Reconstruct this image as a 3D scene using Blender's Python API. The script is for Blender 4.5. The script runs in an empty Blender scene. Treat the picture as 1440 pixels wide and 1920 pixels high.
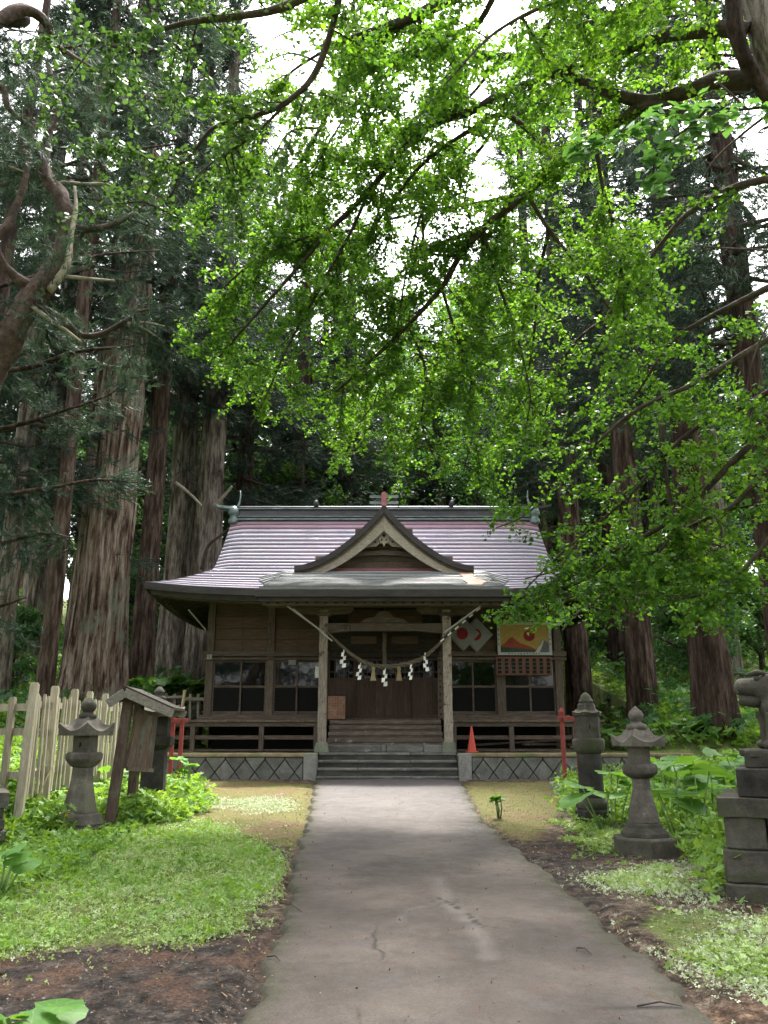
import bpy, bmesh, math, random
import numpy as np
from mathutils import Vector, Matrix, noise

# ------------------------------------------------------------------ camera, sky, sun, exposure
random.seed(7)
RNG = np.random.default_rng(11)
scene = bpy.context.scene
COL = scene.collection
FPX, TH, EYE = 1550.0, math.radians(15.05), 1.55
CT, ST = math.cos(TH), math.sin(TH)

cd = bpy.data.cameras.new('camera')
cam = bpy.data.objects.new('camera', cd)
COL.objects.link(cam)
cam.location = (0, 0, EYE)
cam.rotation_euler = (math.pi / 2 + TH, 0, 0)
cd.sensor_fit = 'VERTICAL'
cd.sensor_height = 36.0
cd.lens = FPX / 1920 * 36
cd.clip_start = 0.05
cd.clip_end = 600
scene.camera = cam

SUN_EL, SUN_AZ = math.radians(66), math.radians(18)      # azimuth measured from +Y towards +X
world = bpy.data.worlds.new('World')
scene.world = world
world.use_nodes = True
wn = world.node_tree
wn.nodes.clear()
sky = wn.nodes.new('ShaderNodeTexSky')
sky.sky_type = 'NISHITA'
sky.sun_disc = False
sky.sun_elevation = SUN_EL
sky.sun_rotation = SUN_AZ
sky.dust_density = 4.0
sky.air_density = 1.0
hs = wn.nodes.new('ShaderNodeHueSaturation')               # thin overcast: the blue is mostly gone
hs.inputs['Saturation'].default_value = 0.12
hs.inputs['Value'].default_value = 1.0
bg = wn.nodes.new('ShaderNodeBackground')
bg.inputs['Strength'].default_value = 0.15
wo = wn.nodes.new('ShaderNodeOutputWorld')
wn.links.new(sky.outputs[0], hs.inputs['Color'])
wn.links.new(hs.outputs[0], bg.inputs['Color'])
wn.links.new(bg.outputs[0], wo.inputs['Surface'])

sd = bpy.data.lights.new('sun', 'SUN')
sd.energy = 2.0
sd.angle = math.radians(8)
sd.color = (1.0, 0.95, 0.86)
sun = bpy.data.objects.new('sun', sd)
COL.objects.link(sun)
sdir = Vector((math.sin(SUN_AZ) * math.cos(SUN_EL), math.cos(SUN_AZ) * math.cos(SUN_EL), math.sin(SUN_EL)))
sun.rotation_euler = sdir.to_track_quat('Z', 'Y').to_euler()
sun.location = (0, 0, 60)

scene.view_settings.view_transform = 'Standard'
scene.view_settings.look = 'None'
scene.view_settings.gamma = 1.0
scene.view_settings.use_curve_mapping = False
scene.view_settings.exposure = 2.75
scene.cycles.max_bounces = 8
scene.cycles.diffuse_bounces = 4
scene.cycles.glossy_bounces = 3
scene.cycles.transmission_bounces = 4
scene.cycles.transparent_max_bounces = 6
scene.cycles.sample_clamp_indirect = 4.0
scene.cycles.caustics_reflective = False
scene.cycles.caustics_refractive = False
scene.cycles.use_denoising = True


# ------------------------------------------------------------------ helpers
def pos(px, py, Y):
    """World point at depth Y seen at measured picture coordinates (1440x1920)."""
    xr, v = (px - 720) / FPX, (960 - py) / FPX
    t = Y / (CT - v * ST)
    return Vector((xr * t, Y, EYE + t * (ST + v * CT)))


def proj(p):
    x, y, z = p[0], p[1], p[2] - EYE
    d = y * CT + z * ST
    u = -y * ST + z * CT
    if d < 0.05:
        return (-9999, -9999)
    return (720 + FPX * x / d, 960 - FPX * u / d)


def smooth(a, b, x):
    t = np.clip((x - a) / (b - a), 0, 1)
    return t * t * (3 - 2 * t)


def terrain(x, y):
    x = np.asarray(x, float)
    y = np.asarray(y, float)
    base = 0.027 * np.minimum(y, 20)
    ys = y - 20
    hill = 0.54 + 0.58 * smooth(19.0, 21.5, y) + 0.24 * np.clip(ys, 0, 50) + 0.10 * np.clip(ys - 50, 0, 80)
    hill = hill + 0.25 * np.sin(x * 0.31 + 1.0) * smooth(22, 30, y) + 0.12 * np.sin(x * 0.9 + y * 0.6) * smooth(21, 26, y)
    dx = np.abs(x) - 6.3
    dy = y - 30.2
    dist = np.maximum(dx, dy)
    k = smooth(0.1, 1.6, dist)
    plat = 1.10
    yard = plat + (hill - plat) * k
    stair = (x > -1.72) & (x < 1.88)
    w = np.where(stair, smooth(21.05, 21.2, y), smooth(20.08, 20.24, y))
    inwall = (x > -5.55) & (x < 7.3)
    z_yard = base + (np.maximum(yard, plat) - base) * w
    z_out = np.where(y < 19, base, np.maximum(base, hill))
    z = np.where(inwall, z_yard, z_out)
    z = np.where(y > 21.3, np.where(inwall, np.maximum(yard, plat), np.where(x < -5.55, plat + (hill - plat) * smooth(0.0, 1.0, dist + .6), hill)), z)
    side = 0.10 * np.clip(np.abs(x) - 5.2, 0, 30) * smooth(30, 12, y)
    bank = .40 * smooth(-.1, .75, -4.25 - (y - 10.6) * .15 - x) * smooth(6.5, 9.5, y) * smooth(20.5, 18.5, y)
    return z + side + bank


def gz(x, y):
    return float(terrain(x, y))


def ground(px, py):
    """World point of the ground seen at a picture position."""
    xr, v = (px - 720) / FPX, (960 - py) / FPX
    a, b = CT - v * ST, ST + v * CT
    Y = 3.0
    last = Y
    while Y < 60:
        t = Y / a
        if EYE + t * b < gz(xr * t, Y):
            break
        last = Y
        Y += 0.05
    t = last / a
    return Vector((xr * t, last, gz(xr * t, last)))


def tag(o, label=None, cat=None, group=None, kind=None):
    if label: o['label'] = label
    if cat: o['category'] = cat
    if group: o['group'] = group
    if kind: o['kind'] = kind
    return o


def empty(name, loc, label=None, cat=None, group=None, rz=0.0):
    o = bpy.data.objects.new(name, None)
    o.empty_display_size = 0.2
    COL.objects.link(o)
    o.location = loc
    o.rotation_euler = (0, 0, rz)
    return tag(o, label, cat, group)


def link(name, me, parent=None, loc=None, rot=None, scale=None):
    o = bpy.data.objects.new(name, me)
    COL.objects.link(o)
    if parent is not None: o.parent = parent
    if loc is not None: o.location = loc
    if rot is not None: o.rotation_euler = rot
    if scale is not None: o.scale = scale
    return o


def origin_of(p):
    v = Vector((0, 0, 0))
    while p is not None:
        v += Vector(p.location)
        p = p.parent
    return v


class MB:
    def __init__(s):
        s.v, s.f = [], []

    def quad(s, a, b, c, d):
        n = len(s.v); s.v += [tuple(a), tuple(b), tuple(c), tuple(d)]; s.f.append((n, n + 1, n + 2, n + 3)); return s

    def box(s, x0, x1, y0, y1, z0, z1, M=None):
        n = len(s.v)
        c = [(x0, y0, z0), (x1, y0, z0), (x1, y1, z0), (x0, y1, z0), (x0, y0, z1), (x1, y0, z1), (x1, y1, z1), (x0, y1, z1)]
        if M is not None: c = [tuple(M @ Vector(p)) for p in c]
        s.v += c
        s.f += [tuple(n + i for i in f) for f in ((0, 3, 2, 1), (4, 5, 6, 7), (0, 1, 5, 4), (1, 2, 6, 5), (2, 3, 7, 6), (3, 0, 4, 7))]
        return s

    def bar(s, a, b, w, h=None, up=(0, 0, 1)):
        """Square bar from a to b."""
        a, b = Vector(a), Vector(b)
        h = h or w
        d = (b - a).normalized()
        u = Vector(up)
        if abs(d.dot(u)) > 0.98: u = Vector((0, 1, 0))
        r = d.cross(u).normalized(); u = r.cross(d).normalized()
        n = len(s.v)
        for p in (a, b):
            for i, j in ((-1, -1), (1, -1), (1, 1), (-1, 1)):
                s.v.append(tuple(p + r * (i * w / 2) + u * (j * h / 2)))
        s.f += [(n, n + 3, n + 2, n + 1), (n + 4, n + 5, n + 6, n + 7)] + [(n + i, n + (i + 1) % 4, n + 4 + (i + 1) % 4, n + 4 + i) for i in range(4)]
        return s

    def tube(s, pts, radii, seg=8, bumpy=0.0, cap=True):
        pts = [Vector(p) for p in pts]
        if not isinstance(radii, (list, tuple)): radii = [radii] * len(pts)
        n0 = len(s.v)
        ref = Vector((0.13, 0.21, 1)).normalized()
        N = None
        for i, p in enumerate(pts):
            d = (pts[min(i + 1, len(pts) - 1)] - pts[max(i - 1, 0)]).normalized()
            if N is None:
                N = d.cross(ref)
                if N.length < 0.1: N = d.cross(Vector((1, 0, 0)))
            N = (N - d * N.dot(d)).normalized()
            B = d.cross(N)
            for k in range(seg):
                a = 2 * math.pi * k / seg
                r = radii[i]
                if bumpy: r *= 1 + bumpy * (noise.noise(p * 2.3 + Vector((math.cos(a), math.sin(a), 0)) * 1.3) + .5 * noise.noise(p * 6 + Vector((math.cos(a), math.sin(a), 3)) * 3))
                s.v.append(tuple(p + (N * math.cos(a) + B * math.sin(a)) * r))
        for i in range(len(pts) - 1):
            for k in range(seg):
                a = n0 + i * seg + k; b = n0 + i * seg + (k + 1) % seg
                s.f.append((a, b, b + seg, a + seg))
        if cap:
            s.f.append(tuple(n0 + k for k in reversed(range(seg))))
            e = n0 + (len(pts) - 1) * seg
            s.f.append(tuple(e + k for k in range(seg)))
        return s

    def lathe(s, prof, seg=6, c=(0, 0, 0), rot=0.0):
        n0 = len(s.v)
        for r, z in prof:
            for k in range(seg):
                a = rot + 2 * math.pi * k / seg
                s.v.append((c[0] + r * math.cos(a), c[1] + r * math.sin(a), c[2] + z))
        for i in range(len(prof) - 1):
            for k in range(seg):
                a = n0 + i * seg + k; b = n0 + i * seg + (k + 1) % seg
                s.f.append((a, b, b + seg, a + seg))
        s.f.append(tuple(n0 + k for k in reversed(range(seg))))
        e = n0 + (len(prof) - 1) * seg
        s.f.append(tuple(e + k for k in range(seg)))
        return s

    def grid(s, rows):
        n0 = len(s.v); w = len(rows[0])
        for r in rows: s.v += [tuple(p) for p in r]
        for i in range(len(rows) - 1):
            for j in range(w - 1):
                a = n0 + i * w + j
                s.f.append((a, a + 1, a + w + 1, a + w))
        return s

    def prism(s, poly, y0, y1):
        """Polygon in x,z extruded from y0 to y1."""
        n = len(s.v); m = len(poly)
        for y in (y0, y1): s.v += [(p[0], y, p[1]) for p in poly]
        s.f.append(tuple(range(n, n + m))); s.f.append(tuple(reversed(range(n + m, n + 2 * m))))
        for i in range(m):
            j = (i + 1) % m
            s.f.append((n + i, n + m + i, n + m + j, n + j))
        return s

    def mesh(s, name, mat=None, off=None, flat=True):
        me = bpy.data.meshes.new(name)
        v = s.v if off is None else [(a[0] - off[0], a[1] - off[1], a[2] - off[2]) for a in s.v]
        me.from_pydata(v, [], s.f)
        me.update()
        if not flat:
            me.polygons.foreach_set('use_smooth', [True] * len(me.polygons))
        if mat: me.materials.append(mat)
        return me

    def build(s, name, mat, parent=None, bevel=0.0, flat=True, seg=1, world=True):
        """Vertices are in world coordinates unless world is False."""
        off = origin_of(parent) if (parent is not None and world) else None
        o = link(name, s.mesh(name, mat, off, flat), parent)
        if bevel:
            m = o.modifiers.new('bevel', 'BEVEL'); m.width = bevel; m.segments = seg; m.limit_method = 'ANGLE'; m.angle_limit = math.radians(35)
        return o


def roughen(mb, amp, freq=6.0, amp2=0.0, freq2=25.0):
    out = []
    for p in mb.v:
        q = Vector(p)
        n = noise.noise_vector(q * freq) * amp
        if amp2: n += noise.noise_vector(q * freq2) * amp2
        out.append(tuple(q + n))
    mb.v = out
    return mb


def np_mesh(name, verts, faces_n, idx, mat, smooth_=False):
    """verts (n,3), idx flat loop indices, faces_n vertices per face (uniform)."""
    me = bpy.data.meshes.new(name)
    nf = len(idx) // faces_n
    me.vertices.add(len(verts)); me.vertices.foreach_set('co', np.asarray(verts, np.float32).ravel())
    me.loops.add(len(idx)); me.loops.foreach_set('vertex_index', np.asarray(idx, np.int32))
    me.polygons.add(nf)
    me.polygons.foreach_set('loop_start', np.arange(nf, dtype=np.int32) * faces_n)
    me.polygons.foreach_set('loop_total', np.full(nf, faces_n, np.int32))
    if smooth_: me.polygons.foreach_set('use_smooth', np.ones(nf, bool))
    me.update(calc_edges=True)
    if mat: me.materials.append(mat)
    return me


def norm(a):
    return a / np.maximum(np.linalg.norm(a, axis=1, keepdims=True), 1e-9)


def scatter(name, tv, tf, C, X, N, S, mat):
    """Copies of a small template (tv verts, tf faces of equal size) into one mesh. X: local x axis, N: local z axis, S: sizes."""
    C, X, N = np.asarray(C, float), norm(np.asarray(X, float)), np.asarray(N, float)
    N = norm(N - X * np.sum(X * N, axis=1, keepdims=True))
    Y = np.cross(N, X)
    S = np.asarray(S, float)
    S = S[:, None] if S.ndim == 1 else S
    tv = np.asarray(tv, float)
    V = C[:, None, :] + S[:, None, :] * (tv[None, :, 0:1] * X[:, None, :] + tv[None, :, 1:2] * Y[:, None, :] + tv[None, :, 2:3] * N[:, None, :])
    tf = np.asarray(tf, np.int64)
    k = len(tv)
    idx = (np.arange(len(C))[:, None, None] * k + tf[None]).ravel()
    return np_mesh(name, V.reshape(-1, 3), tf.shape[1], idx, mat)


def rnd_unit(n):
    return norm(RNG.normal(size=(n, 3)))


# ------------------------------------------------------------------ materials
def nodes_of(name):
    m = bpy.data.materials.new(name)
    m.use_nodes = True
    nt = m.node_tree
    nt.nodes.clear()
    out = nt.nodes.new('ShaderNodeOutputMaterial')
    return m, nt, out


def N(nt, t, **kw):
    n = nt.nodes.new(t)
    for k, v in kw.items():
        if hasattr(n, k): setattr(n, k, v)
    return n


def setin(n, **kw):
    for k, v in kw.items():
        n.inputs[k.replace('_', ' ')].default_value = v
    return n


def ramp(nt, fac, cols, interp='LINEAR'):
    r = nt.nodes.new('ShaderNodeValToRGB')
    cr = r.color_ramp
    cr.interpolation = interp
    while len(cr.elements) < len(cols): cr.elements.new(0.5)
    for e, (p, c) in zip(cr.elements, cols):
        e.position = p
        e.color = (c[0], c[1], c[2], 1)
    nt.links.new(fac, r.inputs[0])
    return r.outputs[0]


def coords(nt, stretch=(1, 1, 1), rnd=True):
    tc = nt.nodes.new('ShaderNodeTexCoord')
    mp = nt.nodes.new('ShaderNodeMapping')
    mp.inputs['Scale'].default_value = stretch
    nt.links.new(tc.outputs['Object'], mp.inputs[0])
    if rnd:
        oi = nt.nodes.new('ShaderNodeObjectInfo')
        mul = N(nt, 'ShaderNodeMath', operation='MULTIPLY'); mul.inputs[1].default_value = 37.0
        nt.links.new(oi.outputs['Random'], mul.inputs[0])
        nt.links.new(mul.outputs[0], mp.inputs['Location'])
    return mp.outputs[0]


def tex(nt, co, scale, detail=5, rough=0.6, dist=0.0):
    t = nt.nodes.new('ShaderNodeTexNoise')
    t.inputs['Scale'].default_value = scale
    t.inputs['Detail'].default_value = detail
    t.inputs['Roughness'].default_value = rough
    t.inputs['Distortion'].default_value = dist
    nt.links.new(co, t.inputs['Vector'])
    return t.outputs['Fac']


def mixc(nt, fac, a, b, blend='MIX'):
    m = N(nt, 'ShaderNodeMix', data_type='RGBA', blend_type=blend)
    if isinstance(fac, float): m.inputs[0].default_value = fac
    else: nt.links.new(fac, m.inputs[0])
    for i, c in ((6, a), (7, b)):
        if isinstance(c, tuple): m.inputs[i].default_value = (*c, 1)
        else: nt.links.new(c, m.inputs[i])
    return m.outputs[2]


def mapr(nt, val, a, b, c=0.0, d=1.0):
    m = nt.nodes.new('ShaderNodeMapRange')
    for i, v in enumerate((a, b, c, d)): m.inputs[i + 1].default_value = v
    nt.links.new(val, m.inputs[0])
    return m.outputs[0]


def surf(name, cols, scale=4, stretch=(1, 1, 1), fine=30, rough=0.8, bump=0.3, bdist=0.01, spec=0.25, metal=0.0,
         patch=None, patch_scale=1.5, patch_lo=0.52, patch_hi=0.62, rnd=True, tint=0.25, sharp=1.0):
    """Weathered surface: big variation through a ramp, fine grain, relief, optional second colour in patches."""
    m, nt, out = nodes_of(name)
    co = coords(nt, stretch, rnd)
    a = tex(nt, co, scale, 6, 0.65)
    n = len(cols)
    c = ramp(nt, a, [(0.5 - .22 * sharp + 0.44 * sharp * i / max(n - 1, 1), cols[i]) for i in range(n)])
    b = tex(nt, co, fine, 4, 0.7)
    g = ramp(nt, b, [(0.3, (1 - tint, 1 - tint, 1 - tint)), (0.7, (1 + tint * .6,) * 3)])
    c = mixc(nt, 1.0, c, g, 'MULTIPLY')
    if patch:
        co2 = coords(nt, (1, 1, 1), rnd)
        p = tex(nt, co2, patch_scale, 7, 0.7)
        c = mixc(nt, mapr(nt, p, patch_lo, patch_hi), c, patch)
    if rnd:
        oi = nt.nodes.new('ShaderNodeObjectInfo')
        v = mapr(nt, oi.outputs['Random'], 0, 1, 0.82, 1.15)
        hv = nt.nodes.new('ShaderNodeHueSaturation')
        nt.links.new(v, hv.inputs['Value']); nt.links.new(c, hv.inputs['Color'])
        c = hv.outputs[0]
    bs = nt.nodes.new('ShaderNodeBsdfPrincipled')
    nt.links.new(c, bs.inputs['Base Color'])
    bs.inputs['Roughness'].default_value = rough
    bs.inputs['Metallic'].default_value = metal
    bs.inputs['Specular IOR Level'].default_value = spec
    if bump:
        h = N(nt, 'ShaderNodeMath', operation='ADD')
        nt.links.new(a, h.inputs[0]); nt.links.new(b, h.inputs[1])
        bp = nt.nodes.new('ShaderNodeBump')
        bp.inputs['Strength'].default_value = bump
        bp.inputs['Distance'].default_value = bdist
        nt.links.new(h.outputs[0], bp.inputs['Height'])
        nt.links.new(bp.outputs[0], bs.inputs['Normal'])
    nt.links.new(bs.outputs[0], out.inputs[0])
    return m


def leafmat(name, cols, trans=0.45, rough=0.5, big=0.35, spec=0.3, tint=None, veins=0):
    """Leaf: colour differs per leaf and per bough, light shines through."""
    m, nt, out = nodes_of(name)
    ge = nt.nodes.new('ShaderNodeNewGeometry')
    tc = nt.nodes.new('ShaderNodeTexCoord')
    t = tex(nt, tc.outputs['Object'], big, 3, 0.6)
    mx = N(nt, 'ShaderNodeMath', operation='MULTIPLY_ADD')
    nt.links.new(ge.outputs['Random Per Island'], mx.inputs[0]); mx.inputs[1].default_value = 0.5
    s2 = mapr(nt, t, 0.3, 0.7, 0.0, 0.5)
    nt.links.new(s2, mx.inputs[2])
    n = len(cols)
    c = ramp(nt, mx.outputs[0], [(0.08 + 0.84 * i / max(n - 1, 1), cols[i]) for i in range(n)])
    if veins:
        sx = nt.nodes.new('ShaderNodeSeparateXYZ'); nt.links.new(tc.outputs['Object'], sx.inputs[0])
        at_ = N(nt, 'ShaderNodeMath', operation='ARCTAN2'); nt.links.new(sx.outputs[1], at_.inputs[0]); nt.links.new(sx.outputs[0], at_.inputs[1])
        wob = tex(nt, tc.outputs['Object'], 3.0, 3)
        ad_ = N(nt, 'ShaderNodeMath', operation='MULTIPLY_ADD'); nt.links.new(wob, ad_.inputs[0]); ad_.inputs[1].default_value = .5; nt.links.new(at_.outputs[0], ad_.inputs[2])
        mu_ = N(nt, 'ShaderNodeMath', operation='MULTIPLY'); nt.links.new(ad_.outputs[0], mu_.inputs[0]); mu_.inputs[1].default_value = veins / 2
        si_ = N(nt, 'ShaderNodeMath', operation='SINE'); nt.links.new(mu_.outputs[0], si_.inputs[0])
        ab_ = N(nt, 'ShaderNodeMath', operation='ABSOLUTE'); nt.links.new(si_.outputs[0], ab_.inputs[0])
        c = mixc(nt, mapr(nt, ab_.outputs[0], .0, .28, .55, 0), c, (.24, .36, .14))
        c = mixc(nt, mapr(nt, tex(nt, tc.outputs['Object'], 5.0, 6, .75), .62, .68, 0, .8), c, (.13, .10, .05))
    bs = nt.nodes.new('ShaderNodeBsdfPrincipled')
    nt.links.new(c, bs.inputs['Base Color'])
    bs.inputs['Roughness'].default_value = rough
    bs.inputs['Specular IOR Level'].default_value = spec
    tr = nt.nodes.new('ShaderNodeBsdfTranslucent')
    c2 = mixc(nt, 1.0, c, tint or (1.5, 1.35, 0.5), 'MULTIPLY')
    nt.links.new(c2, tr.inputs['Color'])
    ms = nt.nodes.new('ShaderNodeMixShader')
    ms.inputs[0].default_value = trans
    nt.links.new(bs.outputs[0], ms.inputs[1]); nt.links.new(tr.outputs[0], ms.inputs[2])
    nt.links.new(ms.outputs[0], out.inputs[0])
    return m


M = {}
M['wood_x'] = surf('weathered wood horizontal', [(.045, .034, .026), (.095, .072, .055), (.16, .13, .105)], 3, (1.2, 14, 14), 12, .75, .5, .008)
M['wood_z'] = surf('weathered wood upright', [(.045, .034, .026), (.095, .072, .055), (.16, .13, .105)], 3, (14, 14, 1.2), 12, .75, .5, .008)
M['wood_y'] = surf('weathered wood lengthwise', [(.07, .052, .040), (.13, .10, .075), (.20, .165, .13)], 3, (14, 1.2, 14), 12, .75, .5, .008)
M['wall_wood'] = surf('brown wall boards', [(.045, .027, .017), (.082, .052, .035), (.125, .084, .060)], 2.5, (1.0, 16, 16), 10, .7, .4, .006)
M['door_wood'] = surf('red brown door boards', [(.030, .017, .013), (.055, .032, .024), (.085, .053, .040)], 2.5, (12, 12, .9), 10, .6, .35, .005)
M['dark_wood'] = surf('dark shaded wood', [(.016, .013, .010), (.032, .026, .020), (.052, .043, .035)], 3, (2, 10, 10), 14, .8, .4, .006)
M['porch_post'] = surf('flaking grey post wood', [(.13, .10, .08), (.27, .23, .19), (.40, .36, .31)], 4, (12, 12, 1.6), 9, .8, .8, .012,
                       patch=(.10, .062, .045), patch_scale=5, patch_lo=.56, patch_hi=.6)
M['pale_wood'] = surf('pale carved wood', [(.22, .18, .145), (.32, .275, .225), (.42, .37, .31)], 4, (3, 8, 8), 16, .8, .4, .006)
M['fence_wood'] = surf('sun bleached fence wood', [(.24, .21, .155), (.34, .305, .225), (.42, .39, .30)], 3, (10, 10, 1.2), 9, .8, .5, .006,
                       patch=(.26, .27, .17), patch_scale=3, patch_lo=.58, patch_hi=.7)
M['sign_wood'] = surf('stained notice board wood', [(.05, .034, .025), (.095, .065, .047), (.15, .108, .08)], 3, (8, 8, 1.4), 10, .7, .4, .006,
                      patch=(.13, .13, .11), patch_scale=2.5)
M['roof'] = surf('weathered roof metal', [(.27, .25, .315), (.35, .325, .395), (.42, .385, .45)], 1.2, (1, 1.6, 1.6), 9, .75, .08, .003, spec=.2, metal=0,
                 patch=(.38, .28, .34), patch_scale=.6, patch_lo=.5, patch_hi=.75, tint=.12)
M['roof_top'] = surf('rose tinted roof metal', [(.28, .19, .235), (.34, .225, .28), (.37, .28, .325)], 1.2, (1, 2, 2), 9, .75, .08, .003, spec=.2, metal=0, tint=.12)
M['roof_red'] = surf('old red roof paint', [(.30, .10, .12), (.38, .14, .16), (.42, .2, .22)], 2, (1, 3, 3), 12, .5, .2, .004)
M['roof_porch'] = surf('grey porch roof metal', [(.20, .21, .22), (.28, .29, .30), (.36, .36, .37)], 1.5, (1, 2, 2), 12, .45, .25, .006, spec=.5, metal=.2,
                       patch=(.25, .18, .14), patch_scale=.8, patch_lo=.56, patch_hi=.75, tint=.15)
M['rust'] = surf('rusty roof sheet', [(.17, .075, .045), (.23, .15, .11), (.27, .25, .24)], 6, (1, 1, 1), 20, .8, .3, .004)
M['verdigris'] = surf('verdigris copper', [(.08, .12, .12), (.16, .215, .21), (.34, .41, .40)], 3, (1, 4, 4), 14, .45, .2, .004, spec=.4, metal=.2)
M['ridge_dark'] = surf('dark ridge metal', [(.03, .03, .035), (.055, .05, .06), (.10, .09, .11)], 2, (1, 3, 3), 14, .4, .2, .004, spec=.5)
M['eave_dark'] = surf('dark eave metal', [(.028, .025, .026), (.05, .044, .044), (.075, .066, .064)], 2, (1, 3, 3), 14, .6, .2, .004)
M['stone_dark'] = surf('dark mossy stone', [(.035, .032, .026), (.062, .057, .047), (.10, .093, .078)], 5, (1, 1, 1), 34, .9, .7, .012,
                       patch=(.045, .052, .026), patch_scale=2.2, patch_lo=.5, patch_hi=.66)
M['stone_mid'] = surf('grey brown stone', [(.06, .053, .043), (.11, .099, .083), (.20, .185, .155)], 5, (1, 1, 1), 34, .9, .6, .012,
                      patch=(.075, .08, .045), patch_scale=2.5, patch_lo=.55, patch_hi=.7)
M['stone_black'] = surf('blackened stone', [(.018, .017, .015), (.033, .031, .027), (.06, .056, .05)], 5, (1, 1, 1), 34, .85, .6, .012,
                        patch=(.035, .038, .024), patch_scale=2.5, patch_lo=.55, patch_hi=.7)
M['wall_block'] = surf('retaining wall block', [(.085, .088, .078), (.13, .133, .12), (.19, .19, .175)], 4, (1, 1, 1), 30, .9, .5, .01,
                       patch=(.22, .24, .235), patch_scale=1.3, patch_lo=.62, patch_hi=.7)
M['mortar'] = surf('dark joint', [(.02, .02, .017), (.035, .034, .028)], 8, bump=0)
M['concrete'] = surf('pale old concrete', [(.14, .14, .13), (.21, .21, .196), (.28, .28, .262)], 4, (1, 1, 1), 26, .9, .5, .01,
                     patch=(.16, .165, .13), patch_scale=2, patch_lo=.55, patch_hi=.7)
M['step'] = surf('stained concrete step', [(.08, .078, .07), (.14, .137, .125), (.24, .235, .215)], 2.5, (1, 4, 4), 18, .9, .6, .012,
                 patch=(.34, .345, .33), patch_scale=2.0, patch_lo=.60, patch_hi=.66)
M['step_dark'] = surf('darker step riser', [(.035, .035, .032), (.06, .059, .054), (.10, .097, .088)], 2.5, (1, 3, 3), 18, .9, .6, .012)  # risers darker than the step slabs
M['step_wood'] = surf('worn upper step', [(.08, .062, .048), (.14, .11, .09), (.22, .185, .155)], 3, (1.2, 10, 10), 14, .85, .8, .015,
                      patch=(.33, .31, .28), patch_scale=3.0, patch_lo=.62, patch_hi=.66)
M['coping'] = surf('moss brown coping', [(.13, .10, .06), (.20, .16, .09), (.27, .22, .15)], 4, (1, 1, 1), 30, .95, .8, .015, patch=(.14, .16, .06), patch_scale=1.5)
M['mossy_stone'] = surf('green post base', [(.10, .115, .08), (.15, .165, .12), (.20, .21, .16)], 4, bump=.4)
M['red_paint'] = surf('faded red paint', [(.15, .025, .024), (.21, .036, .034), (.26, .07, .06)], 5, (4, 4, 1), 18, .65, .3, .004)
M['cone'] = surf('orange red plastic', [(.45, .045, .025), (.52, .065, .035)], 3, bump=.05, rough=.45, spec=.4)
M['white'] = surf('white paper', [(.72, .72, .70), (.82, .82, .80)], 6, bump=.05, rough=.8, tint=.05)
M['cloth_white'] = surf('grey white cloth', [(.15, .15, .145), (.21, .21, .205)], 3, bump=.1, rough=.9, tint=.08)
M['disc_red'] = surf('dull red print', [(.17, .015, .02), (.21, .02, .025)], 4, bump=0, rough=.8)
M['rope'] = surf('old straw rope', [(.07, .058, .04), (.13, .108, .075), (.19, .165, .12)], 10, (6, 1, 6), 40, .95, .8, .01)
M['tassel'] = surf('straw tassel', [(.16, .12, .06), (.26, .20, .11), (.32, .26, .16)], 8, (14, 14, 1), 40, .95, .8, .008)
M['metal_pipe'] = surf('pale pipe', [(.36, .35, .33), (.5, .49, .47)], 5, bump=.1, rough=.45, spec=.5)
M['black'] = surf('black paint', [(.012, .012, .012), (.02, .02, .02)], 5, bump=0, rough=.6)
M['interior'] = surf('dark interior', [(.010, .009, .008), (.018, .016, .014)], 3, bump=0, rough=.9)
M['yellow'] = surf('faded yellow print', [(.30, .205, .05), (.38, .27, .08)], 4, bump=0, rough=.75)
M['hillred'] = surf('faded red print', [(.27, .045, .03), (.34, .08, .045)], 4, bump=0, rough=.75)
M['darkgreen'] = surf('dark green print', [(.03, .05, .035), (.05, .07, .05)], 6, bump=0, rough=.75)
M['frame_white'] = surf('aged white frame', [(.30, .295, .27), (.38, .375, .35)], 4, bump=.1, rough=.7)
M['plaque'] = surf('red brown plaque', [(.14, .055, .035), (.20, .085, .055)], 5, bump=.2, rough=.6)
M['orange_board'] = surf('orange brown board', [(.16, .07, .04), (.24, .12, .07), (.28, .18, .12)], 6, bump=.3, rough=.35, spec=.5)
M['bamboo'] = surf('dry bamboo', [(.42, .34, .17), (.56, .47, .27)], 5, (8, 8, 1), 20, .6, .2, .004)
M['bronze'] = surf('old brass', [(.16, .12, .06), (.26, .2, .1)], 5, bump=.1, rough=.4, metal=.8)
M['board_grey'] = surf('grey roof board', [(.10, .09, .078), (.17, .155, .135), (.24, .22, .19)], 3, (10, 1.2, 10), 12, .8, .5, .006)


def glass(name, col, rough, spec):
    m, nt, out = nodes_of(name)
    bs = nt.nodes.new('ShaderNodeBsdfPrincipled')
    bs.inputs['Base Color'].default_value = (*col, 1)
    bs.inputs['Roughness'].default_value = rough
    bs.inputs['Specular IOR Level'].default_value = spec
    co = coords(nt, (1, 1, 1))
    b = nt.nodes.new('ShaderNodeBump'); b.inputs['Strength'].default_value = .08; b.inputs['Distance'].default_value = .02
    nt.links.new(tex(nt, co, 2.0, 2), b.inputs['Height'])
    nt.links.new(b.outputs[0], bs.inputs['Normal'])
    nt.links.new(bs.outputs[0], out.inputs[0])
    return m


M['glass'] = glass('dark window glass', (.004, .005, .005), .03, .45)
M['screen'] = glass('dark lower panel', (.007, .007, .007), .6, .08)


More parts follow.
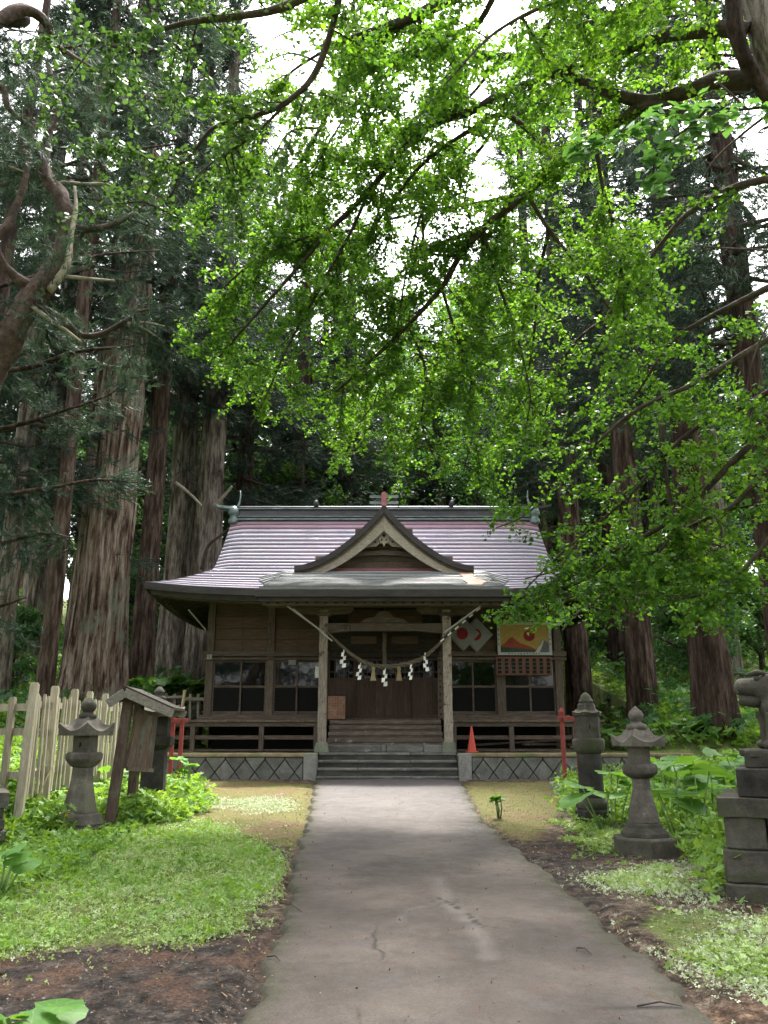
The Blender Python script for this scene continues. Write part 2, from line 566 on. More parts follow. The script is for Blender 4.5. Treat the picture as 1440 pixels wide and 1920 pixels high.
def barkmat(name, cols, s=7.0, zs=0.16, bump=1.0, patch=None):
    return surf(name, cols, s, (1, 1, zs), 26, .92, bump, .07, sharp=.5, spec=.15, patch=patch, patch_scale=.6, patch_lo=.52, patch_hi=.62, tint=.45)


M['bark_red'] = barkmat('red brown cedar bark', [(.03, .019, .014), (.085, .056, .042), (.16, .12, .095)])
M['bark_giant'] = barkmat('old fluted cedar bark', [(.045, .027, .019), (.20, .135, .10), (.38, .32, .26)], 8, .10, 1.0, patch=(.20, .215, .165))
M['bark_grey'] = barkmat('grey brown cedar bark', [(.06, .048, .038), (.17, .143, .112), (.30, .265, .22)])
M['bark_dark'] = barkmat('dark cedar bark', [(.030, .019, .015), (.062, .040, .032), (.11, .078, .062)])
M['bark_branch'] = surf('branch bark', [(.03, .023, .018), (.06, .046, .036), (.11, .09, .07)], 6, (1, 1, 1), 30, .9, .9, .02, patch=(.16, .165, .13), patch_scale=1.6, patch_lo=.6, patch_hi=.7)
M['bark_twist'] = surf('peeling red bark', [(.028, .019, .015), (.07, .048, .037), (.15, .11, .085)], 7, (1, 1, 1), 26, .9, 1.0, .03)
M['bark_pale'] = surf('bleached dead wood', [(.16, .14, .10), (.28, .25, .19), (.38, .35, .28)], 7, (1, 1, 1), 30, .9, .8, .015)
M['twig'] = surf('twig bark', [(.028, .020, .016), (.05, .038, .03)], 5, bump=0, rough=.9)
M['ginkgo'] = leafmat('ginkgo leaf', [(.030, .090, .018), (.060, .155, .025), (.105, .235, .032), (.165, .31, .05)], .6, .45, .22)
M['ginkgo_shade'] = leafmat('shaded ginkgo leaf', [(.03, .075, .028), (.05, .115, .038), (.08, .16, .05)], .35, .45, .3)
M['ginkgo_near'] = leafmat('pale ginkgo leaf', [(.055, .15, .055), (.085, .21, .085), (.12, .27, .10)], .35, .4, .8, .5)
M['cedar'] = leafmat('cedar needles', [(.012, .022, .016), (.026, .046, .034), (.048, .078, .058), (.08, .118, .088)], .3, .6, .25, .2, tint=(1.1, 1.2, .7))
M['cedar_light'] = leafmat('lighter cedar needles', [(.028, .06, .034), (.055, .105, .055), (.09, .155, .08)], .35, .6, .25, .2, tint=(1.1, 1.2, .7))
M['broad'] = leafmat('broad tree leaf', [(.025, .08, .03), (.05, .135, .05), (.085, .20, .075)], .45, .5, .3)
M['under'] = leafmat('undergrowth leaf', [(.06, .13, .025), (.12, .24, .045), (.19, .33, .07), (.27, .42, .11)], .4, .5, .5)
M['fuki'] = leafmat('butterbur leaf', [(.055, .15, .03), (.10, .235, .05), (.17, .33, .08)], .45, .45, .6, .35, veins=11)
M['clover'] = leafmat('clover leaf', [(.13, .225, .045), (.21, .32, .08), (.30, .41, .15), (.40, .48, .28)], .35, .6, 1.6, tint=(1.2, 1.2, .7))
M['clover_pale'] = leafmat('pale creeping leaf', [(.24, .31, .16), (.37, .43, .28), (.48, .53, .40)], .25, .6, 1.6, tint=(1.1, 1.1, .8))
M['grass'] = leafmat('grass blade', [(.12, .22, .04), (.19, .31, .07), (.27, .38, .12)], .35, .6, .8)
M['stalk'] = surf('green stalk', [(.12, .2, .06), (.2, .28, .1)], 5, bump=0, rough=.6)
M['yellow_leaf'] = leafmat('yellow flower', [(.5, .42, .03), (.6, .5, .05)], .3)
M['litter'] = leafmat('dry litter', [(.05, .026, .015), (.11, .06, .035), (.18, .11, .06), (.30, .24, .14)], .1, .8, 2.0, .1, tint=(1, .9, .7))

# ------------------------------------------------------------------ the ground
def in_poly(px, py, poly):
    inside = np.zeros(px.shape, bool)
    n = len(poly)
    for i in range(n):
        x0, y0 = poly[i]; x1, y1 = poly[(i + 1) % n]
        c = ((y0 > py) != (y1 > py)) & (px < (x1 - x0) * (py - y0) / (y1 - y0 + 1e-12) + x0)
        inside ^= c
    return inside


def gpoly(pts):
    return [tuple(ground(*p)[:2]) for p in pts]


PATH_L = [ground(*p) for p in ((590, 1463), (583, 1500), (576, 1540), (560, 1580), (546, 1625), (541, 1680), (535, 1720), (507, 1770), (490, 1820), (474, 1870), (455, 1919))]
PATH_R = [ground(*p) for p in ((865, 1463), (884, 1500), (905, 1540), (942, 1570), (985, 1605), (1040, 1650), (1100, 1702), (1170, 1760), (1240, 1818), (1300, 1870), (1352, 1919))]
PLy, PLx = np.array([p.y for p in PATH_L])[::-1], np.array([p.x for p in PATH_L])[::-1]
PRy, PRx = np.array([p.y for p in PATH_R])[::-1], np.array([p.x for p in PATH_R])[::-1]


def path_l(y):
    y = np.asarray(y, float)
    return np.interp(y, PLy, PLx) + .03 * np.sin(y * 5.1) + .018 * np.sin(y * 13.7 + 1)


def path_r(y):
    y = np.asarray(y, float)
    return np.interp(y, PRy, PRx) + .03 * np.sin(y * 4.3 + 2) + .018 * np.sin(y * 12.1)


ZONES = {
    'grass': [gpoly([(-200, 1600), (0, 1570), (120, 1555), (300, 1535), (400, 1545), (500, 1590), (525, 1640), (470, 1700), (430, 1752), (330, 1778), (200, 1765), (60, 1780), (-60, 1800), (-400, 1820)]),
              gpoly([(1190, 1730), (1300, 1700), (1460, 1720), (1640, 1800), (1600, 1900), (1440, 1870), (1290, 1800)]),
              gpoly([(1120, 1640), (1240, 1620), (1280, 1660), (1180, 1690)])],
    'moss': [gpoly([(370, 1466), (588, 1466), (575, 1545), (545, 1600), (430, 1560), (345, 1548), (330, 1500)]),
             gpoly([(868, 1466), (1070, 1466), (1050, 1520), (1000, 1590), (950, 1566), (905, 1530)])],
    'dirt': [gpoly([(-300, 1830), (0, 1790), (200, 1775), (340, 1785), (450, 1760), (500, 1700), (540, 1730), (500, 1800), (470, 1919), (300, 2100), (-500, 2100)]),
             gpoly([(940, 1570), (1080, 1560), (1150, 1600), (1130, 1700), (1240, 1800), (1330, 1880), (1300, 1900), (1100, 1720)])],
    'pale': [gpoly([(430, 1500), (540, 1490), (550, 1520), (450, 1530)]), gpoly([(360, 1500), (420, 1495), (430, 1515), (380, 1530)]),
             gpoly([(1180, 1745), (1320, 1715), (1470, 1760), (1600, 1880), (1440, 1862), (1290, 1795)]),
             gpoly([(1250, 1625), (1340, 1625), (1350, 1690), (1290, 1670)])],
}


def blurred(xs, ys, polys, r=0.22):
    acc = np.zeros(xs.shape)
    offs = [(0, 0)] + [(r * math.cos(a), r * math.sin(a)) for a in np.linspace(0, 2 * math.pi, 8, endpoint=False)] + [(r * .5 * math.cos(a), r * .5 * math.sin(a)) for a in np.linspace(.4, 2 * math.pi + .4, 6, endpoint=False)]
    for dx, dy in offs:
        k = np.zeros(xs.shape, bool)
        for p in polys: k |= in_poly(xs + dx, ys + dy, p)
        acc += k
    return acc / len(offs)


def spaced(parts):
    out = []
    for a, b, s in parts:
        out.append(np.arange(a, b, s))
    return np.unique(np.round(np.concatenate(out), 4))


gx = spaced([(-220, -60, 16), (-60, -24, 3), (-24, -8, .6), (-8, 8.4, .085), (8.4, 24, .6), (24, 60, 3), (60, 221, 16)])
gy = spaced([(-30, 0, 3), (0, 3.4, .4), (3.4, 21.4, .085), (21.4, 32, .35), (32, 62, 1.6), (62, 240, 12)])
X, Y = np.meshgrid(gx, gy)
Z = terrain(X, Y)
lump = np.zeros(X.shape)
for k, (fx, fy, am) in enumerate(((1.3, 1.1, .025), (3.1, 2.7, .012), (7.3, 6.1, .006), (14.0, 15.5, .004), (29., 25., .0028))):
    lump += am * np.sin(X * fx + 1.7 * k + .8 * np.sin(Y * fy * .7)) * np.sin(Y * fy + 2.3 * k + .9 * np.sin(X * fx * .6))
inside = (X > path_l(Y) - .12) & (X < path_r(Y) + .12) & (Y < 20.3)
Z = Z + np.where(inside, -.03, np.where((Y > 19.9) & (Y < 21.4) & (np.abs(X) < 7.4), 0, lump))
me = bpy.data.meshes.new('ground')
nx, ny = len(gx), len(gy)
vv = np.stack([X, Y, Z], -1).reshape(-1, 3)
i = np.arange(ny - 1)[:, None] * nx + np.arange(nx - 1)[None]
idx = np.stack([i, i + 1, i + nx + 1, i + nx], -1).reshape(-1)
me = np_mesh('ground', vv, 4, idx, None, True)
at = me.color_attributes.new('zones', 'FLOAT_COLOR', 'POINT')
xs, ys = X.ravel(), Y.ravel()
g_ = blurred(xs, ys, ZONES['grass'], .3); m_ = blurred(xs, ys, ZONES['moss'], .3); d_ = blurred(xs, ys, ZONES['dirt'], .3)
far_green = np.where((ys > 19.6) & (np.abs(xs) > 5.6) | (np.abs(xs) > 4.2), .75, 0)
far_green = np.where(ys > 31, .8, far_green)
g_ = np.maximum(g_, far_green)
cols = np.stack([m_, g_, d_, np.ones_like(m_)], -1).astype(np.float32)
at.data.foreach_set('color', cols.ravel())

m, nt, out = nodes_of('forest floor')
tc = nt.nodes.new('ShaderNodeTexCoord'); co = tc.outputs['Object']
va = nt.nodes.new('ShaderNodeVertexColor'); va.layer_name = 'zones'
sp = nt.nodes.new('ShaderNodeSeparateColor'); nt.links.new(va.outputs[0], sp.inputs[0])
n1, n2, n3 = tex(nt, co, 1.1, 7, .65), tex(nt, co, 7, 6, .7), tex(nt, co, 45, 5, .75)
lit = ramp(nt, n2, [(.34, (.018, .014, .011)), (.46, (.055, .040, .031)), (.56, (.11, .082, .064)), (.68, (.19, .155, .125))])
redl = ramp(nt, n1, [(.52, (1, 1, 1)), (.66, (1.15, .95, .8))])
lit = mixc(nt, 1.0, lit, redl, 'MULTIPLY')
dirt = ramp(nt, n2, [(.36, (.012, .010, .009)), (.5, (.034, .028, .025)), (.64, (.085, .07, .06))])
dirt = mixc(nt, mapr(nt, n1, .52, .62), dirt, (.085, .052, .038))
moss = ramp(nt, n2, [(.3, (.07, .085, .022)), (.5, (.11, .108, .038)), (.7, (.15, .115, .07))])
moss = mixc(nt, mapr(nt, n1, .5, .65), moss, (.13, .085, .055))
gr = ramp(nt, n2, [(.3, (.05, .075, .02)), (.5, (.10, .13, .04)), (.7, (.13, .12, .06))])
c = mixc(nt, mapr(nt, sp.outputs[2], .3, .6), lit, dirt)


def masked(chan, a, b, lo=.35, hi=.65):
    ad = N(nt, 'ShaderNodeMath', operation='MULTIPLY_ADD'); nt.links.new(n2, ad.inputs[0]); ad.inputs[1].default_value = .8; nt.links.new(chan, ad.inputs[2])
    return mixc(nt, mapr(nt, ad.outputs[0], lo + .4, hi + .4), a, b)


c = masked(sp.outputs[0], c, moss)
c = masked(sp.outputs[1], c, gr)
fine = ramp(nt, n3, [(.35, (.4, .4, .4)), (.65, (1.7, 1.7, 1.65))])
c = mixc(nt, 1.0, c, fine, 'MULTIPLY')
bs = nt.nodes.new('ShaderNodeBsdfPrincipled'); bs.inputs['Roughness'].default_value = .95; bs.inputs['Specular IOR Level'].default_value = .15
nt.links.new(c, bs.inputs['Base Color'])
hh = N(nt, 'ShaderNodeMath', operation='ADD'); nt.links.new(n2, hh.inputs[0]); nt.links.new(n3, hh.inputs[1])
bp = nt.nodes.new('ShaderNodeBump'); bp.inputs['Strength'].default_value = .9; bp.inputs['Distance'].default_value = .03
nt.links.new(hh.outputs[0], bp.inputs['Height']); nt.links.new(bp.outputs[0], bs.inputs['Normal'])
nt.links.new(bs.outputs[0], out.inputs[0])
me.materials.append(m)
tag(link('ground', me), kind='structure')

# ------------------------------------------------------------------ the path
ys = np.concatenate([np.arange(2.4, 8, .05), np.arange(8, 19.97, .09)])
us = np.linspace(0, 1, 61)
L_, R_ = path_l(ys), path_r(ys)
rg = RNG.normal(0, .012, len(ys)), RNG.normal(0, .012, len(ys))
PX = (L_ + rg[0])[:, None] * (1 - us) + (R_ + rg[1])[:, None] * us
PY = np.repeat(ys[:, None], 61, 1)
PZ = terrain(PX, PY) + .022 + .008 * np.sin(PX * 2.1 + 1) * np.sin(PY * 1.3)
PZ[:, 0] -= .075; PZ[:, -1] -= .075
vv = np.stack([PX, PY, PZ], -1).reshape(-1, 3)
nr = len(ys)
i = np.arange(nr - 1)[:, None] * 61 + np.arange(60)[None]
me = np_mesh('path', vv, 4, np.stack([i, i + 1, i + 62, i + 61], -1).reshape(-1), None, True)
at = me.color_attributes.new('wear', 'FLOAT_COLOR', 'POINT')


def seg_mask(poly, w):
    pts = [ground(*p) for p in poly]
    acc = np.zeros(PX.size)
    x, y = PX.ravel(), PY.ravel()
    for a, b in zip(pts[:-1], pts[1:]):
        dx, dy = b.x - a.x, b.y - a.y
        t = np.clip(((x - a.x) * dx + (y - a.y) * dy) / (dx * dx + dy * dy), 0, 1)
        d = np.hypot(x - a.x - t * dx, y - a.y - t * dy)
        acc = np.maximum(acc, np.clip(1 - d / w, 0, 1))
    return acc


wear = seg_mask([(822, 1650), (838, 1700), (870, 1720), (905, 1765), (915, 1800)], .24)
wear = np.maximum(wear, .45 * seg_mask([(792, 1520), (805, 1570), (822, 1650)], .3))
wear = np.maximum(wear, .8 * seg_mask([(745, 1735), (765, 1712), (790, 1705)], .2))
wear = np.maximum(wear, .6 * seg_mask([(850, 1810), (880, 1830)], .12))
edge = np.minimum(us, 1 - us)[None] * np.ones((nr, 1)) * (R_ - L_)[:, None]
damp = np.clip(1 - edge / .35, 0, 1).ravel()
cr = np.maximum(seg_mask([(820, 1688), (848, 1700), (880, 1722), (902, 1745)], .02), .8 * seg_mask([(1120, 1893), (1200, 1896), (1280, 1893)], .018))
at.data.foreach_set('color', np.stack([wear, damp, cr, np.ones(PX.size)], -1).astype(np.float32).ravel())
m, nt, out = nodes_of('worn asphalt path')
tc = nt.nodes.new('ShaderNodeTexCoord'); co = tc.outputs['Object']
va = nt.nodes.new('ShaderNodeVertexColor'); va.layer_name = 'wear'
sp = nt.nodes.new('ShaderNodeSeparateColor'); nt.links.new(va.outputs[0], sp.inputs[0])
n1, n2, n3 = tex(nt, co, .8, 8, .68), tex(nt, co, 4.2, 9, .78), tex(nt, co, 75, 4, .8)
c = ramp(nt, n1, [(.38, (.032, .025, .0205)), (.5, (.054, .043, .036)), (.62, (.085, .068, .057))])
c = mixc(nt, mapr(nt, n2, .55, .78), c, (.075, .047, .037))
c = mixc(nt, mapr(nt, n2, .45, .3), c, (.045, .040, .042))
sy = nt.nodes.new('ShaderNodeSeparateXYZ'); nt.links.new(co, sy.inputs[0])
c = mixc(nt, mapr(nt, sy.outputs[1], 9, 17), c, mixc(nt, .5, c, (.090, .086, .090)))
ad = N(nt, 'ShaderNodeMath', operation='MULTIPLY'); nt.links.new(n2, ad.inputs[0]); nt.links.new(sp.outputs[0], ad.inputs[1])
c = mixc(nt, mapr(nt, ad.outputs[0], .28, .95), c, (.17, .15, .14))
ad = N(nt, 'ShaderNodeMath', operation='MULTIPLY'); nt.links.new(n2, ad.inputs[0]); nt.links.new(sp.outputs[1], ad.inputs[1])
c = mixc(nt, mapr(nt, ad.outputs[0], .18, .42), c, (.035, .032, .018))
c = mixc(nt, mapr(nt, sp.outputs[2], .1, .6), c, (.02, .017, .015))
vo = nt.nodes.new('ShaderNodeTexVoronoi'); vo.feature = 'DISTANCE_TO_EDGE'; vo.inputs['Scale'].default_value = .55
wv = nt.nodes.new('ShaderNodeTexNoise'); wv.inputs['Scale'].default_value = 2.5; wv.inputs['Detail'].default_value = 6; nt.links.new(co, wv.inputs['Vector'])
wm = mixc(nt, .22, co, wv.outputs['Color']); nt.links.new(wm, vo.inputs['Vector'])
ck = N(nt, 'ShaderNodeMath', operation='MULTIPLY'); nt.links.new(mapr(nt, vo.outputs['Distance'], .0, .007, 1, 0), ck.inputs[0]); nt.links.new(mapr(nt, n1, .5, .56), ck.inputs[1])
c = mixc(nt, ck.outputs[0], c, (.018, .015, .013))
c = mixc(nt, 1.0, c, ramp(nt, n3, [(.32, (.5, .5, .5)), (.5, (1, 1, 1)), (.68, (1.55, 1.5, 1.45))]), 'MULTIPLY')
c = mixc(nt, mapr(nt, tex(nt, co, 22, 5, .8), .66, .70), c, (.035, .028, .024))
bs = nt.nodes.new('ShaderNodeBsdfPrincipled'); nt.links.new(c, bs.inputs['Base Color'])
nt.links.new(mapr(nt, n2, .35, .65, .55, .85), bs.inputs['Roughness'])
bs.inputs['Specular IOR Level'].default_value = .35
hh = N(nt, 'ShaderNodeMath', operation='ADD'); nt.links.new(n2, hh.inputs[0]); nt.links.new(n3, hh.inputs[1])
bp = nt.nodes.new('ShaderNodeBump'); bp.inputs['Strength'].default_value = .5; bp.inputs['Distance'].default_value = .01
nt.links.new(hh.outputs[0], bp.inputs['Height']); nt.links.new(bp.outputs[0], bs.inputs['Normal'])
nt.links.new(bs.outputs[0], out.inputs[0])
me.materials.append(m)
tag(link('path', me), kind='structure')

# ------------------------------------------------------------------ retaining wall with lozenge blocks
PLAT = 1.12


def retaining_wall(x0, x1, label, end_left):
    root = empty('retaining_wall', ((x0 + x1) / 2, 20.1, .5), label, 'wall')
    MB().box(x0, x1, 20.06, 20.26, .3, 1.055).build('backing', M['mortar'], root)
    cop = MB()
    nseg = int((x1 - x0) / .15)
    rows = []
    for yy, zz in ((19.985, 1.045), (19.975, 1.10), (20.0, 1.125), (20.30, 1.13), (20.34, 1.08)):
        rows.append([(x0 + (x1 - x0) * k / nseg, yy + .012 * noise.noise(Vector((k * .7, zz * 9, x0))), zz + .01 * noise.noise(Vector((k * .5, yy * 9, x0)))) for k in range(nseg + 1)])
    cop.grid(rows[::-1]).build('coping', M['coping'], root, flat=False)
    # lozenge field: cells of a diagonal lattice clipped to the wall face, one block per cell
    s = .46; zb, zt = .44, 1.03; gap = .012
    ex0, ex1 = (x0, x1 - .31) if not end_left else (x0 + .31, x1)
    blocks = []
    kx0 = int((ex0 - 1) / (s)) - 1; kx1 = int((ex1 + 1) / s) + 2
    zc = .70
    for k in range(kx0, kx1):
        cx = k * s
        for row in (0, 1, -1):
            c = (cx + (s / 2 if row else 0), zc + row * s * .62)
            hw, hh_ = s / 2 - gap, s * .62 - gap * 1.3
            poly = [(c[0] - hw, c[1]), (c[0], c[1] - hh_), (c[0] + hw, c[1]), (c[0], c[1] + hh_)]
            if row == 1:   # upper course is built up to the coping
                poly = [(c[0] - hw, c[1]), (c[0], c[1] - hh_), (c[0] + hw, c[1]), (c[0] + hw, zt + .5), (c[0] - hw, zt + .5)]
            for ax, lo, sg in ((1, zb, 1), (1, zt, -1), (0, ex0 + gap, 1), (0, ex1 - gap, -1)):
                res = []
                for a, b in zip(poly, poly[1:] + poly[:1]):
                    ia, ib = (a[ax] - lo) * sg >= 0, (b[ax] - lo) * sg >= 0
                    if ia: res.append(a)
                    if ia != ib:
                        t = (lo - a[ax]) / (b[ax] - a[ax]); res.append((a[0] + (b[0] - a[0]) * t, a[1] + (b[1] - a[1]) * t))
                poly = res
                if len(poly) < 3: break
            if len(poly) < 3: continue
            ar = abs(sum(poly[i][0] * poly[(i + 1) % len(poly)][1] - poly[(i + 1) % len(poly)][0] * poly[i][1] for i in range(len(poly)))) / 2
            if ar < .004: continue
            d = random.uniform(-.008, .008)
            blocks.append((poly, d))
    for poly, d in blocks:
        MB().prism(poly, 20.0 + d, 20.08).build('wall_block', M['wall_block'], root, bevel=.012)
    e0, e1 = (x1 - .31, x1) if not end_left else (x0, x0 + .31)
    roughen(MB().box(e0 + .004, e1, 19.97, 20.34, .42, 1.122), .004).build('end_pier', M['concrete'], root, bevel=.015)


retaining_wall(-5.55, -1.56, 'low retaining wall of lozenge blocks left of the shrine steps', False)
retaining_wall(1.72, 7.2, 'low retaining wall of lozenge blocks right of the shrine steps', True)

# ------------------------------------------------------------------ front steps
root = empty('stone_steps', (0, 20, .5), 'stained concrete steps leading from the path up to the shrine terrace', 'steps')
for k, (z0, z1, ya, yb) in enumerate(((.40, .615, 19.90, 20.3), (.40, .79, 20.0, 20.5), (.40, .955, 20.28, 20.8), (.40, 1.12, 20.56, 21.3))):
    b = MB()
    n = 24
    x0, x1 = (-1.555, 1.715)
    MB().box(x0 + .01, x1 - .01, ya + .035, yb, z0, z1 - .05).build('step_riser', M['step_dark'], root)
    for j, (xa, xb) in enumerate(((x0, -.62), (-.61, .62), (.63, x1))):
        roughen(MB().box(xa, xb, ya + random.uniform(-.006, .006), yb + .1, z1 - .055, z1 + random.uniform(-.004, .004)), .006).build('step_slab', M['step'], root, bevel=.014, seg=2)

# ------------------------------------------------------------------ the shrine hall
YF, YC, YB = 22.9, 25.2, 27.5                              # facade, ridge, back wall
HX, HY, Ye = 6.2, 4.0, 21.2                                # half width and half depth of the eaves
ZE = 5.17
FLOOR = 1.91
hall = empty('shrine_hall', (0, YC, PLAT), 'weathered wooden shrine hall with a wide curved metal roof and gabled porch', 'shrine')


def prof(d):
    return .442 * d + .077 * d * d


def roof_z(x, y):
    dy = HY - abs(y - YC); dx = HX - abs(x)
    d = dy if abs(x) <= 4.72 else min(dx, dy)
    d = max(d, 0)
    lift = .20 * (min(abs(x) / HX, 1) ** 4) * (min(abs(y - YC) / HY, 1) ** 3)
    return ZE + prof(d) + lift


W = .182
for k in range(22):
    d0, d1 = k * W, min((k + 1) * W + .004, HY)
    top = k >= 8
    hx0 = HX - d0 if not top else 4.78
    hx1 = HX - d1 if not top else 4.78
    for sgn in (-1, 1):                                   # front and back
        rows = []
        for d, hx, off in ((min(d0 + .05, HY), hx0, -.01), (d0, hx0, .015), (d1, hx1, .004)):
            y = YC + sgn * (HY - d)
            row = []
            for j in range(49):
                x = -hx + 2 * hx * j / 48
                if top:
                    t = max(0, (abs(x) - 4.25) / .53)
                    z = ZE + prof(d) - .07 * t * t
                    if d < 2.2: z = max(z, ZE + prof(min(HX - min(abs(x), HX), d)) * (1 if abs(x) > 4.72 else 0))
                    z += .20 * ((abs(x) / HX) ** 4) * ((HY - d) / HY) ** 3
                else:
                    z = roof_z(x, y)
                row.append((x, y, z + off + .004 * noise.noise(Vector((x * 1.7, y * 2, 0)))))
            rows.append(row)
        if sgn > 0: rows = rows[::-1]
        MB().grid(rows).build('roof_course', M['roof_top'] if k in (19, 20, 21) else M['roof'], hall, flat=False)
    if not top:
        for sgn in (-1, 1):                               # hipped ends
            rows = []
            for d, hy, off in ((d0 + .05, HY - d0, -.01), (d0, HY - d0, .015), (d1, HY - d1, .004)):
                x = sgn * (HX - d)
                rows.append([(x, YC + (-hy + 2 * hy * j / 24), roof_z(x, YC + (-hy + 2 * hy * j / 24)) + off) for j in range(25)])
            if sgn < 0: rows = rows[::-1]
            MB().grid(rows).build('roof_course', M['roof'], hall, flat=False)
for sgn in (-1, 1):                                        # gable ends
    b = MB()
    for j in range(24):
        ya, yb = YC - 2.6 + 5.2 * j / 24, YC - 2.6 + 5.2 * (j + 1) / 24
        za, zb_ = ZE + prof(HY - abs(ya - YC)) - .12, ZE + prof(HY - abs(yb - YC)) - .12
        b.quad((sgn * 4.6, ya, 5.9), (sgn * 4.6, yb, 5.9), (sgn * 4.6, yb, zb_), (sgn * 4.6, ya, za))
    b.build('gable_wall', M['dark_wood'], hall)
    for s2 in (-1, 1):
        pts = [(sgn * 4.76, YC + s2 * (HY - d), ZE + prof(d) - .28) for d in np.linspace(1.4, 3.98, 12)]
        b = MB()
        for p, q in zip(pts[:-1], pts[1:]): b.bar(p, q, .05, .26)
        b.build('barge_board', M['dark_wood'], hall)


def eave_pt(t, inset, dz):
    """Point on the eave ring, t in 0..4 sides."""
    s = int(t) % 4; f = t - int(t)
    hx, hy = HX - inset, HY - inset
    c = [(-hx, -hy), (hx, -hy), (hx, hy), (-hx, hy)]
    a, b = c[s], c[(s + 1) % 4]
    x, y = a[0] + (b[0] - a[0]) * f, a[1] + (b[1] - a[1]) * f
    lift = .20 * ((abs(x) / hx) ** 4) * ((abs(y) / hy) ** 3)
    return Vector((x, YC + y, ZE + lift + dz))


for s in range(4):
    ts = [s + f for f in np.linspace(0, .99999, 41)]
    for nm, ia, ib, za, zb_, mt in (('eave_edge', .0, .0, .005, -.17, 'eave_dark'), ('fascia_board', .10, .14, -.13, -.30, 'eave_dark'), ('eave_plank', .28, .30, -.24, -.345, 'wood_x')):
        rows = [[eave_pt(t, ia, za) for t in ts], [eave_pt(t, ib, zb_) for t in ts], [eave_pt(t, ib + .10, zb_) for t in ts], [eave_pt(t, ia + .10, za - .01) for t in ts]]
        MB().grid(rows[::-1]).build(nm, M[mt], hall)
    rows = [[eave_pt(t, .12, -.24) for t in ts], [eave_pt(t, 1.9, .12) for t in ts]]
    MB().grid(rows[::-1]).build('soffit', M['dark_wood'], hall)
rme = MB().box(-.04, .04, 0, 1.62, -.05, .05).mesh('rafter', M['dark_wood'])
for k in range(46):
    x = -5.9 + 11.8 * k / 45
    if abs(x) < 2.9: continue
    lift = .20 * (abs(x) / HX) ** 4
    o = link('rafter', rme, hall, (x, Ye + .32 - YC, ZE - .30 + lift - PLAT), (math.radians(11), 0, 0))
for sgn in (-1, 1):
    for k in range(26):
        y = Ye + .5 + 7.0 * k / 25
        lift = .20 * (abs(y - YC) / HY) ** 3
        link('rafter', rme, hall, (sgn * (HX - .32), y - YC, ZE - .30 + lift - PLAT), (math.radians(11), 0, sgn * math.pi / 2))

# main ridge
MB().box(-4.62, 4.62, YC - .20, YC + .20, 7.95, 8.19).build('ridge_base', M['ridge_dark'], hall)
MB().box(-4.6, 4.6, YC - .30, YC + .30, 8.00, 8.035).build('ridge_strip', M['verdigris'], hall, bevel=.01)
MB().box(-4.6, 4.6, YC - .25, YC + .25, 8.10, 8.13).build('ridge_strip', M['verdigris'], hall, bevel=.01)
MB().box(-4.66, 4.66, YC - .16, YC + .16, 8.19, 8.36).build('ridge_band', M['ridge_dark'], hall)
MB().box(-4.72, 4.72, YC - .22, YC + .22, 8.395, 8.46).build('ridge_cap', M['ridge_dark'], hall, bevel=.02)
MB().box(-4.70, 4.70, YC - .25, YC + .25, 8.36, 8.392).build('ridge_strip', M['verdigris'], hall)
for sx in (-1, 1):
    e = MB().lathe([(.10, -.12), (.15, -.07), (.16, .02), (.13, .08), (.10, .12), (.12, .16), (.17, .24), (.15, .36), (.08, .46)], 12, (sx * 4.70, YC - .24, 7.98)).build('ridge_end_boss', M['verdigris'], hall, flat=False)
    horn = MB(); pts = [(sx * (4.62 - .10 * math.sin(t * 2.2)), YC - .16, 8.36 + .62 * t) for t in np.linspace(0, 1, 8)]
    horn.tube(pts, [.06, .05, .04, .03, .028, .025, .022, .012], 8).build('ridge_horn', M['verdigris'], hall, flat=False)
    MB().prism([(sx * 4.66, 8.36), (sx * 5.22, 8.44), (sx * 5.30, 8.55), (sx * 5.16, 8.50), (sx * 4.66, 8.46)][::sx], YC - .2, YC + .2).build('ridge_end_fin', M['verdigris'] if sx < 0 else M['ridge_dark'], hall)
MB().tube([(-2.12, YC - .42, 8.53), (-2.12, YC + .42, 8.53)], .075, 12).build('ridge_billet', M['ridge_dark'], hall, flat=False)
MB().tube([(2.12, YC - .42, 8.53), (2.12, YC + .42, 8.53)], .075, 12).build('ridge_billet', M['ridge_dark'], hall, flat=False)
ho = MB()
for z in (7.72, 7.90):
    ho.box(-.40, -.055, 21.98, 22.10, z, z + .045); ho.box(.055, .40, 21.98, 22.10, z, z + .045)
ho.build('gable_ridge_wing', M['verdigris'], hall)
MB().prism([(-.07, 7.62), (.07, 7.62), (.07, 7.98), (.0, 8.03), (-.07, 7.98)], 21.9, 22.14).build('gable_ridge_post', M['roof_red'], hall)

# front gable on the slope
GX, GZ, GY0 = 2.42, 7.62, 21.92


def gab(t):
    return GZ - 1.70 * (1 - (1 - t) ** 1.72)


def y_main(z):
    dz = max(z - ZE, 0)
    d = (-.442 + math.sqrt(.442 ** 2 + 4 * .077 * dz)) / (2 * .077)
    return Ye + d


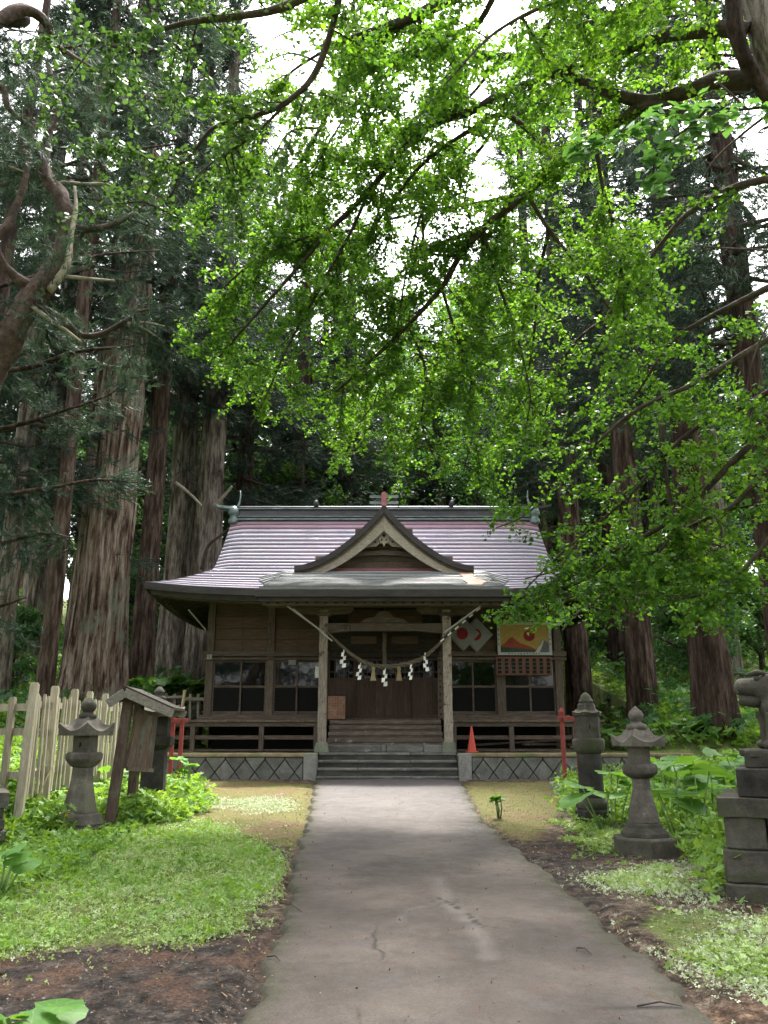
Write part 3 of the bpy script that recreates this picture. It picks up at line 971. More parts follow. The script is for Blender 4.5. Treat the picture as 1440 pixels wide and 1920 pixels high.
ng = 14
for sx in (-1, 1):
    for k in range(ng):
        t1, t0 = k / ng, (k + 1) / ng + .002
        rows = []
        for t, off in ((t0, 0), (t0, .028), (t1, .004)):
            z = gab(min(t, 1.0)); x = sx * GX * t
            yb = max(y_main(z) + .04, GY0 + .3)
            rows.append([(x, GY0 + (yb - GY0) * j / 8, z + off - .035 * (j == 0) - .06 * (j == 8)) for j in range(9)])
        if sx < 0: rows = rows[::-1]
        MB().grid(rows if sx > 0 else rows).build('gable_course', M['roof_top'] if k % 5 == 1 else M['roof'], hall, flat=False)
    ts = np.linspace(0, 1.0, 22)

    def band(o0, o1, y0, y1, name, mat, tmax=1.0, taper=0.0):
        """Curved board following the gable slope, between offsets o0 and o1 below it."""
        b = MB(); rows = [[], [], [], []]
        for t in ts:
            t = t * tmax
            h = 1e-3
            dx, dz = GX * h, gab(min(t + h, 1)) - gab(max(t - h, 0)); dz /= 2
            nrm = Vector((dz, -GX * h)); nrm = Vector((-abs(dz), -abs(dx))).normalized()
            w1 = o1 * (1 - taper * t)
            xa, za = GX * t + nrm.x * o0, gab(t) + nrm.y * o0
            xb, zb2 = GX * t + nrm.x * w1, gab(t) + nrm.y * w1
            xa, xb = max(xa, 0), max(xb, 0)
            for r, p in zip(rows, ((sx * xa, y1, za), (sx * xa, y0, za), (sx * xb, y0, zb2), (sx * xb, y1, zb2))): r.append(p)
        b.grid(rows if sx > 0 else rows[::-1]).build(name, M[mat], hall)
    band(-.02, .13, GY0 - .03, GY0 + .2, 'gable_edge', 'eave_dark')
    band(.125, .19, GY0 + .02, GY0 + .2, 'gable_molding', 'wood_x')
    band(.185, .47, GY0 + .06, GY0 + .13, 'barge_board', 'pale_wood', .97, .3)
for k, (z0, z1) in enumerate(((5.86, 6.0), (6.005, 6.15), (6.155, 6.3), (6.305, 6.6), (6.605, 7.1))):
    hw = 1.9 if k < 3 else 1.5 - .35 * (k - 2)
    MB().box(-hw, hw, 22.40 + .012 * (k % 2), 22.45, z0, z1).build('gable_board', M['wood_x'], hall)
# rainbow beam and carved pendant
rows = []
poly = [(-1.15, 6.22), (-.9, 6.36), (-.45, 6.42), (0, 6.44), (.45, 6.42), (.9, 6.36), (1.15, 6.22), (.8, 6.24), (.4, 6.30), (0, 6.31), (-.4, 6.30), (-.8, 6.24)]
MB().prism(poly, 22.24, 22.32).build('gable_beam', M['wood_x'], hall, bevel=.008)
for sx in (-1, 1):
    c = (sx * .82, 6.44)
    MB().tube([(c[0] + sx * .13 * (1 - a / 9) * math.cos(a), 22.22, c[1] + .10 * (1 - a / 9) * math.sin(a)) for a in np.linspace(0, 7.5, 24)], .022, 6).build('beam_scroll', M['wood_x'], hall, flat=False)
pend = MB().prism([(0, 6.98), (.16, 6.80), (.13, 6.66), (.10, 6.60), (.05, 6.62), (0, 6.50), (-.05, 6.62), (-.10, 6.60), (-.13, 6.66), (-.16, 6.80)], 22.10, 22.16).build('carved_pendant', M['pale_wood'], hall, bevel=.008)
fr = MB()
for sx in (-1, 1):
    fr.prism([(sx * .16, 6.80), (sx * .62, 6.50), (sx * .70, 6.47), (sx * .50, 6.49), (sx * .34, 6.52), (sx * .22, 6.52), (sx * .12, 6.62)][::sx], 22.13, 22.155)
    for cx, cz, r in ((.24, 6.64, .075), (.40, 6.585, .06), (.31, 6.70, .05), (.53, 6.53, .042)):
        fr.tube([(sx * (cx + r * (1 - a / 10) * math.cos(a)), 22.105, cz + r * (1 - a / 10) * math.sin(a)) for a in np.linspace(-1, 7, 22)], .013, 5)
fr.build('carved_scrolls', M['pale_wood'], pend)
hl = MB()
for cx, cz, r in ((0, 6.80, .03), (-.03, 6.83, .018), (.03, 6.83, .018), (0, 6.86, .016), (-.06, 6.70, .022), (.06, 6.70, .022), (.24, 6.64, .02), (-.24, 6.64, .02), (.4, 6.585, .016), (-.4, 6.585, .016)):
    hl.prism([(cx + r * math.cos(a), cz + 1.3 * r * math.sin(a)) for a in np.linspace(0, 2 * math.pi, 7)[:-1]], 22.085, 22.10)
hl.build('hollow_shade_disc', M['black'], pend)  # black discs, the shade of the carved hollows put into colour

# porch roof
PY0, PW0, PW1, PZ0 = 19.92, 3.14, 2.62, 4.95


def porch_z(s):
    return PZ0 + .30 * s + .043 * s * s


pw = .15
for k in range(17):
    s0, s1 = k * pw, (k + 1) * pw + .004
    rows = []
    for s, off in ((s0 + .04, -.01), (s0, .030), (s1, .004)):
        y = PY0 + s
        w = PW0 + (PW1 - PW0) * s / 2.5
        ext = .02 + .62 * min(max((y - Ye + .1) / .8, 0), 1)
        if k >= 15: w, ext = 2.05, .01
        row = []
        for j in range(45):
            u = -1 + 2 * j / 44
            x = u * (w + ext)
            z = porch_z(s)
            if abs(x) > w:
                f = (abs(x) - w) / max(ext, .01)
                z = z * (1 - f) + ((roof_z(x, y) + .03) if y > Ye else z) * f
            row.append((x, y, z + off + .006 * noise.noise(Vector((x * 2, y * 2, 4)))))
        rows.append(row)
    MB().grid(rows).build('porch_roof_course', M['roof_red'] if k >= 15 else M['roof_porch'], hall, flat=False)
# rusty sheet on the porch roof
rows = []
for s in np.linspace(.62, 2.2, 9):
    rows.append([(x + .18 * (2.2 - s) * .3, PY0 + s, porch_z(s) + .034) for x in np.linspace(2.02 + .04 * math.sin(s * 9), 2.30 + .25 * (2.2 - s) * (.6 + .4 * math.sin(s * 7)), 8)])
MB().grid(rows).build('rust_patch', M['rust'], hall, flat=False)
MB().box(-PW0, PW0, PY0, PY0 + .10, PZ0 - .17, PZ0 - .002).build('porch_eave_edge', M['eave_dark'], hall)
MB().box(-PW0 + .08, PW0 - .08, PY0 + .104, PY0 + .18, PZ0 - .27, PZ0 - .05).build('porch_fascia', M['eave_dark'], hall)
MB().box(-PW0 + .15, PW0 - .15, PY0 + .28, PY0 + .40, PZ0 - .34, PZ0 - .25).build('porch_eave_plank', M['wood_x'], hall)
for sx in (-1, 1):
    b = MB(); rows = [[], []]
    for s in np.linspace(0, 1.5, 8):
        x = sx * (PW0 + (PW1 - PW0) * s / 2.5)
        rows[0].append((x, PY0 + s, porch_z(s) + .01)); rows[1].append((x * .985, PY0 + s, porch_z(s) - .24))
    b.grid(rows if sx > 0 else rows[::-1]).build('porch_side_edge', M['eave_dark'], hall)
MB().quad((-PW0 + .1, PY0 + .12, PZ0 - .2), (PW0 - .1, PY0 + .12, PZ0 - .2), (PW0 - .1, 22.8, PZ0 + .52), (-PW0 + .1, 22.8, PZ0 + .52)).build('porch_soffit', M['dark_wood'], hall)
rp = MB().box(-.035, .035, 0, 2.6, -.045, .045).mesh('porch_rafter', M['dark_wood'])
for k in range(25):
    link('porch_rafter', rp, hall, (-2.85 + 5.7 * k / 24, PY0 + .25 - YC, PZ0 - .26 - PLAT), (math.radians(14), 0, 0))

# porch posts and beams
YP = 21.1
for sx in (-1, 1):
    x = 1.56 * sx + .03
    b = MB()
    nseg = 22
    rows = []
    for i in range(nseg + 1):
        z = 1.36 + (4.62 - 1.36) * i / nseg
        e = .012 * max(0, 1 - (z - 1.36) / 1.8)
        ring = []
        for cx, cy in ((-1, -1), (-.3, -1), (.3, -1), (1, -1), (1, -.3), (1, .3), (1, 1), (-1, 1), (-1, -1)):
            q = Vector((x + cx * .105, YP + cy * .105, z))
            d = noise.noise(q * 14) * e * 1.6
            ring.append((q.x + cx * d, q.y + cy * d, z))
        rows.append(ring)
    b.grid(rows).build('porch_post', M['porch_post'], hall)
    n = MB().lathe([(.26, 0), (.25, .02), (.20, .24), (.17, .24)], 4, (x, YP, PLAT), math.pi / 4).build('post_base', M['mossy_stone'], hall, bevel=.01)
    MB().box(x - .17, x + .17, YP - .16, YP + .16, 4.46, 4.54).box(x - .24, x + .24, YP - .1, YP + .1, 4.54, 4.66).build('bracket_block', M['wood_x'], hall, bevel=.01)
    MB().prism([(x - .75, 4.62), (x - .62, 4.52), (x - .2, 4.50), (x + .2, 4.50), (x + .62, 4.52), (x + .75, 4.62), (x + .75, 4.70), (x - .75, 4.70)], YP - .07, YP + .07).build('bracket_arm', M['wood_x'], hall, bevel=.008)
    MB().bar((x, YP + .1, 4.32), (x, 22.85, 4.42), .12, .18).build('tie_beam', M['dark_wood'], hall)
MB().box(-3.0, 3.0, YP - .1, YP + .1, 4.70, 4.84).build('porch_purlin', M['wood_x'], hall, bevel=.01)
beam = MB().prism([(-1.44, 4.02), (-1.2, 4.04), (-.8, 4.08), (.8, 4.08), (1.2, 4.04), (1.50, 4.02), (1.50, 4.28), (-1.44, 4.28)], YP - .09, YP + .09).build('rainbow_beam', M['wood_x'], hall, bevel=.012)
mk = MB()
for x0, x1, z0, z1 in ((-1.02, -.86, 4.215, 4.228), (-1.0, -.985, 4.09, 4.21), (-.95, -.935, 4.09, 4.21), (-.88, -.865, 4.08, 4.22), (-.85, -.838, 4.06, 4.23), (-1.0, -.93, 4.15, 4.162)):
    mk.box(x0, x1, YP - .094, YP - .0905, z0, z1)
mk.build('ink_mark', M['black'], beam)
MB().prism([(-.62, 4.285), (-.5, 4.40), (-.25, 4.44), (-.12, 4.60), (.12, 4.60), (.25, 4.44), (.5, 4.40), (.62, 4.285)], YP - .05, YP + .05).build('frog_leg_strut', M['wood_x'], hall, bevel=.01)
for x0, x1 in ((-.95, -.1), (.12, 1.0)):
    MB().box(x0, x1, 21.9, 21.94, 4.30, 4.75).build('hanging_plaque', M['wall_wood'], hall, bevel=.008)
    MB().box(x0 + .08, x1 - .1, 21.95, 22.0, 3.86, 4.05).build('transom_board', M['wall_wood'], hall)

# floor, veranda and its underpinning
MB().box(-4.85, 4.85, YF, YB, FLOOR - .14, FLOOR - .005).build('floor', M['dark_wood'], hall)
fb = MB().box(-.061, .061, -.02, .98, -.05, 0).mesh('floor_board', M['wood_y'])
for k in range(90):
    x = -5.62 + 11.24 * k / 89
    if -1.62 < x < 1.68: continue
    link('floor_board', fb, hall, (x, 21.94 - YC + random.uniform(-.012, .012), FLOOR - PLAT + random.uniform(-.006, .003)))
for x0, x1 in ((-5.62, -1.66), (1.72, 5.62)):
    MB().box(x0, x1, 21.98, 22.10, FLOOR - .17, FLOOR - .054).build('veranda_beam', M['wood_x'], hall, bevel=.006)
    MB().box(x0, x1, 22.02, 22.06, 1.42, 1.52).build('veranda_rail', M['wood_x'], hall, bevel=.005)
    MB().box(x0, x1, 22.01, 22.12, 1.13, 1.18).build('veranda_sill', M['wood_x'], hall)
for x in (-5.55, -4.92, -3.15, -1.75, 1.80, 3.28, 4.9, 5.5):
    MB().box(x - .06, x + .06, 21.96, 22.08, PLAT, FLOOR - .17).build('veranda_post', M['wood_z'], hall, bevel=.006)
for sgn in (-1, 1):                                        # side verandas
    o = MB().box(sgn * 5.2 - .45, sgn * 5.2 + .45, 22.95, YB, FLOOR - .06, FLOOR - .006).build('side_floor', M['wood_y'], hall)
    for y in (24.2, 25.8, 27.3):
        MB().box(sgn * 5.55 - .05, sgn * 5.55 + .05, y, y + .1, PLAT, FLOOR - .06).build('veranda_post', M['wood_z'], hall)
MB().box(-4.7, 4.7, 23.4, 23.5, PLAT, FLOOR - .15).build('underfloor_shade_panel', M['interior'], hall)  # near-black sheet added for the shade under the floor
for k, (za, zb_) in enumerate(((1.12, 1.29), (1.12, 1.45), (1.12, 1.61), (1.12, 1.77), (1.12, 1.905))):
    ya = 21.35 + .27 * k
    mt = 'step' if k == 0 else 'step_wood'
    if k == 0:
        for xa, xb in ((-1.40, -.08), (-.07, .05), (.06, .98), (.99, 1.47)):
            roughen(MB().box(xa, xb, ya + random.uniform(-.01, .01), ya + .5, za, zb_), .006).build('stair_block', M['concrete' if xb - xa < .5 else 'step'], hall, bevel=.02, seg=2)
    else:
        roughen(MB().box(-1.43, 1.50, ya, ya + (.3 if k < 4 else 1.0), zb_ - .10, zb_), .005).build('stair_tread', M[mt], hall, bevel=.02, seg=2)
        MB().box(-1.42, 1.49, ya + .03, ya + .1, za, zb_ - .1).build('stair_riser', M['step_wood'], hall)

# facade
PO = [-4.75, -3.10, -1.64, 1.66, 3.15, 4.75]
for x in PO:
    MB().box(x - .10, x + .10, YF - .10, YF + .10, FLOOR, 5.25).build('wall_post', M['wood_z'], hall, bevel=.008)
for x0, x1 in ((-4.97, -1.50), (1.50, 4.97)):
    MB().box(x0, x1, YF - .135, YF - .102, 3.60, 3.74).build('lintel_beam', M['wood_x'], hall, bevel=.006)
    MB().box(x0, x1, YF - .13, YF - .10, 3.50, 3.575).build('lintel_rail', M['wood_x'], hall, bevel=.006)
    MB().box(x0, x1, YF - .14, YF + .05, FLOOR, FLOOR + .14).build('sill_beam', M['wood_x'], hall, bevel=.006)
for i, (a, b_) in enumerate(((0, 1), (1, 2), (3, 4), (4, 5))):
    x0, x1 = PO[a] + .10, PO[b_] - .10
    z = 3.745
    for k in range(5):
        hgt = (.33, .30, .34, .31, .24)[k]
        MB().box(x0, x1, YF - .02 + .006 * (k % 2), YF + .03, z, z + hgt - .006).build('wall_board', M['wall_wood'], hall, bevel=.004)
        z += hgt
    xm = (x0 + x1) / 2 + (.0 if i != 0 else .03)
    if i < 3: MB().box(xm - .012, xm + .012, YF - .03, YF - .0, 3.745, 5.2).build('batten', M['wall_wood'], hall)
    w = MB()
    zl, zh, zm = FLOOR + .14, 3.50, 2.80
    for s0, s1, yo in ((x0, xm + .03, -.035), (xm - .03, x1, .015)):
        for q in ((s0, s0 + .045, zl, zh), (s1 - .045, s1, zl, zh)): w.box(q[0], q[1], YF + yo - .017, YF + yo + .017, q[2], q[3])
        for q in ((zl, zl + .10), (zm - .028, zm + .028), (zh - .05, zh)): w.box(s0 + .045, s1 - .045, YF + yo - .016, YF + yo + .016, q[0], q[1])
    win = w.build('window', M['wood_x'], hall)
    for s0, s1, yo in ((x0, xm + .03, -.035), (xm - .03, x1, .015)):
        MB().box(s0 + .045, s1 - .045, YF + yo - .004, YF + yo + .004, zm + .028, zh - .05).build('pane', M['glass'], win)
        MB().box(s0 + .045, s1 - .045, YF + yo - .004, YF + yo + .004, zl + .10, zm - .028).build('pane', M['screen'], win)
# curtain seen in the left window: gathered cloth
cu = MB(); rows = [[], []]
for j in range(15):
    x = -4.45 + .26 * j / 14
    rows[0].append((x, YF + .10 + .02 * math.sin(j * 1.9), 2.86)); rows[1].append((x + .04, YF + .10 + .02 * math.sin(j * 1.9), 3.36))
cu.grid(rows).build('curtain', M['cloth_white'], hall, flat=False)
# outer side walls of broad boards, back wall, ceiling
for sgn in (-1, 1):
    z = FLOOR
    k = 0
    while z < 5.1:
        MB().box(sgn * 4.72 - .03, sgn * 4.72 + .03, YF + .1, YB, z, z + .345).build('wall_board', M['wall_wood'], hall); z += .35; k += 1
MB().box(-4.7, 4.7, YB - .06, YB, FLOOR, 5.2).build('back_wall', M['wall_wood'], hall)
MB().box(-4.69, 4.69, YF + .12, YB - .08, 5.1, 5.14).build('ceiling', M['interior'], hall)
MB().box(-4.6, 4.6, YF + 1.2, YF + 1.25, FLOOR, 5.1).build('added_dark_screen', M['interior'], hall)  # added near-black sheet that keeps the hall inside dark

# entrance doors
for k in range(4):
    x0 = -1.53 + k * .765; x1 = x0 + .762
    yo = YF - .03 + .05 * (k in (1, 2))
    d = MB()
    for q in ((x0, x0 + .06), (x1 - .06, x1)): d.box(q[0], q[1], yo - .02, yo + .02, 1.96, 3.56)
    for q in ((1.96, 2.06), (2.95, 3.03), (3.50, 3.56)): d.box(x0 + .06, x1 - .06, yo - .019, yo + .019, *q)
    door = d.build('door', M['door_wood'], hall)
    for j in range(4):
        xa = x0 + .06 + (x1 - x0 - .12) * j / 4
        MB().box(xa + .002, xa + (x1 - x0 - .12) / 4 - .002, yo - .008 + .003 * (j % 2), yo + .006, 2.06, 2.95).build('door_panel', M['door_wood'], door)
    la = MB()
    for j in range(1, 5): la.box(x0 + .06 + .128 * j - .008, x0 + .06 + .128 * j + .008, yo - .014, yo, 3.03, 3.50)
    la.box(x0 + .06, x1 - .06, yo - .012, yo + .002, 3.18, 3.195)
    la.build('lattice', M['wood_z'], door)
    MB().box(x0 + .06, x1 - .06, yo + .003, yo + .009, 3.03, 3.50).build('door_pane', M['glass'], door)
MB().box(-1.54, 1.56, YF - .12, YF + .08, 3.57, 3.70).build('door_lintel', M['dark_wood'], hall, bevel=.006)
for k in range(4):
    MB().box(-1.54, 1.56, YF - .01 + .006 * (k % 2), YF + .03, 3.70 + .38 * k, 4.075 + .38 * k).build('transom_board', M['dark_wood'], hall)
MB().box(-1.54, 1.56, YF - .14, YF + .1, FLOOR, 1.958).build('threshold', M['wood_x'], hall)
for sx, x in ((-1, -1.60), (1, 1.60)):
    MB().bar((x + sx * .8, 20.35, 4.62), (x + sx * (-.08), 20.85, 4.02), .035).build('prop_rod', M['metal_pipe'], hall)
MB().bar((-5.2, 21.9, 4.75), (-4.86, 22.6, 4.30), .03).build('prop_rod', M['metal_pipe'], hall)
MB().bar((5.2, 21.9, 4.75), (4.86, 22.6, 4.30), .03).build('prop_rod', M['metal_pipe'], hall)

# ------------------------------------------------------------------ things fixed to the hall
def text_mesh(body, size, loc, rot, mat, parent, name='lettering'):
    cu_ = bpy.data.curves.new(name, 'FONT')
    cu_.body = body; cu_.size = size; cu_.extrude = .002; cu_.align_x = 'CENTER'; cu_.align_y = 'CENTER'
    tmp = bpy.data.objects.new(name, cu_)
    COL.objects.link(tmp)
    bpy.context.view_layer.update()
    me = bpy.data.meshes.new_from_object(tmp.evaluated_get(bpy.context.evaluated_depsgraph_get()))
    bpy.data.objects.remove(tmp)
    me.materials.clear(); me.materials.append(mat)
    return link(name, me, parent, loc, rot)


def glyph(mb, cx, cz, s, y, rnd=random):
    """A small worn written character: a few brush strokes, no longer readable."""
    for _ in range(3):
        z = cz + rnd.uniform(-.4, .4) * s; mb.box(cx - s * .42, cx + s * .42 * rnd.uniform(.6, 1), y - .002, y, z - s * .06, z + s * .06)
    for _ in range(2):
        x = cx + rnd.uniform(-.3, .3) * s; mb.box(x - s * .06, x + s * .06, y - .0035, y - .0022, cz - s * .45, cz + s * .45 * rnd.uniform(.4, 1))


# painted board under the right eave (a plain landscape in the same colours)
a, b_ = pos(932, 1166, 22.62), pos(1036, 1228, 22.62)
x0, x1, z1, z0 = a.x, b_.x, a.z, b_.z
yb = 22.68
pb = empty('picture_board', ((x0 + x1) / 2, yb, z0), 'painted votive board with red hill and red sun under the right eave', 'painting')
w, h = x1 - x0, z1 - z0
fr = MB(); t_ = .075
fr.box(x0, x1, yb - .03, yb + .03, z1 - t_, z1).box(x0, x1, yb - .03, yb + .03, z0, z0 + t_).box(x0, x0 + t_, yb - .03, yb + .03, z0 + t_, z1 - t_).box(x1 - t_, x1, yb - .03, yb + .03, z0 + t_, z1 - t_)
fr.build('frame', M['frame_white'], pb)
MB().box(x0 + t_, x1 - t_, yb - .01, yb + .01, z0 + t_, z1 - t_).build('panel', M['yellow'], pb)


def U(u, v): return (x0 + t_ + (w - 2 * t_) * u, z0 + t_ + (h - 2 * t_) * v)


pr = MB().prism([U(0, .18), U(.5, .10), U(.72, .12), U(.6, .22), U(.42, .32), U(.33, .43), U(.26, .55), U(.2, .53), U(.1, .34), U(0, .24)], yb - .014, yb - .011)
pr.build('painted_hill', M['hillred'], pb)
MB().prism([U(0, 0), U(.78, 0), U(.74, .1), U(.5, .13), U(.2, .17), U(0, .2)], yb - .018, yb - .015).build('painted_shore', M['darkgreen'], pb)
MB().prism([U(.74, 0), U(1, 0), U(1, .30), U(.93, .42), U(.86, .40), U(.80, .22)], yb - .021, yb - .019).build('painted_rocks', M['ridge_dark'], pb)
MB().prism([U(.70, .0), U(.80, .0), U(.86, .22), U(.90, .42), U(.87, .43), U(.82, .26), U(.76, .12)], yb - .025, yb - .022).build('painted_band', M['frame_white'], pb)
c = U(.60, .60); r = .155
MB().prism([(c[0] + r * math.cos(t), c[1] + r * .93 * math.sin(t)) for t in np.linspace(0, 2 * math.pi, 25)[:-1]], yb - .018, yb - .012).build('painted_sun', M['disc_red'], pb)
g = MB()
for k in range(11): glyph(g, x0 + .30 + .082 * k, z0 + t_ / 2, .05, yb - .031)
for k in range(4):
    glyph(g, x0 + t_ / 2, z0 + .3 + .13 * k, .055, yb - .031); glyph(g, x1 - t_ / 2, z0 + .3 + .13 * k, .055, yb - .031)
g.build('lettering', M['black'], pb)['kind'] = 'stuff'

# rack of name plaques below it
a, b_ = pos(930, 1231, 22.66), pos(1036, 1266, 22.66)
x0, x1, z1, z0 = a.x, b_.x, a.z, b_.z
yb = 22.70
rk = empty('plaque_rack', ((x0 + x1) / 2, yb, z0), 'red brown rack of eight name plaques hanging over the right windows', 'sign')
MB().box(x0, x1, yb, yb + .03, z0, z1).build('backboard', M['plaque'], rk)
for k in range(8):
    cx = x0 + (x1 - x0) * (k + .5) / 8; hw = (x1 - x0) / 8 * .33
    MB().prism([(cx - hw, z0 + .03), (cx + hw, z0 + .03), (cx + hw, z1 - .07), (cx, z1 - .02), (cx - hw, z1 - .07)], yb - .016, yb - .001).build('name_plaque', M['sign_wood'], rk)
    g = MB()
    for q in range(4): g.box(cx - hw * .72, cx + hw * .72, yb - .019, yb - .0165, z0 + .05 + .105 * q, z0 + .13 + .105 * q)
    g.build('lettering', M['interior'], rk)['kind'] = 'stuff'

# two flags hung crosswise on the wall right of the porch
fl = []
for k, (cx, cz, dy) in enumerate(((868, 1188, 0), (893, 1190, .05))):
    c = pos(cx, cz, 22.66 + dy)
    o = empty('rising_sun_flag', c, ['grey white cloth flag with whole red disc beside the porch post', 'half covered white flag with red disc behind the other flag'][k], 'flag', 'flags on the wall right of the porch')
    s = .40
    rows = []
    for i in range(9):
        for_row = []
        for j in range(9):
            u, v = (i / 8 - .5) * 2 * s * .82, (j / 8 - .5) * 2 * s * .82
            xx, zz = (u + v) * .80, (v - u) * .95
            for_row.append((c.x + xx * .86, c.y + .012 * math.sin(xx * 9 + k), c.z + zz * .78))
        rows.append(for_row)
    f = MB().grid(rows).build('cloth', M['cloth_white'], o, flat=False)
    so = f.modifiers.new('thick', 'SOLIDIFY'); so.thickness = .006
    r = .155
    MB().prism([(c.x - .02 + r * math.cos(t), c.z + r * 1.05 * math.sin(t)) for t in np.linspace(0, 2 * math.pi, 25)[:-1]], c.y - .024, c.y - .018).build('red_disc', M['disc_red'], o)
# striped flagpoles fixed crosswise at the porch posts
for sx, lab in ((-1, 'thin pale flagpole slanting across the left porch post'), (1, 'black and white striped flagpole slanting across the right porch post')):
    p0, p1 = (pos(550, 1141, 20.7), pos(623, 1202, 20.9)) if sx < 0 else (pos(900, 1140, 20.7), pos(826, 1203, 20.9))
    o = empty('flagpole', p1, lab, 'flagpole')
    n = 1 if sx < 0 else 11
    MB().bar(p0, p1, .026).build('pole', M['metal_pipe'] if sx < 0 else M['black'], o)
    if sx > 0:
        for k in range(0, n, 2):
            q0, q1 = p0.lerp(p1, k / n), p0.lerp(p1, (k + 1) / n)
            MB().bar(q0, q1, .034).build('white_band', M['white'], o)

# rope, paper streamers, tassels, bell and bell rope
rope_pts_px = [(612, 1184), (635, 1206), (655, 1224), (678, 1240), (702, 1249), (735, 1250), (765, 1245), (790, 1236), (808, 1222), (826, 1205), (842, 1186)]
rp_ = [pos(x, y, 20.92) for x, y in rope_pts_px]
dense = []
for i in range(len(rp_) - 1):
    for k in range(8): dense.append(rp_[i].lerp(rp_[i + 1], k / 8))
dense.append(rp_[-1])
ro = empty('straw_rope', rp_[4], 'twisted straw rope sagging between the two porch posts', 'rope')
for ph in range(3):
    pts = []
    rad = []
    for i, p in enumerate(dense):
        a = i * .55 + ph * 2 * math.pi / 3
        R_ = .019 + .017 * math.sin(math.pi * i / len(dense))
        pts.append(p + Vector((0, math.cos(a) * R_, math.sin(a) * R_)))
        rad.append(R_ * .85)
    MB().tube(pts, rad, 7).build('strand', M['rope'], ro, flat=False)


def streamer(top, bot, w, label):
    o = empty('paper_streamer', top, label, 'paper streamer', 'white paper streamers on the straw rope')
    a, b2 = Vector(top), Vector(bot)
    n = 5
    d = (b2 - a)
    for k in range(n):
        sx = -1 if k % 2 else 1
        p = a + d * (k / n); q = a + d * ((k + 1.12) / n)
        f = w * (.5 + .12 * k)
        x0_, x1_ = (p.x - f * .15, p.x + f) if sx > 0 else (p.x - f, p.x + f * .15)
        if k == 0: x0_, x1_ = p.x - f * .3, p.x + f * .3
        yy = p.y + .02 * sx
        dx = q.x - p.x
        MB().grid([[(x0_, yy, p.z), (x1_, yy + .01, p.z + .012)], [(x0_ + dx, yy - .015, q.z), (x1_ + dx, yy - .005, q.z + .01)]]).build('fold', M['white'], o)
    return o


for (tx, ty), (bx, by), w, lab in (((645, 1217), (642, 1251), .085, 'white paper streamer nearest the left porch post, highest on the left'),
                                  ((677, 1240), (671, 1274), .075, 'slim white paper streamer left of the left straw tassel'),
                                  ((723, 1250), (720, 1286), .080, 'white paper streamer hanging lowest at the middle of the rope'),
                                  ((773, 1240), (768, 1274), .060, 'slim white paper streamer right of the right straw tassel'),
                                  ((797, 1224), (799, 1258), .075, 'white paper streamer nearest the right porch post')):
    streamer(pos(tx, ty, 20.88), pos(bx, by, 20.88), w, lab)
for px, lab in ((700, 'straw tassel hanging from the rope between left streamers'), (748, 'straw tassel hanging from the rope between right streamers')):
    c = pos(px, 1249, 20.9)
    o = empty('straw_tassel', c, lab, 'tassel', 'straw tassels on the rope')
    MB().lathe([(.02, 0), (.045, -.03), (.05, -.09), (.03, -.12), (.045, -.16), (.075, -.34), (.085, -.36)][::-1], 12, c).build('tassel', M['tassel'], o, flat=False)
c = pos(722, 1150, 21.6)
o = empty('bell', c, 'small brass bell hanging under the porch beam', 'bell')
MB().lathe([(.0, .0), (.05, .01), (.065, .05), (.05, .1), (.03, .14), (.045, .2), (.02, .24), (.008, .34)], 12, (c.x, c.y, c.z - .1)).build('bell_body', M['bronze'], o, flat=False)
c = pos(721, 1186, 21.6)
o = empty('bell_rope', c, 'thick grey bell rope hanging in front of the doors', 'rope')
zt, zb_ = c.z, pos(721, 1262, 21.6).z
MB().tube([(c.x + .008 * math.sin(k), c.y, zt + (zb_ - zt) * k / 12) for k in range(13)], .055, 9, bumpy=.15).build('rope_body', M['rope'], o, flat=False)
o['label'] = 'thick grey bell rope hanging in front of the doors'

# notices
def plate(name, px0, py0, px1, py1, Y, mat, label, cat, rows=(0, 0), ink='black', frame=None, tilt=0.0):
    a, b2 = pos(px0, py0, Y), pos(px1, py1, Y)
    o = empty(name, ((a.x + b2.x) / 2, Y, b2.z), label, cat)
    MB().box(a.x, b2.x, Y - .008, Y + .008, b2.z, a.z).build('board', M[mat], o)
    if frame:
        t = .035
        f = MB().box(a.x - t, b2.x + t, Y - .015, Y + .02, a.z, a.z + t).box(a.x - t, b2.x + t, Y - .015, Y + .02, b2.z - t, b2.z)
        f.box(a.x - t, a.x, Y - .015, Y + .02, b2.z, a.z).box(b2.x, b2.x + t, Y - .015, Y + .02, b2.z, a.z)
        f.build('frame', M[frame], o)
    nc, nr_ = rows
    if nc:
        g = MB()
        sx, sz = (b2.x - a.x) / nc, (a.z - b2.z) / nr_
        for i in range(nc):
            for j in range(nr_):
                if random.random() < .88: glyph(g, a.x + sx * (i + .5), b2.z + sz * (j + .5), min(sx, sz) * .62, Y - .009)
        g.build('lettering', M[ink], o)['kind'] = 'stuff'
    o.rotation_euler.x = tilt
    return o


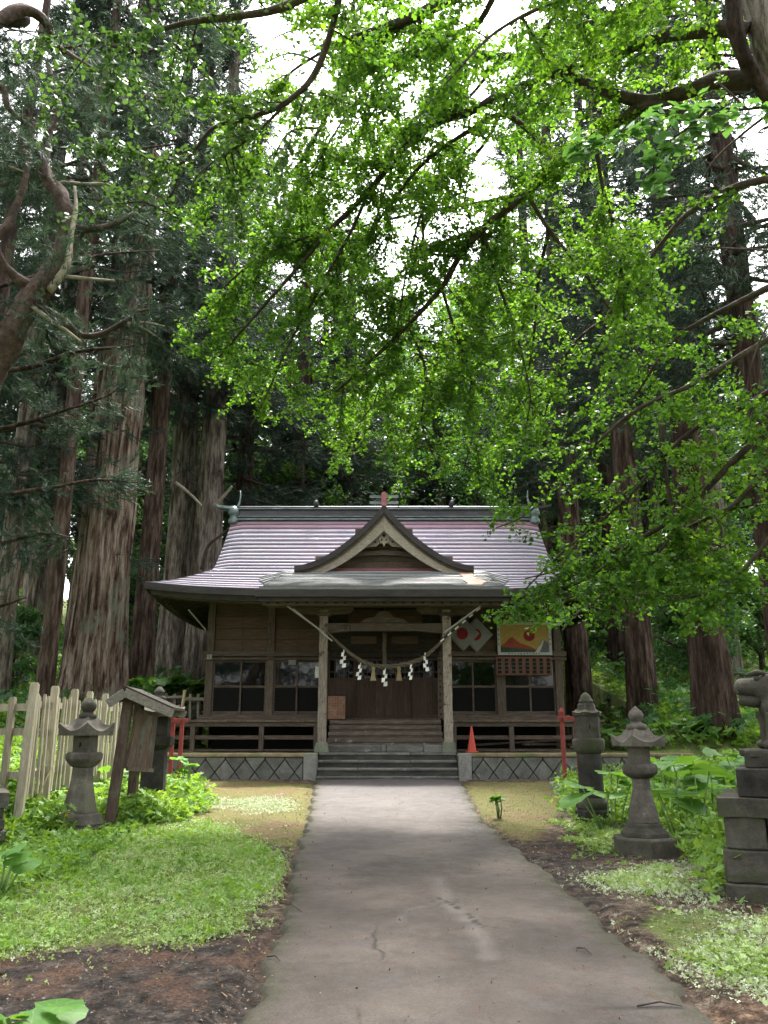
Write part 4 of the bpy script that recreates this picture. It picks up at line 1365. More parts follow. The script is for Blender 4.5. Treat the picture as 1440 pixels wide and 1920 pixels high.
plate('orange_notice', 615, 1305, 647, 1348, 22.45, 'orange_board', 'orange brown notice board standing at the foot of the doors, left side', 'notice board', (6, 8), 'plaque', 'dark_wood')
plate('paper_notice', 591, 1250, 599, 1271, 22.74, 'white', 'small white paper notice on the window beside the left porch post', 'notice', (3, 6), 'ridge_dark')
plate('paper_slip', 541, 1237, 555, 1247, 22.78, 'cloth_white', 'small white paper slip on the glass at the top of the second window', 'notice')
plate('name_board', 820, 1232, 831, 1345, 22.60, 'wood_z', 'tall narrow wooden name board standing right of the doors', 'sign', (1, 9), 'interior')
plate('name_board', 503, 1166, 508, 1213, 22.76, 'wood_z', 'narrow wooden name tablet high on the post left of the porch', 'sign', (1, 5), 'interior')
o = plate('number_plate', 388, 1227, 397, 1236, 22.74, 'frame_white', 'small pale number plate at the left corner post of the hall', 'number plate')
text_mesh('3', .11, (0, -.012, .066), (math.pi / 2, 0, 0), M['black'], o)

# traffic cone
c = pos(885, 1407, 21.0); c.z = PLAT
o = empty('traffic_cone', c, 'orange red traffic cone beside the right porch post', 'traffic cone')
zt = pos(885, 1362, 21.0).z - PLAT
MB().lathe([(.115, .02), (.112, .03), (.07, zt * .45), (.03, zt * .9), (.022, zt), (.012, zt + .003)], 20, c).build('cone_body', M['cone'], o, flat=False)
MB().box(c.x - .15, c.x + .15, c.y - .15, c.y + .15, PLAT + .003, PLAT + .028).build('cone_base', M['cone'], o, bevel=.01)

# old planks stored under the right veranda
for k, (x0, y0, x1, y1, z) in enumerate(((2.4, 22.3, 4.9, 22.7, 1.17), (2.2, 22.6, 4.6, 22.25, 1.27), (3.6, 22.2, 5.2, 22.8, 1.30))):
    tag(MB().bar((x0, y0, z), (x1, y1, z + .14 * (k == 1)), .16, .05).build('old_plank', M['wood_x']), ['old plank lying flat under the right veranda', 'old plank leaning up under the right veranda', 'short old plank under the right end of the veranda'][k], 'plank', 'planks under the veranda')

# red posts on concrete footings
def red_stand(px, py, topy, Y, label, second):
    c = pos(px, py, Y)
    zt = pos(px, topy, Y).z
    o = empty('red_post_stand', c, label, 'post')
    xs_ = [c.x] + ([c.x + second] if second else [])
    for i, x in enumerate(xs_):
        y = Y + .55 * i
        zz = zt - .02 * i
        MB().box(x - .038, x + .038, y - .038, y + .038, c.z - .02, zz - .06).build('post', M['red_paint'], o, bevel=.006)
        MB().lathe([(.075, 0), (.055, .04), (.012, .10)], 4, (x, y, zz - .06), math.pi / 4).build('post_cap', M['red_paint'], o)
        s0, s1 = (x - .16, x + .13) if second < 0 else (x - .10, x + .22)
        MB().box(s0, s1, y - .075, y - .057, zz - .22, zz - .14).build('crossbar', M['red_paint'], o, bevel=.004)
        MB().tube([(x, y - .082, zz - .19), (x, y - .07, zz - .19)], .014, 8).build('bolt', M['black'], o)
    xa, xb = min(xs_) - .18, max(xs_) + .18
    roughen(MB().box(xa, xb, Y - .18, Y + .75, c.z - .35, c.z + .0), .006).build('footing', M['concrete'], o, bevel=.02)
    return o


red_stand(335, 1464, 1334, 17.6, 'pair of faded red posts on a concrete footing behind the dark lantern', -.32)
red_stand(1060, 1469, 1330, 17.2, 'pair of faded red posts on a concrete footing right of the path', .42)

# ------------------------------------------------------------------ stone lanterns
def lantern(px, py, Y, label, sm, cm, P, kind, rz=0.0):
    c = pos(px, py, Y)
    o = empty('stone_lantern', c, label, 'stone lantern', 'stone lanterns beside the path')
    s = P['scale']                                          # metres per picture pixel
    rot = rz

    def part(name, prof, seg, mat, amp=.004):
        b = MB()
        pr_ = [(r * s, z * s) for r, z in prof]
        # subdivide the profile so that the stone can be uneven
        q = [pr_[0]]
        for (r0, z0), (r1, z1) in zip(pr_[:-1], pr_[1:]):
            n = max(1, int(math.hypot(r1 - r0, z1 - z0) / .05))
            for i in range(1, n + 1): q.append((r0 + (r1 - r0) * i / n, z0 + (z1 - z0) * i / n))
        b.lathe(q, seg, c, rot)
        roughen(b, amp, 7, amp * .5, 24)
        return b.build(name, M[mat], o, bevel=.006, flat=seg < 12)
    for name, prof, seg, mat in P['parts']: part(name, prof, seg, mat)
    # cap with upswept corners
    k = P['cap']; nc = k['corners']
    z0, z1, z2 = k['zlow'] * s, k['zrim'] * s, k['ztop'] * s
    R, r = k['r'] * s, k['rt'] * s
    b = MB(); rings = []
    na = nc * 10
    rot = math.radians(k['rot']) if 'rot' in k else rot

    def edge(a, rad):
        f = (a - rot) / (2 * math.pi / nc); f -= math.floor(f)
        a0 = math.pi / nc
        d = math.cos(a0) / math.cos((f - .5) * 2 * a0)
        return rad * d, (abs(f - .5) * 2)
    for u, rad, zz, lf in ((0, R * .55, z0, 0), (0, R * .97, z0, .0), (0, R, z1, 1), (0, R * .97, z1 + .004, 1), (0, R * .8, z1 + (z2 - z1) * .14, .5), (0, R * .62, z1 + (z2 - z1) * .42, .15), (0, r * 1.35, z1 + (z2 - z1) * .8, 0), (0, r, z2, 0)):
        ring = []
        for j in range(na + 1):
            a = rot + 2 * math.pi * j / na
            e, kk = edge(a, rad)
            ring.append((c.x + e * math.cos(a), c.y + e * math.sin(a), c.z + zz + lf * k['lift'] * s * kk ** 2.2))
        rings.append(ring)
    b.grid(rings)
    roughen(b, .003, 9, .002, 30)
    b.build('cap', M[cm], o, flat=False).modifiers.new('wn', 'EDGE_SPLIT').split_angle = math.radians(38)
    # dark plug for the light box opening, its colour stands for the shade inside
    hx, hz, hr = P['hole']
    y = c.y - P['hole_r'] * s
    g = MB()
    if P.get('moon'):
        pts = [(hr * s * math.cos(t), hr * 1.5 * s * math.sin(t)) for t in np.linspace(-math.pi / 2, math.pi / 2, 9)] + [(hr * .45 * s * math.cos(t), hr * 1.3 * s * math.sin(t)) for t in np.linspace(math.pi / 2, -math.pi / 2, 9)]
    else:
        pts = [(hr * s * math.cos(t), hr * 1.15 * s * math.sin(t)) for t in np.linspace(0, 2 * math.pi, 13)[:-1]]
    g.prism([(c.x + hx * s + p[0], c.z + hz * s + p[1]) for p in pts], y - .004, y + .03)
    g.build('opening_shade_plug', M['interior'], o)
    return o


sA = 11.05 / FPX
lantern(145, 1560, 11.4, 'squat grey stone lantern with onion top among weeds before the fence', 'stone_mid', 'stone_mid', dict(scale=sA * 1.0, parts=[
    ('base_slab', [(66, -18), (67, -2), (64, 10), (52, 12)], 8, 'stone_dark'),
    ('foot', [(44, 12), (46, 14), (40, 30), (33, 33)], 6, 'stone_mid'),
    ('shaft', [(32, 33), (31, 40), (24, 68), (20, 90), (19, 112)], 6, 'stone_mid'),
    ('platform', [(19, 112), (24, 115), (32, 124), (34, 128), (34, 136), (30, 139)], 6, 'stone_mid'),
    ('light_box', [(22.5, 136), (22.5, 170)], 6, 'stone_mid'),
    ('finial', [(16, 200), (16, 207), (10, 209), (9, 212), (13, 215), (15, 222), (12, 230), (7, 234), (5, 238), (1, 239)], 14, 'stone_dark')],
    cap=dict(corners=4, rot=-70, zlow=169, zrim=177, ztop=202, r=50, rt=17, lift=15), hole=(-4, 153, 4.5), hole_r=19.8), 'a', math.radians(8))
sB = 9.25 / FPX
lantern(1212, 1600, 9.75, 'tall grey stone lantern with pointed onion top and six-sided base beside butterbur', 'stone_mid', 'stone_mid', dict(scale=sB, parts=[
    ('base_slab', [(62, -8), (62, 27), (58, 30)], 6, 'stone_dark'),
    ('foot', [(47, 30), (46, 37), (36, 46), (34, 52), (30, 54)], 6, 'stone_dark'),
    ('shaft', [(30, 54), (29, 66), (22, 96), (18, 112), (17, 132)], 6, 'stone_mid'),
    ('platform', [(18, 132), (25, 136), (32, 141), (33, 150), (31, 156), (26, 158)], 12, 'stone_dark'),
    ('light_box', [(22, 156), (22, 192)], 6, 'stone_mid'),
    ('finial', [(19, 221), (20, 228), (15, 231), (10, 233), (9, 236), (13, 240), (15, 247), (12, 254), (6, 259), (1, 264)], 14, 'stone_mid')],
    cap=dict(corners=4, rot=-119, zlow=190, zrim=197, ztop=223, r=51, rt=19, lift=14), hole=(-1, 177, 3), hole_r=19.2, moon=True), 'b', math.radians(22))
sC = 12.1 / FPX
lantern(1112, 1532, 12.6, 'dark round stone lantern with mossy domed cap beside the red posts', 'stone_black', 'stone_dark', dict(scale=sC, parts=[
    ('base_slab', [(33, -6), (34, 12), (28, 16)], 8, 'stone_black'),
    ('foot', [(30, 16), (30, 26), (24, 34)], 12, 'stone_dark'),
    ('shaft', [(23, 30), (22, 112)], 16, 'stone_black'),
    ('platform', [(22, 112), (28, 118), (30, 126), (30, 136), (26, 140)], 14, 'stone_dark'),
    ('light_box', [(25, 138), (25, 184)], 6, 'stone_dark'),
    ('finial', [(13, 203), (14, 208), (11, 212), (9, 218), (3, 224)], 12, 'stone_dark')],
    cap=dict(corners=6, zlow=181, zrim=186, ztop=205, r=30, rt=13, lift=2), hole=(-4, 161, 4), hole_r=22, moon=True), 'c', math.radians(10))
sD = 13.4 / FPX
lantern(284, 1512, 13.9, 'blackened square stone lantern with curved cap behind the roofed notice board', 'stone_black', 'stone_dark', dict(scale=sD, parts=[
    ('base_slab', [(40, -10), (41, 0), (36, 4)], 4, 'stone_dark'),
    ('foot', [(32, 4), (33, 10), (27, 20)], 4, 'stone_mid'),
    ('shaft', [(30, 10), (28, 100)], 4, 'stone_black'),
    ('platform', [(28, 100), (42, 108), (43, 122), (38, 124)], 4, 'stone_black'),
    ('light_box', [(32, 122), (32, 162)], 4, 'stone_black'),
    ('finial', [(12, 190), (13, 196), (8, 200), (11, 206), (3, 216)], 12, 'stone_dark')],
    cap=dict(corners=4, zlow=160, zrim=168, ztop=190, r=64, rt=16, lift=12), hole=(2, 144, 3), hole_r=21.5, moon=True), 'd', math.radians(52))

# ------------------------------------------------------------------ roofed notice board, left
nb = empty('roofed_notice_board', pos(222, 1522, 11.9), 'roofed wooden notice board leaning before the blackened lantern', 'notice board')
pn, pf = pos(208, 1520, 11.7), pos(246, 1522, 12.35)      # feet of the near and far post
tn, tf = pos(243, 1300, 11.9), pos(262, 1312, 12.55)
dirp = (tf - tn).normalized()
MB().bar(pn - Vector((0, 0, .15)), tn, .14, .12, up=(1, 0, 0)).build('post', M['sign_wood'], nb, bevel=.006)
MB().bar(pf - Vector((0, 0, .15)), tf, .14, .12, up=(1, 0, 0)).build('post', M['sign_wood'], nb, bevel=.006)
q = [pos(222, 1440, 11.85), pos(271, 1443, 12.6), pos(283, 1340, 12.75), pos(247, 1332, 11.98)]
nrm = (q[1] - q[0]).cross(q[3] - q[0]).normalized()
if nrm.x < 0: nrm = -nrm
for k in range(4):
    a0, a1 = k / 4, (k + 1) / 4 - .006
    A, B_ = q[0].lerp(q[1], a0), q[0].lerp(q[1], a1); D, C_ = q[3].lerp(q[2], a0), q[3].lerp(q[2], a1)
    b = MB(); off = nrm * .09; th = nrm * (.025 + .003 * (k % 2))
    for P4 in ((A, B_, C_, D),):
        f = [p + off + th for p in P4]; g = [p + off - th for p in P4]
        b.quad(*f).quad(*g[::-1])
        for i in range(4): b.quad(f[i], f[(i + 1) % 4], g[(i + 1) % 4], g[i])
    b.build('board_plank', M['sign_wood'], nb)
for A, B_ in ((q[0], q[1]), (q[3], q[2])):
    MB().bar(A + nrm * .13, B_ + nrm * .13, .035, .05).build('board_batten', M['sign_wood'], nb)
r0, r1 = pos(236, 1291, 11.75), None
ax = dirp * .95; ax.z = 0
for e0, e1, nm in ((pos(236, 1291, 11.7), pos(204, 1312, 11.6), 'roof_board'), (pos(236, 1291, 11.7), pos(325, 1331, 12.1), 'roof_board')):
    for k in range(3):
        a, b2 = e0 + ax * (k / 3 + .003), e0 + ax * ((k + 1) / 3 - .003)
        c_, d_ = e1 + ax * (k / 3 + .003), e1 + ax * ((k + 1) / 3 - .003)
        up = Vector((0, 0, .035))
        b = MB()
        f = [a + up, b2 + up, d_ + up, c_ + up]; g = [a, b2, d_, c_]
        b.quad(*f).quad(*g[::-1])
        for i in range(4): b.quad(f[i], f[(i + 1) % 4], g[(i + 1) % 4], g[i])
        b.build(nm, M['dark_wood'], nb)
    MB().bar(e0 - Vector((0, .03, .055)), e1 - Vector((0, .03, .055)), .05, .12).build('gable_board', M['board_grey'], nb)
    MB().bar(e0 + ax - Vector((0, -.03, .055)), e1 + ax - Vector((0, -.03, .055)), .05, .12).build('gable_board', M['board_grey'], nb)
MB().bar(tn + Vector((.02, -.1, -.02)), tf + Vector((.02, .25, -.02)), .09).build('ridge_beam', M['sign_wood'], nb)

# ------------------------------------------------------------------ timber fence, left
fn = empty('timber_fence', pos(55, 1500, 11.4), 'sun bleached timber picket fence receding from the left edge', 'fence')
A, B_ = pos(52, 1372, 10.6), pos(232, 1377, 17.6)
pk = MB().box(-.030, .030, -.017, .017, 0, 1.24).box(-.022, .022, -.012, .012, 1.241, 1.26).mesh('picket', M['fence_wood'])
po_ = MB().box(-.048, .048, -.048, .048, -.15, 1.42).box(-.038, .038, -.038, .038, 1.421, 1.44).mesh('fence_post', M['fence_wood'])
d = (B_ - A); L = d.length; ang = math.atan2(d.y, d.x)
npk = 30
fo = fn.location
for k in range(npk + 1):
    t = k / npk
    p = A.lerp(B_, t)
    z = .74 + .12 * t
    if k % 5 == 0:
        link('fence_post', po_, fn, (p.x - fo.x, p.y - fo.y, z - fo.z), (random.uniform(-.02, .02), random.uniform(-.02, .02), ang))
    else:
        link('picket', pk, fn, (p.x - fo.x, p.y - fo.y, z + .04 + random.uniform(-.03, .03) - fo.z), (random.uniform(-.02, .02), random.uniform(-.02, .02), ang))
for zz in (.26, .78, 1.14):
    for k in range(6):
        p, q_ = A.lerp(B_, k / 6 + .002), A.lerp(B_, (k + 1) / 6 - .002)
        off = Vector((-.045, 0, 0))
        MB().bar((p.x - .05, p.y, .78 + zz + .12 * k / 6), (q_.x - .05, q_.y, .78 + zz + .12 * (k + 1) / 6), .035, .085).build('rail', M['fence_wood'], fn)
# short return to the left with wider spacing
C_ = pos(-60, 1372, 11.1)
for k, (t, hh_) in enumerate(((.30, 1.32), (.62, 1.30), (.80, .95), (1.0, 1.35))):
    p = A.lerp(C_, t)
    link('fence_post' if k != 2 else 'picket', po_ if k != 2 else pk, fn, (p.x - fo.x, p.y - fo.y, .74 - fo.z), (0, 0, 0), (.75, .75, hh_ / 1.5))
for zz in (.28, .80, 1.10):
    MB().bar((A.x, A.y + .05, .78 + zz), (C_.x, C_.y + .05, .78 + zz), .04, .09).build('rail', M['fence_wood'], fn)
o = tag(MB().tube([pos(60, 1520, 11.0), pos(78, 1480, 11.05), pos(104, 1425, 11.1)], [.010, .009, .007], 6).build('bamboo_stick', M['bamboo'], flat=False), 'thin dry bamboo stick leaning in the weeds by the fence', 'stick')

# low fence and stone bank behind, left of the hall
bf = empty('low_fence', pos(330, 1330, 24.5), 'low pale fence on the stone bank left of the hall', 'fence')
for px in (268, 296, 312, 328, 357, 372):
    a, b2 = pos(px, 1336, 24.5), pos(px, 1301, 24.5)
    MB().bar(a - Vector((0, 0, .2)), b2, .07).build('fence_post', M['fence_wood'], bf)
MB().bar(pos(262, 1309, 24.42), pos(346, 1306, 24.42), .04, .07).build('rail', M['fence_wood'], bf)
MB().bar(pos(346, 1310, 24.42), pos(390, 1311, 24.42), .04, .09).build('rail', M['fence_wood'], bf)
o = tag(MB().tube([pos(339, 1350, 23.6), pos(343, 1320, 23.6), pos(347, 1294, 23.6)], [.05, .05, .045], 8).build('bamboo_pole', M['bamboo'], flat=False), 'upright split bamboo pole standing behind the left red posts', 'pole')
sb = empty('stone_bank', pos(320, 1345, 25.0), 'low rough stone bank behind the low fence left of the hall', 'wall')
px = 255
while px < 388:
    w_ = random.randint(9, 16)
    for (y0_, y1_) in ((1309, 1321), (1322, 1334), (1335, 1348)):
        a, b2 = pos(px + random.randint(-2, 2), y0_, 24.9), pos(px + w_, y1_, 24.9)
        roughen(MB().box(a.x, b2.x - .02, 24.85 + random.uniform(-.05, .05), 25.3, b2.z + .015, a.z - .005), .03, 3).build('stone', M['stone_mid'], sb, bevel=.03)
    px += w_

# ------------------------------------------------------------------ guardian statues on tall pedestals
def pedestal(P0, rz, label, mirror=1):
    """P0: left front lower corner of the cap stone; size along local x to the right."""
    o = empty('stone_pedestal', P0, label, 'pedestal', 'stone pedestals of the guardian dogs', rz)
    Wd, Dp = 1.55, 1.35
    zg = gz(P0.x + .5, P0.y) - P0.z - .12
    b = MB().box(0, Wd, 0, Dp, 0, .15)
    bm = bmesh.new(); me_ = b.mesh('cap_stone', M['stone_dark']); bm.from_mesh(me_)
    bmesh.ops.subdivide_edges(bm, edges=bm.edges[:], cuts=7, use_grid_fill=True)
    for v in bm.verts: v.co += noise.noise_vector(v.co * 4) * .014 + noise.noise_vector(v.co * 15) * .004
    bm.to_mesh(me_); bm.free()
    link('cap_stone', me_, o)
    H = -zg
    nrow = 3
    for r in range(nrow):
        za, zb_ = zg + H * r / nrow, zg + H * (r + 1) / nrow - .008
        spread = .045 + .05 * (nrow - 1 - r) / nrow
        x0_, x1_, y0_, y1_ = .08 - spread, Wd - .08 + spread, .07 - spread, Dp - .07 + spread
        for side in range(4):
            p0, p1 = [((x0_, y0_), (x1_, y0_)), ((x1_, y0_), (x1_, y1_)), ((x1_, y1_), (x0_, y1_)), ((x0_, y1_), (x0_, y0_))][side]
            n = 5 if r % 2 else 4
            cuts = [0] + sorted(random.uniform(.12, .88) if False else (i + random.uniform(-.22, .22)) / n for i in range(1, n)) + [1]
            for i in range(n):
                a = Vector((*p0, 0)).lerp(Vector((*p1, 0)), cuts[i] + .006); b2 = Vector((*p0, 0)).lerp(Vector((*p1, 0)), cuts[i + 1] - .006)
                dd = (b2 - a).normalized(); nn = Vector((dd.y, -dd.x, 0)) * random.uniform(-.012, .012)
                inn = Vector((-dd.y, dd.x, 0)) * .22
                m_ = MB()
                f = [a + nn, b2 + nn, b2 + nn + inn, a + nn + inn]
                lo = [(p.x, p.y, za) for p in f]; hi = [(p.x, p.y, zb_) for p in f]
                m_.v = lo + hi; m_.f = [(0, 3, 2, 1), (4, 5, 6, 7), (0, 1, 5, 4), (1, 2, 6, 5), (2, 3, 7, 6), (3, 0, 4, 7)]
                me_ = m_.mesh('stone_block', M['stone_dark'])
                bm = bmesh.new(); bm.from_mesh(me_)
                bmesh.ops.subdivide_edges(bm, edges=bm.edges[:], cuts=3, use_grid_fill=True)
                for v in bm.verts:
                    q_ = v.co + Vector((r, side, i)) * 3
                    v.co += noise.noise_vector(q_ * 5) * .012 + noise.noise_vector(q_ * 14) * .005
                bm.to_mesh(me_); bm.free()
                bo = link('stone_block', me_, o)
                mm = bo.modifiers.new('bevel', 'BEVEL'); mm.width = .012; mm.limit_method = 'ANGLE'; mm.angle_limit = math.radians(50)
    MB().box(.1, Wd - .1, .1, Dp - .1, zg, 0).build('core', M['mortar'], o, world=False)
    roughen(MB().box(.17, Wd - .17, .12, Dp - .12, .15, .39), .004).build('inscribed_block', M['stone_black'], o, bevel=.012, world=False)
    roughen(MB().box(.25, Wd - .25, .2, Dp - .2, .39, .53), .004).build('plinth', M['stone_black'], o, bevel=.012, world=False)
    return o


pc = pos(1346, 1530, 7.55)
pr_ = pedestal(pc, math.radians(-25), 'tall mossy block-built pedestal at the right edge of the frame')
text_mesh('松', .11, (.27, .113, .29), (math.pi / 2, 0, 0), M['mortar'], pr_)
text_mesh('若', .11, (.40, .113, .26), (math.pi / 2, 0, 0), M['mortar'], pr_)
pc2 = pos(16, 1513, 9.4)
pl_ = pedestal(pc2 - Matrix.Rotation(math.radians(27), 4, 'Z') @ Vector((1.55, 0, 0)), math.radians(27), 'weathered block-built pedestal cut off by the left edge of the frame')


def guardian(loc, rz, label, flip=1):
    """Seated stone guardian dog: one continuous body grown from a skeleton, curls and base apart."""
    o = empty('guardian_dog', loc, label, 'statue', 'stone guardian dogs', rz)
    J = {'hip': (.30, 0, .16, .155), 'belly': (.20, 0, .27, .145), 'chest': (.05, 0, .40, .155), 'neck': (.02, 0, .54, .135), 'head': (.0, 0, .66, .13), 'chin': (-.09, 0, .60, .115), 'muz': (-.19, 0, .62, .105), 'nose': (-.27, 0, .645, .075),
         'tail1': (.40, 0, .34, .09), 'tail2': (.43, 0, .52, .085), 'tail3': (.38, 0, .66, .05)}
    E = [('hip', 'belly'), ('belly', 'chest'), ('chest', 'neck'), ('neck', 'head'), ('head', 'chin'), ('chin', 'muz'), ('muz', 'nose'), ('hip', 'tail1'), ('tail1', 'tail2'), ('tail2', 'tail3')]
    for s_, n in ((-1, 'l'), (1, 'r')):
        J['sh' + n] = (.0, s_ * .12, .36, .08); J['el' + n] = (-.02, s_ * .13, .20, .062); J['wr' + n] = (-.04, s_ * .13, .07, .056); J['pw' + n] = (-.12, s_ * .13, .045, .05)
        J['th' + n] = (.22, s_ * .16, .19, .10); J['kn' + n] = (.10, s_ * .18, .16, .07); J['hk' + n] = (.20, s_ * .18, .05, .05); J['ft' + n] = (.05, s_ * .18, .04, .05)
        J['ear' + n] = (.06, s_ * .12, .73, .035)
        E += [('chest', 'sh' + n), ('sh' + n, 'el' + n), ('el' + n, 'wr' + n), ('wr' + n, 'pw' + n), ('hip', 'th' + n), ('th' + n, 'kn' + n), ('kn' + n, 'hk' + n), ('hk' + n, 'ft' + n), ('head', 'ear' + n)]
    names = list(J)
    me_ = bpy.data.meshes.new('body')
    me_.from_pydata([J[n][:3] for n in names], [(names.index(a), names.index(b)) for a, b in E], [])
    bo = link('body', me_, o)
    sk = bo.modifiers.new('skin', 'SKIN'); sk.use_smooth_shade = True
    for i, n in enumerate(names):
        me_.skin_vertices[0].data[i].radius = (J[n][3], J[n][3])
        me_.skin_vertices[0].data[i].use_root = n == 'hip'
    bo.modifiers.new('sub', 'SUBSURF').levels = 2
    bo.modifiers['sub'].render_levels = 2
    me_.materials.append(M['stone_dark'])
    tx = bpy.data.textures.new('chisel', 'CLOUDS'); tx.noise_scale = .05
    dm = bo.modifiers.new('worn', 'DISPLACE'); dm.texture = tx; dm.strength = .012
    rr = random.Random(5)
    cu_ = MB()
    for ring in range(4):
        for j in range(9):
            a = -2.3 + 4.6 * j / 8
            z = .74 - .11 * ring; rad = .14 + .012 * ring
            x, y = .09 + .02 * ring + rad * .6 * math.cos(a), rad * math.sin(a)
            spiral = [(x + .036 * (1 - t / 8) * math.cos(t) * math.sin(a) * .9, y + .036 * (1 - t / 8) * math.cos(t) * math.cos(a), z + .036 * (1 - t / 8) * math.sin(t)) for t in np.linspace(0, 7, 14)]
            cu_.tube(spiral, .016, 5)
    cu_.build('mane_curl', M['stone_dark'], o, flat=False, world=False)
    jw = MB().tube([(.0, 0, .53), (-.13, 0, .49), (-.23, 0, .50)], [.09, .075, .055], 10).build('jaw', M['stone_dark'], o, flat=False, world=False)
    for s_ in (-1, 1):
        MB().lathe([(.001, -.028), (.02, -.02), (.028, 0), (.02, .02), (.001, .028)], 10, (-.095, s_ * .085, .70)).build('eye', M['stone_dark'], o, flat=False, world=False)
        MB().tube([(-.03, s_ * .09, .745), (-.09, s_ * .095, .765), (-.15, s_ * .06, .745)], [.02, .028, .018], 8).build('brow', M['stone_dark'], o, flat=False, world=False)
    for s_ in (-1, 1):
        for k in range(3): MB().lathe([(.012, 0), (.008, -.03), (.001, -.045)][::-1], 6, (-.25 + .05 * k, s_ * .05, .59)).build('tooth', M['stone_dark'], o, world=False)
    roughen(MB().box(-.24, .46, -.26, .26, -.06, .02), .006).build('base', M['stone_dark'], o, bevel=.015, world=False)
    return o


Mr = Matrix.Rotation(math.radians(-25), 4, 'Z')
g1 = guardian(pc + Mr @ Vector((.51, .52, .53)), math.radians(-14), 'dark stone guardian dog facing the path, on the right pedestal')
g1.scale = (1.12, 1.12, .92)
g2 = guardian(pc2 + Matrix.Rotation(math.radians(27), 4, 'Z') @ Vector((-.75, .68, .59)), math.radians(195), 'stone guardian dog on the left pedestal')
g2.scale = (1.2, 1.2, 1.2)

# ------------------------------------------------------------------ trees: cedars
def trunk_mesh(H, r0, r1, flute, mat, seg=20, rings=34, flare=.28, seed=0, burl=None):
    hs_ = np.concatenate([np.linspace(0, 2.5, 9)[:-1], np.linspace(2.5, H, rings)])
    v = []
    for z in hs_:
        t = z / H
        r = r0 * (1 - t) ** .8 + r1 * t + flare * r0 * math.exp(-z / (.9 + r0 * .5))
        for k in range(seg):
            a = 2 * math.pi * k / seg
            f = 1 + flute * (noise.noise(Vector((math.cos(a) * 2.4 + seed, math.sin(a) * 2.4, z * .10))) + .45 * noise.noise(Vector((math.cos(a) * 6, math.sin(a) * 6 + seed, z * .22))))
            if seg >= 40: f += flute * .5 * (.5 - abs(noise.noise(Vector((math.cos(a) * 15, math.sin(a) * 15 + seed, z * .25))))) * 2 - flute * .4
            if burl:
                for bz, ba, br, bh in burl:
                    da = (a - ba + math.pi) % (2 * math.pi) - math.pi
                    f += bh * math.exp(-((z - bz) / br) ** 2 - (da * r / br) ** 2)
            f += .35 * flare * math.exp(-z / .8) * math.sin(a * 5 + seed)
            v.append((r * f * math.cos(a) + .12 * math.sin(z * .35 + seed) * t, r * f * math.sin(a), z))
    n = len(hs_)
    i = np.arange(n - 1)[:, None] * seg + np.arange(seg)[None]
    j = np.arange(n - 1)[:, None] * seg + (np.arange(seg)[None] + 1) % seg
    return np_mesh('trunk', np.array(v), 4, np.stack([i, j, j + seg, i + seg], -1).reshape(-1), mat, True)


# brush of needles: narrow blades round a short axis
def tuft_template(nb, wid, ln, seed):
    r = np.random.default_rng(seed)
    v, f = [], []
    for k in range(nb):
        a = r.uniform(0, 2 * math.pi); s = k / nb * .8
        sp_ = r.uniform(.35, .95)
        d = np.array([1.0, sp_ * math.cos(a), sp_ * math.sin(a)]); d /= np.linalg.norm(d)
        side = np.cross(d, r.normal(size=3)); side /= np.linalg.norm(side)
        base = np.array([s, 0, 0]); l = ln * r.uniform(.7, 1.2)
        n = len(v)
        v += [base - side * wid, base + side * wid, base + d * l]
        f.append((n, n + 1, n + 2))
    return v, f


TUFT = tuft_template(14, .035, .55, 3)
TUFT_FINE = tuft_template(22, .020, .5, 4)


def cedar_crown(H, zb, R, nb, per, tuft, seed, mat, low=.0, branch_mat=None):
    """Returns (foliage mesh, branches mesh), origin at the trunk foot."""
    r = np.random.default_rng(seed)
    C, D, S = [], [], []
    bm_ = MB()
    for b in range(nb):
        u = r.random() ** 1.15
        z = zb + (H - zb) * u
        az = r.uniform(0, 2 * math.pi)
        L = (R * (1 - u) ** .75 + .5) * r.uniform(.55, 1.15)
        dirv = np.array([math.cos(az), math.sin(az), 0.0])
        lat = np.array([-dirv[1], dirv[0], 0])
        droop, up = r.uniform(.15, .55), r.uniform(.1, .5)
        pts = []
        for s in (0, .25, .5, .75, 1):
            pts.append(dirv * L * s + lat * .15 * L * math.sin(s * 3 + b) + np.array([0, 0, z + L * (-droop * s + up * s * s)]))
        bm_.tube(pts, [.05 + .012 * L, .05, .035, .02, .008], 4, cap=False)
        n = int(per * (L + .5) * r.uniform(.6, 1.1))
        s = r.uniform(.22, 1.05, n)
        wv = r.normal(0, .26, n) * L * s * .8
        c = dirv * (L * s)[:, None] + lat * (wv + .15 * L * np.sin(s * 3 + b))[:, None]
        c[:, 2] += z + L * (-droop * s + up * s * s) - .22 * np.abs(wv) - np.abs(r.normal(0, .14, n)) * (1 + L * .1)
        d = dirv * .7 + lat * (wv / (L * .3))[:, None] * .5 + r.normal(0, .35, (n, 3)) + np.array([0, 0, -.25])
        C.append(c); D.append(d); S.append(r.uniform(.30, .55, n))
    n = 260
    t = r.random(n) ** .8
    z = H - .25 * (H - zb) * (1 - t); a = r.uniform(0, 6.283, n); q = (.15 + 1.5 * (1 - t)) * r.uniform(.2, 1, n)
    C.append(np.stack([q * np.cos(a), q * np.sin(a), z], -1)); D.append(np.stack([np.cos(a), np.sin(a), .3 + 0 * a], -1)); S.append(r.uniform(.3, .5, n))
    C, D, S = np.concatenate(C), np.concatenate(D), np.concatenate(S)
    fol = scatter('foliage', tuft[0], tuft[1], C, D, norm(r.normal(size=C.shape)), S, mat)
    return fol, bm_.mesh('branches', branch_mat or M['bark_branch'], flat=False)


